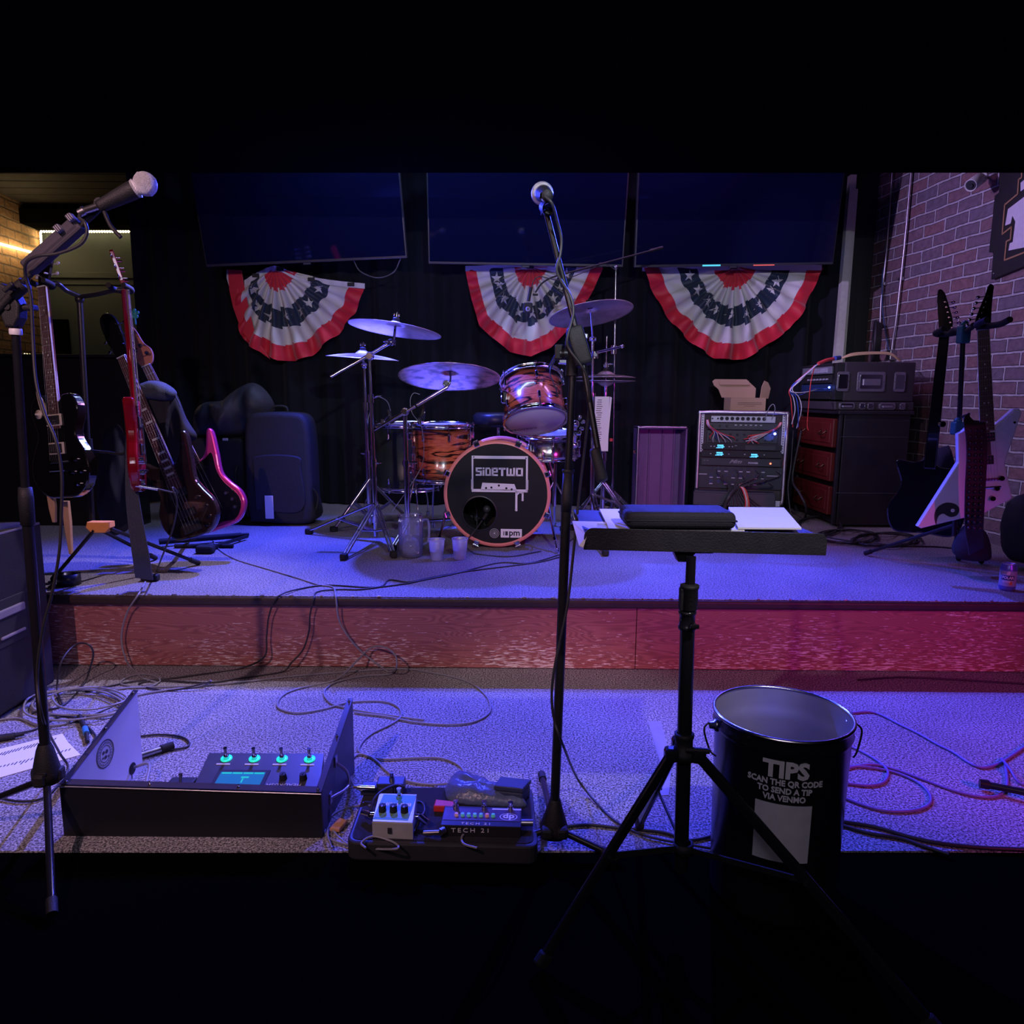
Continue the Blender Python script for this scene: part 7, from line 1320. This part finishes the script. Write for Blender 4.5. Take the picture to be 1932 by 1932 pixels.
def edge_tube(pts, rad): return MB().tube([T @ V3((x, y, .008)) for x, y in pts], rad, 10, sp=5)
b = edge_tube([(-w2+.006, .10), (-w2+.006, RH*.5), (-w2+.006, RH-.04), (-w2+.03, RH-.008), (0, RH-.006), (w2-.03, RH-.008), (w2-.006, RH-.04), (w2-.006, RH*.5), (w2-.006, .04), (w2-.02, .012), (w2-.05, .006)], .0125); part('metal_edge', b, ALU, r)
for s_ in (-1, 1):
    b = MB(); b.box((s_*(w2-.026), RH*.77, .008), (.020, RH*.42, .004), T, 0); [b.box((s_*(w2-.026), RH*.585+i*.0165, .0105), (.007, .006, .001), T, 1) for i in range(15)]; part('rack_rail', b, [M('pale_rail', (.42, .42, .50), .4, .5), INK], r)
def unit(name, y0_, y1_, mats, fn, label=None, depth=.02, w_=.90, dz=0.):
    b = MB(); b.box((0, (y0_+y1_)/2, .002+dz), (RW_*w_, y1_-y0_, depth), T, 0, .002); fn(b); return part(name, b, mats, r, label)
fy = lambda py: (P(1400, py, Yr).z-rz0); fx = lambda px: P(px, 850, Yr).x-(rx0+rx1)/2
PALE, DKP = M('pale_rack_face', (.40, .42, .50), .35, .3), M('dark_rack_face', (.030, .032, .042), .4, .2)
def f1(b):
    for i in range(9):
        x = fx(1360+i*9.5); b.lathe([(.006, .0132), (.0125, .0132)], n=16, mi=1, T=T @ Matrix.Translation((x, fy(790), 0))); b.cyl(T @ V3((x, fy(790), .012)), T @ V3((x, fy(790), .02)), .009, mi=1, n=12)
    for i in range(2): b.cyl(T @ V3((fx(1343+i*10), fy(790), .012)), T @ V3((fx(1343+i*10), fy(790), .022)), .006, mi=2, n=12)
unit('patch_panel', fy(797), fy(785), [PALE, INK, CHROME], f1, 'pale patch panel with a row of sockets', w_=.72)
def f2(b):
    for i in range(3): b.cyl(T @ V3((fx(1344+i*13), fy(803), .01)), T @ V3((fx(1344+i*13), fy(803), .026)), .008, mi=1, n=12)
    for i in range(6): b.box((fx(1386+i*9), fy(802), .0125), (.014, .006, .001), T, 2)
unit('mixer_unit', fy(811), fy(798), [DKP, CHROME, PALE], f2, w_=.80)
def f3(b):
    for i in range(10):
        for j in range(2): b.cyl(T @ V3((fx(1340+i*12.5), fy(820+j*10), .0)), T @ V3((fx(1340+i*12.5), fy(820+j*10), .012)), .0075, mi=1, n=10)
    b.box((fx(1446), fy(824), .008), (.06, .045, .004), T, 2)
unit('splitter_unit', fy(836), fy(812), [DKP, INK, M('blue_panel_patch', (.06, .10, .22), .4)], f3, w_=.80, dz=-.012)
def f4(b):
    for px in (1343, 1349, 1376, 1382): b.box((fx(px), fy(843), .013), (.008, .006, .002), T, 1)
    b.box((fx(1432), fy(844), .013), (.19, .028, .003), T, 2); b.box((fx(1388), fy(841), .013), (.014, .003, .001), T, 1)
unit('receiver_unit', fy(849), fy(838), [INK, PALE, DKP], f4)
def f5(b):
    for px in (1343, 1376, 1405, 1440): b.box((fx(px), fy(857), .013), (.008, .006, .002), T, 1)
unit('receiver_unit', fy(863), fy(851), [INK, PALE, DKP], f5)
DISP = M('cyan_display', (.05, .3, .5), .3, emit=(.10, .55, .95), es=1.6)
for px, py_ in ((1360, 843), (1359, 857), (1422, 859)):
    b = MB(); [b.box((fx(px)+dx, fy(py_)+dy, .0135), (w_, h_, .002), T) for dx, dy, w_, h_ in ((0, .008, .04, .008), (-.004, -.002, .03, .004), (.016, -.002, .02, .006), (-.012, -.009, .03, .004), (.012, -.009, .012, .005))]; part('display', b, DISP, r, 'small glowing cyan display')
def f6(b):
    b.text('Mm', .034, T @ Matrix.Translation((fx(1388), fy(871), .013)), 1, .0005, .001, shear=.5, sx=1.5); b.text('POWER', .015, T @ Matrix.Translation((fx(1421), fy(873), .013)), 2, .0005, .0008, sx=1.2)
    for px in (1332, 1338): b.box((fx(px), fy(870), .013), (.012, .003, .001), T, 1)
unit('power_unit', fy(879), fy(865), [DKP, M('grey_script', (.22, .21, .25), .5), PALE], f6)
b = MB(); b.ball(T @ V3((fx(1452), fy(873), .014)), .006, n=10); part('status_light', b, M('red_led', (.8, .1, .05), .3, emit=(1, .12, .06), es=5), r, 'small red indicator')
def f7(b):
    for i in range(8):
        for j in range(3):
            x, y = fx(1346+i*13.4), fy(885+j*12); b.lathe([(.006, .0135), (.011, .0135)], n=12, mi=1, T=T @ Matrix.Translation((x, y, 0)))
            if (i+j) % 3: b.box((x, y-.017, .0135), (.022, .006, .001), T, 2)
    for px, w_ in ((1329, .065), (1457, .072)): b.box((fx(px), fy(896), .0135), (w_, .005, .001), T, 2)
unit('connector_panel', fy(922), fy(881), [DKP, CHROMED, M('tape_label', (.48, .46, .58), .6)], f7, w_=.94)
b = MB(); b.box((fx(1388), fy(940), .05), (RW_*.92, .085, .10), T, 0, .004); b.box((fx(1388), fy(927), .03), (RW_*.9, .01, .14), T, 0, .002); part('front_drawer', b, M('grey_drawer_front', (.045, .042, .065), .5), r)
for s_ in (-1, 1): b = MB(); c_ = T @ V3((s_*(w2-.05), -.035, -.08)); b.cyl(c_+V3((-.012, 0, -.0)), c_+V3((.012, 0, 0)), .034, n=20); b.box(tuple(c_+V3((0, 0, .03))), (.045, .06, .016)); part('caster', b, [STEEL], r); b = MB(); c_ = T @ V3((s_*(w2-.05), -.035, -.40)); b.cyl(c_+V3((-.012, 0, 0)), c_+V3((.012, 0, 0)), .034, n=20); part('caster', b, RUBBER, r)
b = MB(); b.box((w2-.035, .012, .016), (.035, .04, .02), T, 0, .004); part('corner_cap', b, ALU, r)
b = MB(); b.ball(T @ V3((fx(1456), fy(817), .03)), .008, n=10); part('status_light', b, M('strong_blue_led', (.05, .1, .8), .3, emit=(.08, .12, 1.0), es=40), r, 'bright blue indicator')
R_ = lambda px, py, z=.04: T @ V3((fx(px), fy(py), z))
runs = []
rd = random.Random(4)
for k in range(9):
    c_ = (RW, WW, BW, WW)[k % 4]; runs.append((c_, [R_(1332+k*.4, 793, .03), R_(1334+k*.8, 803+k*.3, .05+.002*k), R_(1345+k*2, 814+k*.5, .05), R_(1340+k*5.2, 824+(k % 2)*5, .04), R_(1341+k*5.6, 829+(k % 2)*6, .02)]))
for k in range(9):
    c_ = (RW, WW, RW, WW)[k % 4]; runs.append((c_, [R_(1467-k*.4, 796, .03), R_(1462-k*.8, 804+k*.3, .05+.002*k), R_(1448-k*2, 813+k*.5, .05), R_(1428-k*2.5, 823+(k % 2)*4, .04), R_(1402+k*3.4, 828+(k % 3)*4, .02)]))
wires('rack_wiring', 'fans of red, white and blue patch wires across the upper equipment rack', runs, .0026)
runs = [((RW, WW, TW, RW)[k], [R_(1400+k*2, 910, .03), R_(1396+k, 913, .07), R_(1402+k*2, 920, .13), R_(1408+k*2, 940, .15), R_(1407+k*3, 958, .15), R_(1408+k*3, 972, .14)]) for k in range(4)]
wires('rack_tail_wires', 'red and white wires dropping from the middle of the equipment rack', runs, .003)
runs = []
for k in range(10):
    x = 1355+k*12; runs.append((CORD, [R_(x, 886+(k % 3)*11, .02), R_(x+4, 895+(k % 3)*10, .06), R_(1378+k*3, 915, .10), R_(1370+k*6, 940, .13), R_(1352+k*13, 965, .14), R_(1350+k*18, 985, .10-.04*(k % 2))]))
wires('rack_black_leads', 'black leads spilling out of the equipment rack connector panel', runs, .0038)
b = MB(); b.tube([R_(1396, 915, .08), R_(1380, 930, .15), R_(1372, 950, .15), R_(1371, 985, .13)], .014, 10); tag(b.build('thick_snake', CORD), 'thick black multicore cable dropping from the equipment rack', 'cable')
cable([R_(1437, 791, .02), R_(1442, 770, .05), R_(1449, 762, .05), R_(1453, 772, .05), R_(1449, 791, .02)], .0028, 'thin wire hoop at the top right of the equipment rack', CORDG, 'wire_hoop')
# cardboard mailer on top
CB = M('brown_cardboard', (.50, .33, .22), .85, 0, .08, 8); Yb = 5.05  # plain brown cardboard tone
b = MB(); c0_, c1_ = P(1391, 774, Yb), P(1442, 774, Yb); rzz = rz1+.006; bw = c1_.x-c0_.x+.05; bx = (c0_.x+c1_.x)/2-.02; bh = .085
r = thing('cardboard_box', V3((bx, Yb+.1, rzz)), 'open cardboard mailer box on top of the equipment rack', 'box')
b.box((bx, Yb, rzz+bh/2), (bw, .004, bh)); b.box((bx, Yb+.16, rzz+bh/2), (bw, .004, bh)); b.box((bx-bw/2, Yb+.08, rzz+bh/2), (.004, .16, bh)); b.box((bx+bw/2, Yb+.08, rzz+bh/2), (.004, .16, bh)); b.box((bx, Yb+.08, rzz+.002), (bw, .16, .004)); part('tray', b, CB, r)
Tl = frame(V3((bx-.02, Yb+.16, rzz+bh)), X3, V3((-.18, .35, 1)).normalized(), V3((0, -1, .35)).normalized())
b = MB(); b.prism([(-bw/2, 0), (bw/2, 0), (bw/2+.02, .07), (bw/2-.02, .12), (bw/2-.03, .135), (-bw/2-.02, .135), (-bw/2-.04, .12), (-bw/2-.035, .09), (-bw/2-.01, .06)], .004, Tl); b.box((-.01, .105, .01), (bw*.9, .03, .004), Tl); part('lid', b, CB, r)
b = MB(); b.prism([(0, 0), (.07, 0), (.085, .07), (.06, .11), (.03, .12), (.01, .08)], .004, frame(V3((bx+bw/2-.02, Yb+.06, rzz+bh-.005)), V3((1, .4, 0)).normalized(), Z3, V3((.4, -1, 0)).normalized())); part('side_flap', b, CB, r)
b = MB(); [b.box((bx+.01, Yb-.0026, rzz+bh*(.62-.13*k)), (bw*(.7 if k < 2 else .3), .0008, .003)) for k in range(3)]; part('print', b, M('faded_print', (.22, .14, .12), .8), r)
# case lid, its purple stage light put into the plastic colour
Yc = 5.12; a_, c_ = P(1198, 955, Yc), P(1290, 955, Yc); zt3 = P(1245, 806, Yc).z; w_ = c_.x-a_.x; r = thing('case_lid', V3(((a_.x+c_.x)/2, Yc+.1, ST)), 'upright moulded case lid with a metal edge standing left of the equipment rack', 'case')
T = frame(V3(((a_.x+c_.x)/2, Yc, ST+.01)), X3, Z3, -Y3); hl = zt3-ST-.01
LID = M('purple_lit_case_plastic', (.17, .08, .26), .45, 0, .15, 15)
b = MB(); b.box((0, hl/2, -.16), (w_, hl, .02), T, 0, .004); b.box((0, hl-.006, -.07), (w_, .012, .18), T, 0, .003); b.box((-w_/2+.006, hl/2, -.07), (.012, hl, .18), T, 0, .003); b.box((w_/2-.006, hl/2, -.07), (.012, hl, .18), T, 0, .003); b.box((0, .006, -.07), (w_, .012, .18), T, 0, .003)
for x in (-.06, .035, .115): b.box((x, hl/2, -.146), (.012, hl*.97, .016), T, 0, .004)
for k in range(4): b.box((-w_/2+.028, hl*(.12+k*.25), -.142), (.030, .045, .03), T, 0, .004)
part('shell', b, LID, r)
b = MB(); b.tube([T @ V3(p) for p in ((-w_/2+.002, 0, .022), (-w_/2+.002, hl*.5, .022), (-w_/2+.002, hl-.03, .022), (-w_/2+.02, hl-.002, .022), (0, hl, .022), (w_/2-.01, hl, .022))], .008, 8); part('metal_edge', b, STEEL, r)
for k in (.06, .72): b = MB(); b.box((-w_/2-.012, hl*k, .0), (.025, .03, .02), T, 0, .004); part('latch', b, CHROME, r)
# cable tangles by the chest
for k, (cx0, cy0, rx, ry, lab) in enumerate(((1545, 992, 42, 17, 'black cable tangle on the stage between the rack and the chest'), (1600, 1012, 55, 12, 'black cable tangle at the foot of the chest'), (1670, 1018, 60, 12, 'black cable tangle under the navy sweatshirt'))):
    rd = random.Random(k+20); pts = [S(cx0+rx*cos(a)*(1+.35*mnoise.noise(V3((a*.7, k, 0)))), cy0+ry*sin(a)*(1+.4*mnoise.noise(V3((k, a*.6, 3)))), ST+.006+.05*abs(mnoise.noise(V3((a, 5, k))))) for a in [j*.47 for j in range(70)]]
    cable(pts, .0042, lab, CORD, 'cable_tangle', 4)
cable([P(1497, 812, 4.9), P(1492, 880, 4.9), P(1487, 930, 4.85), S(1500, 990), S(1540, 1008), S(1600, 1020), S(1700, 1030), S(1770, 1032), S(1850, 1040)], .0045, 'black cable dropping between rack and chest and running right', CORD)
cable([P(1512, 812, 4.95), P(1495, 900, 4.95), P(1508, 930, 4.8), P(1520, 955, 4.75), S(1518, 978), S(1500, 985), S(1440, 985)], .008, 'thick black cable bending down between rack and chest', CORD)
cable([S(1250, 985), S(1310, 980), S(1370, 985), S(1430, 990), S(1500, 1000), S(1560, 1012)], .005, 'black cable running behind the music stand toward the chest', CORD)
cable([S(1062, 1030), S(1110, 1000), S(1180, 992), S(1230, 985), S(1280, 975)], .004, 'black cable behind the middle microphone stand on the stage', CORD)
# ================================================================== PITCHER AND CUPS
GLS = clear_mat('clear_plastic', (.86, .87, .95), .30, .04, (.6, .6, .8), .14); WTR = clear_mat('water', (.84, .87, .97), .22, .02, (.5, .5, .7), .08)
q = PZ(773, 1055, ST); r = thing('water_pitcher', (q.x, q.y+.055, ST), 'clear ribbed plastic pitcher of water on the stage by the drums', 'pitcher'); o_ = V3((q.x, q.y+.055, ST))
b = MB(); n = 72; prof = [(0, .004), (.045, .003), (.056, .012), (.060, .04), (.061, .12), (.063, .205), (.0655, .212)]
vs = []
for (rr, z) in prof:
    for i in range(n): a = 2*pi*i/n; k = 1+(.022*sin(a*16) if z > .01 and z < .20 else 0); lipk = 1+(.22*max(0, cos(a+.0-1.2))**14 if z > .2 else 0); vs.append((rr*k*lipk*cos(a), rr*k*lipk*sin(a), z+(.006*cos(a-1.2) if z > .2 else 0)))
b.add(vs, [[j*n+i, j*n+(i+1) % n, (j+1)*n+(i+1) % n, (j+1)*n+i] for j in range(len(prof)-1) for i in range(n)], 0, True, Matrix.Translation(o_))
b.lathe([(.0655, .212), (.0668, .214), (.0645, .216), (.0625, .212)], o_, n=48); part('vessel', b, GLS, r)
b = MB(); b.lathe([(0, .008), (.054, .014), (.0575, .04), (.058, .105), (0, .105)], o_, n=48); part('water', b, WTR, r)
b = MB(); b.tube([o_+V3((.058, .02, .19)), o_+V3((.085, .04, .18)), o_+V3((.085, .04, .08)), o_+V3((.058, .02, .06))], .007); part('handle', b, GLS, r)
CUP = clear_mat('frosted_cup_plastic', (.70, .70, .85), .12, .25, (.42, .42, .62), .50)
for (cx0, cy0, lab) in ((823, 1059, 'frosted plastic cup beside the water pitcher'), (867, 1057, 'frosted plastic cup nearest the bass drum')):
    q = PZ(cx0, cy0, ST); o_ = V3((q.x, q.y+.03, ST)); r = thing('plastic_cup', o_, lab, 'cup', 'plastic cups on the stage'); b = MB()
    b.lathe([(0, .003), (.028, .003), (.0295, 0), (.030, .003), (.0345, .045), (.0352, .046), (.040, .098), (.042, .104), (.0435, .106), (.042, .108), (.040, .105)], o_, n=48); part('cup_wall', b, CUP, r)
    b = MB(); b.lathe([(0, .004), (.0275, .005), (.0335, .05), (0, .05)], o_, n=32); part('water', b, WTR, r)
# ================================================================== DRUM MICROPHONES, OVERHEAD
def clipmic(head, d, clampp, label, gooseneck=None):
    r = thing('drum_microphone', head, label, 'microphone'); d = V3(d).normalized()
    b = MB(); b.lathe([(0, .055), (.013, .053), (.016, .045), (.016, .02), (.012, .012), (.012, -.03), (.006, -.035), (0, -.036)], head, d, 18); part('capsule', b, MATTE, r)
    b = MB(); b.tube([head-d*.0, (head+clampp)/2+V3((.02, -.01, .02)), clampp], .004); b.box(tuple(clampp), (.022, .03, .04), bev=.004); part('clip', b, CHROMED, r)
    if gooseneck: b = MB(); b.tube(gooseneck, .0022, 6); part('lead', b, CORDG, r)
clipmic(P(735, 783, 4.55), (.3, .1, -1), P(722, 796, 4.55), 'small black clip-on microphone over the black floor tom', [P(737, 775, 4.55), P(730, 757, 4.52), P(712, 748, 4.5), P(703, 756, 4.5), P(697, 780, 4.5), P(693, 800, 4.5)])
clipmic(P(798, 775, 4.18), (-.2, .25, -1), P(792, 794, 4.17), 'small black clip-on microphone over the striped floor tom', [P(792, 744, 4.16), P(780, 742, 4.15), P(774, 756, 4.15), P(778, 780, 4.15), P(795, 805, 4.12), P(800, 850, 4.1), P(795, 880, 4.1), P(775, 915, 4.1), P(740, 965, 4.2)])
r = thing('instrument_microphone', P(1050, 680, 4.0), 'slim black microphone angled over the rack tom', 'microphone'); b = MB(); a_, c_ = P(1056, 656, 4.0), P(1036, 696, 4.02); b.cyl(c_, a_, .011, .007, n=14); b.cyl(a_, P(1059, 650, 4.0), .005); part('body', b, CHROMED, r)
b = MB(); b.tube([P(1060, 664, 4.0), P(1078, 662, 4.0), P(1098, 668, 4.1)], .006); b.box(tuple(P(1062, 680, 4.0)), (.055, .02, .045), bev=.01); b.ball(P(1076, 668, 4.02), .016); b.box(tuple(P(1104, 634, 4.1)), (.03, .02, .03), bev=.005); part('clamp', b, CHROME, r)
b = MB(); b.tube([P(1040, 690, 4.0), P(1038, 705, 3.98), P(1044, 722, 3.97), P(1050, 738, 3.97), P(1051, 750, 4.0)], .003); part('lead', b, CORD, r)
r = thing('overhead_microphone_stand', S(1158, 985), 'thin black boom stand holding the overhead microphones behind the right cymbal', 'microphone stand')
t_, b_ = P(1162, 505, 4.75), P(1156, 900, 4.75); b_.z = ST+.3; b = MB(); b.cyl((b_.x, b_.y, ST+.02), b_, .010); b.cyl(b_, t_, .0065); b.ball(t_, .013); b.box(tuple(P(1153, 830, 4.74)), (.02, .02, .02), bev=.003, mi=1); part('pole', b, [CHROMED, RW], r)
b = MB(); b.cyl(P(1250, 467, 4.72), P(1060, 518, 4.35), .0055); b.tube([P(1060, 518, 4.35), P(1040, 524, 4.32), P(1022, 535, 4.3), P(1010, 552, 4.3)], .005); b.cyl(P(1250, 467, 4.72), P(1226, 473, 4.68), .009); part('boom_arm', b, MATTE, r)
b = MB(); b.tube([P(1162, 510, 4.74), P(1140, 498, 4.7), P(1110, 510, 4.5), P(1060, 528, 4.33), P(1020, 522, 4.3), P(1008, 528, 4.3), P(1002, 545, 4.3)], .0025); part('lead', b, CORD, r)
for a in (-1.2, .9, 3.0): b = MB(); b.cyl((b_.x, b_.y, ST+.16), (b_.x+.28*cos(a), b_.y+.28*sin(a), ST+.012), .007); b.ball((b_.x+.28*cos(a), b_.y+.28*sin(a), ST+.012), .011); part('leg', b, BLACK, r)
r = thing('overhead_microphone', P(997, 560, 4.3), 'black overhead microphone with pale disc hanging in front of the middle bunting', 'microphone'); b = MB(); b.cyl(P(1002, 542, 4.3), P(997, 568, 4.3), .009); b.box(tuple(P(996, 581, 4.3)), (.052, .022, .056), bev=.006); b.box(tuple(P(1010, 556, 4.3)), (.03, .012, .012), bev=.003); part('body', b, MATTE, r)
b = MB(); b.lathe([(0, 0), (.013, 0), (.013, .002), (.006, .003), (0, .003)], P(996, 583, 4.288), (0, -1, 0), 20); b.lathe([(.002, .0035), (.006, .0035)], P(996, 583, 4.288), (0, -1, 0), 16, 1); part('disc', b, [M('grey_disc', (.35, .33, .42), .4), INK], r)
# kick drum mic poking out of the port
r = thing('kick_microphone', BT @ V3((hx+.03, hy-.045, -.02)), 'kick drum microphone lead and plug poking from the port hole', 'microphone'); b = MB(); p0 = BT @ V3((hx+.035, hy-.010, -.05)); p1 = BT @ V3((hx-.02, hy-.085, .03)); b.cyl(p0, p0.lerp(p1, .30), .010); b.cyl(p0.lerp(p1, .3), p0.lerp(p1, .45), .007, mi=1); part('plug', b, [MATTE, CHROME], r)
b = MB(); b.tube([p0.lerp(p1, .4), p1, P(882, 1018, 3.88), S(878, 1030, ST+.05), S(900, 1045), S(960, 1050), S(1020, 1040)], .0038); b.ball(p0+V3((0, .05, .02)), .022, n=12); part('lead', b, CORD, r)
# ================================================================== LEFT WALL LED STRIPS
def ledstrip(p0, p1, n, label, up=0., size=.010, es=16, parent=None):
    r = thing('led_strip', p0, label, 'light strip', 'warm light strips in the left corner'); b = MB(); d = (p1-p0); b.box((0, 0, 0), (.012, .004, d.length), axframe((p0+p1)/2, d)); part('tape', b, M('pale_strip_tape', (.6, .58, .45), .5, emit=(1.0, .85, .45), es=.12), r)
    b = MB(); [b.ball(p0+d*((i+.5)/n)+V3((0, -.004, 0)), size, n=8) for i in range(n)]; part('diodes', b, M('warm_diode', (1, .9, .6), .4, emit=(1.0, .80, .38), es=es), r)['kind'] = 'stuff'; return r
yw = 6.93
ledstrip(P(76, 437, yw), P(275, 437, yw), 40, 'warm light strip along the top of the grey alcove wall')
ledstrip(P(77, 438, yw), P(79, 470, yw), 8, 'short upright warm light strip in the left brick corner')
n_l = V3(WL.col[1][:3])*(-s2)
def on_left(px, py, off=.0):
    n = n_l; d = ray(px, py); c_ = V3((0, 0, CAMZ)); q = o2+n*off; return c_+d*((q-c_).dot(n)/d.dot(n))
ledstrip(on_left(-30, 452, .02), on_left(74, 480, .02), 44, 'warm light strip sloping along the left brick wall')
ledstrip(P(45, 668, 4.52), P(78, 670, 4.52), 7, 'short lit strip on top of the black partition behind the left guitar', size=.004)
def warm(loc, watts, r_=.25):
    d = bpy.data.lights.new('strip_glow', 'POINT'); d.color = (1.0, .72, .34); d.energy = watts; d.shadow_soft_size = .05; d.use_custom_distance = False
    o = bpy.data.objects.new('strip_glow', d); COL.objects.link(o); o.location = loc; o['kind'] = 'helper'
warm(on_left(10, 462, .12), 1.6); warm(on_left(55, 470, .12), 1.0); warm(P(150, 440, 6.8), .1); warm(P(240, 440, 6.8), .1)
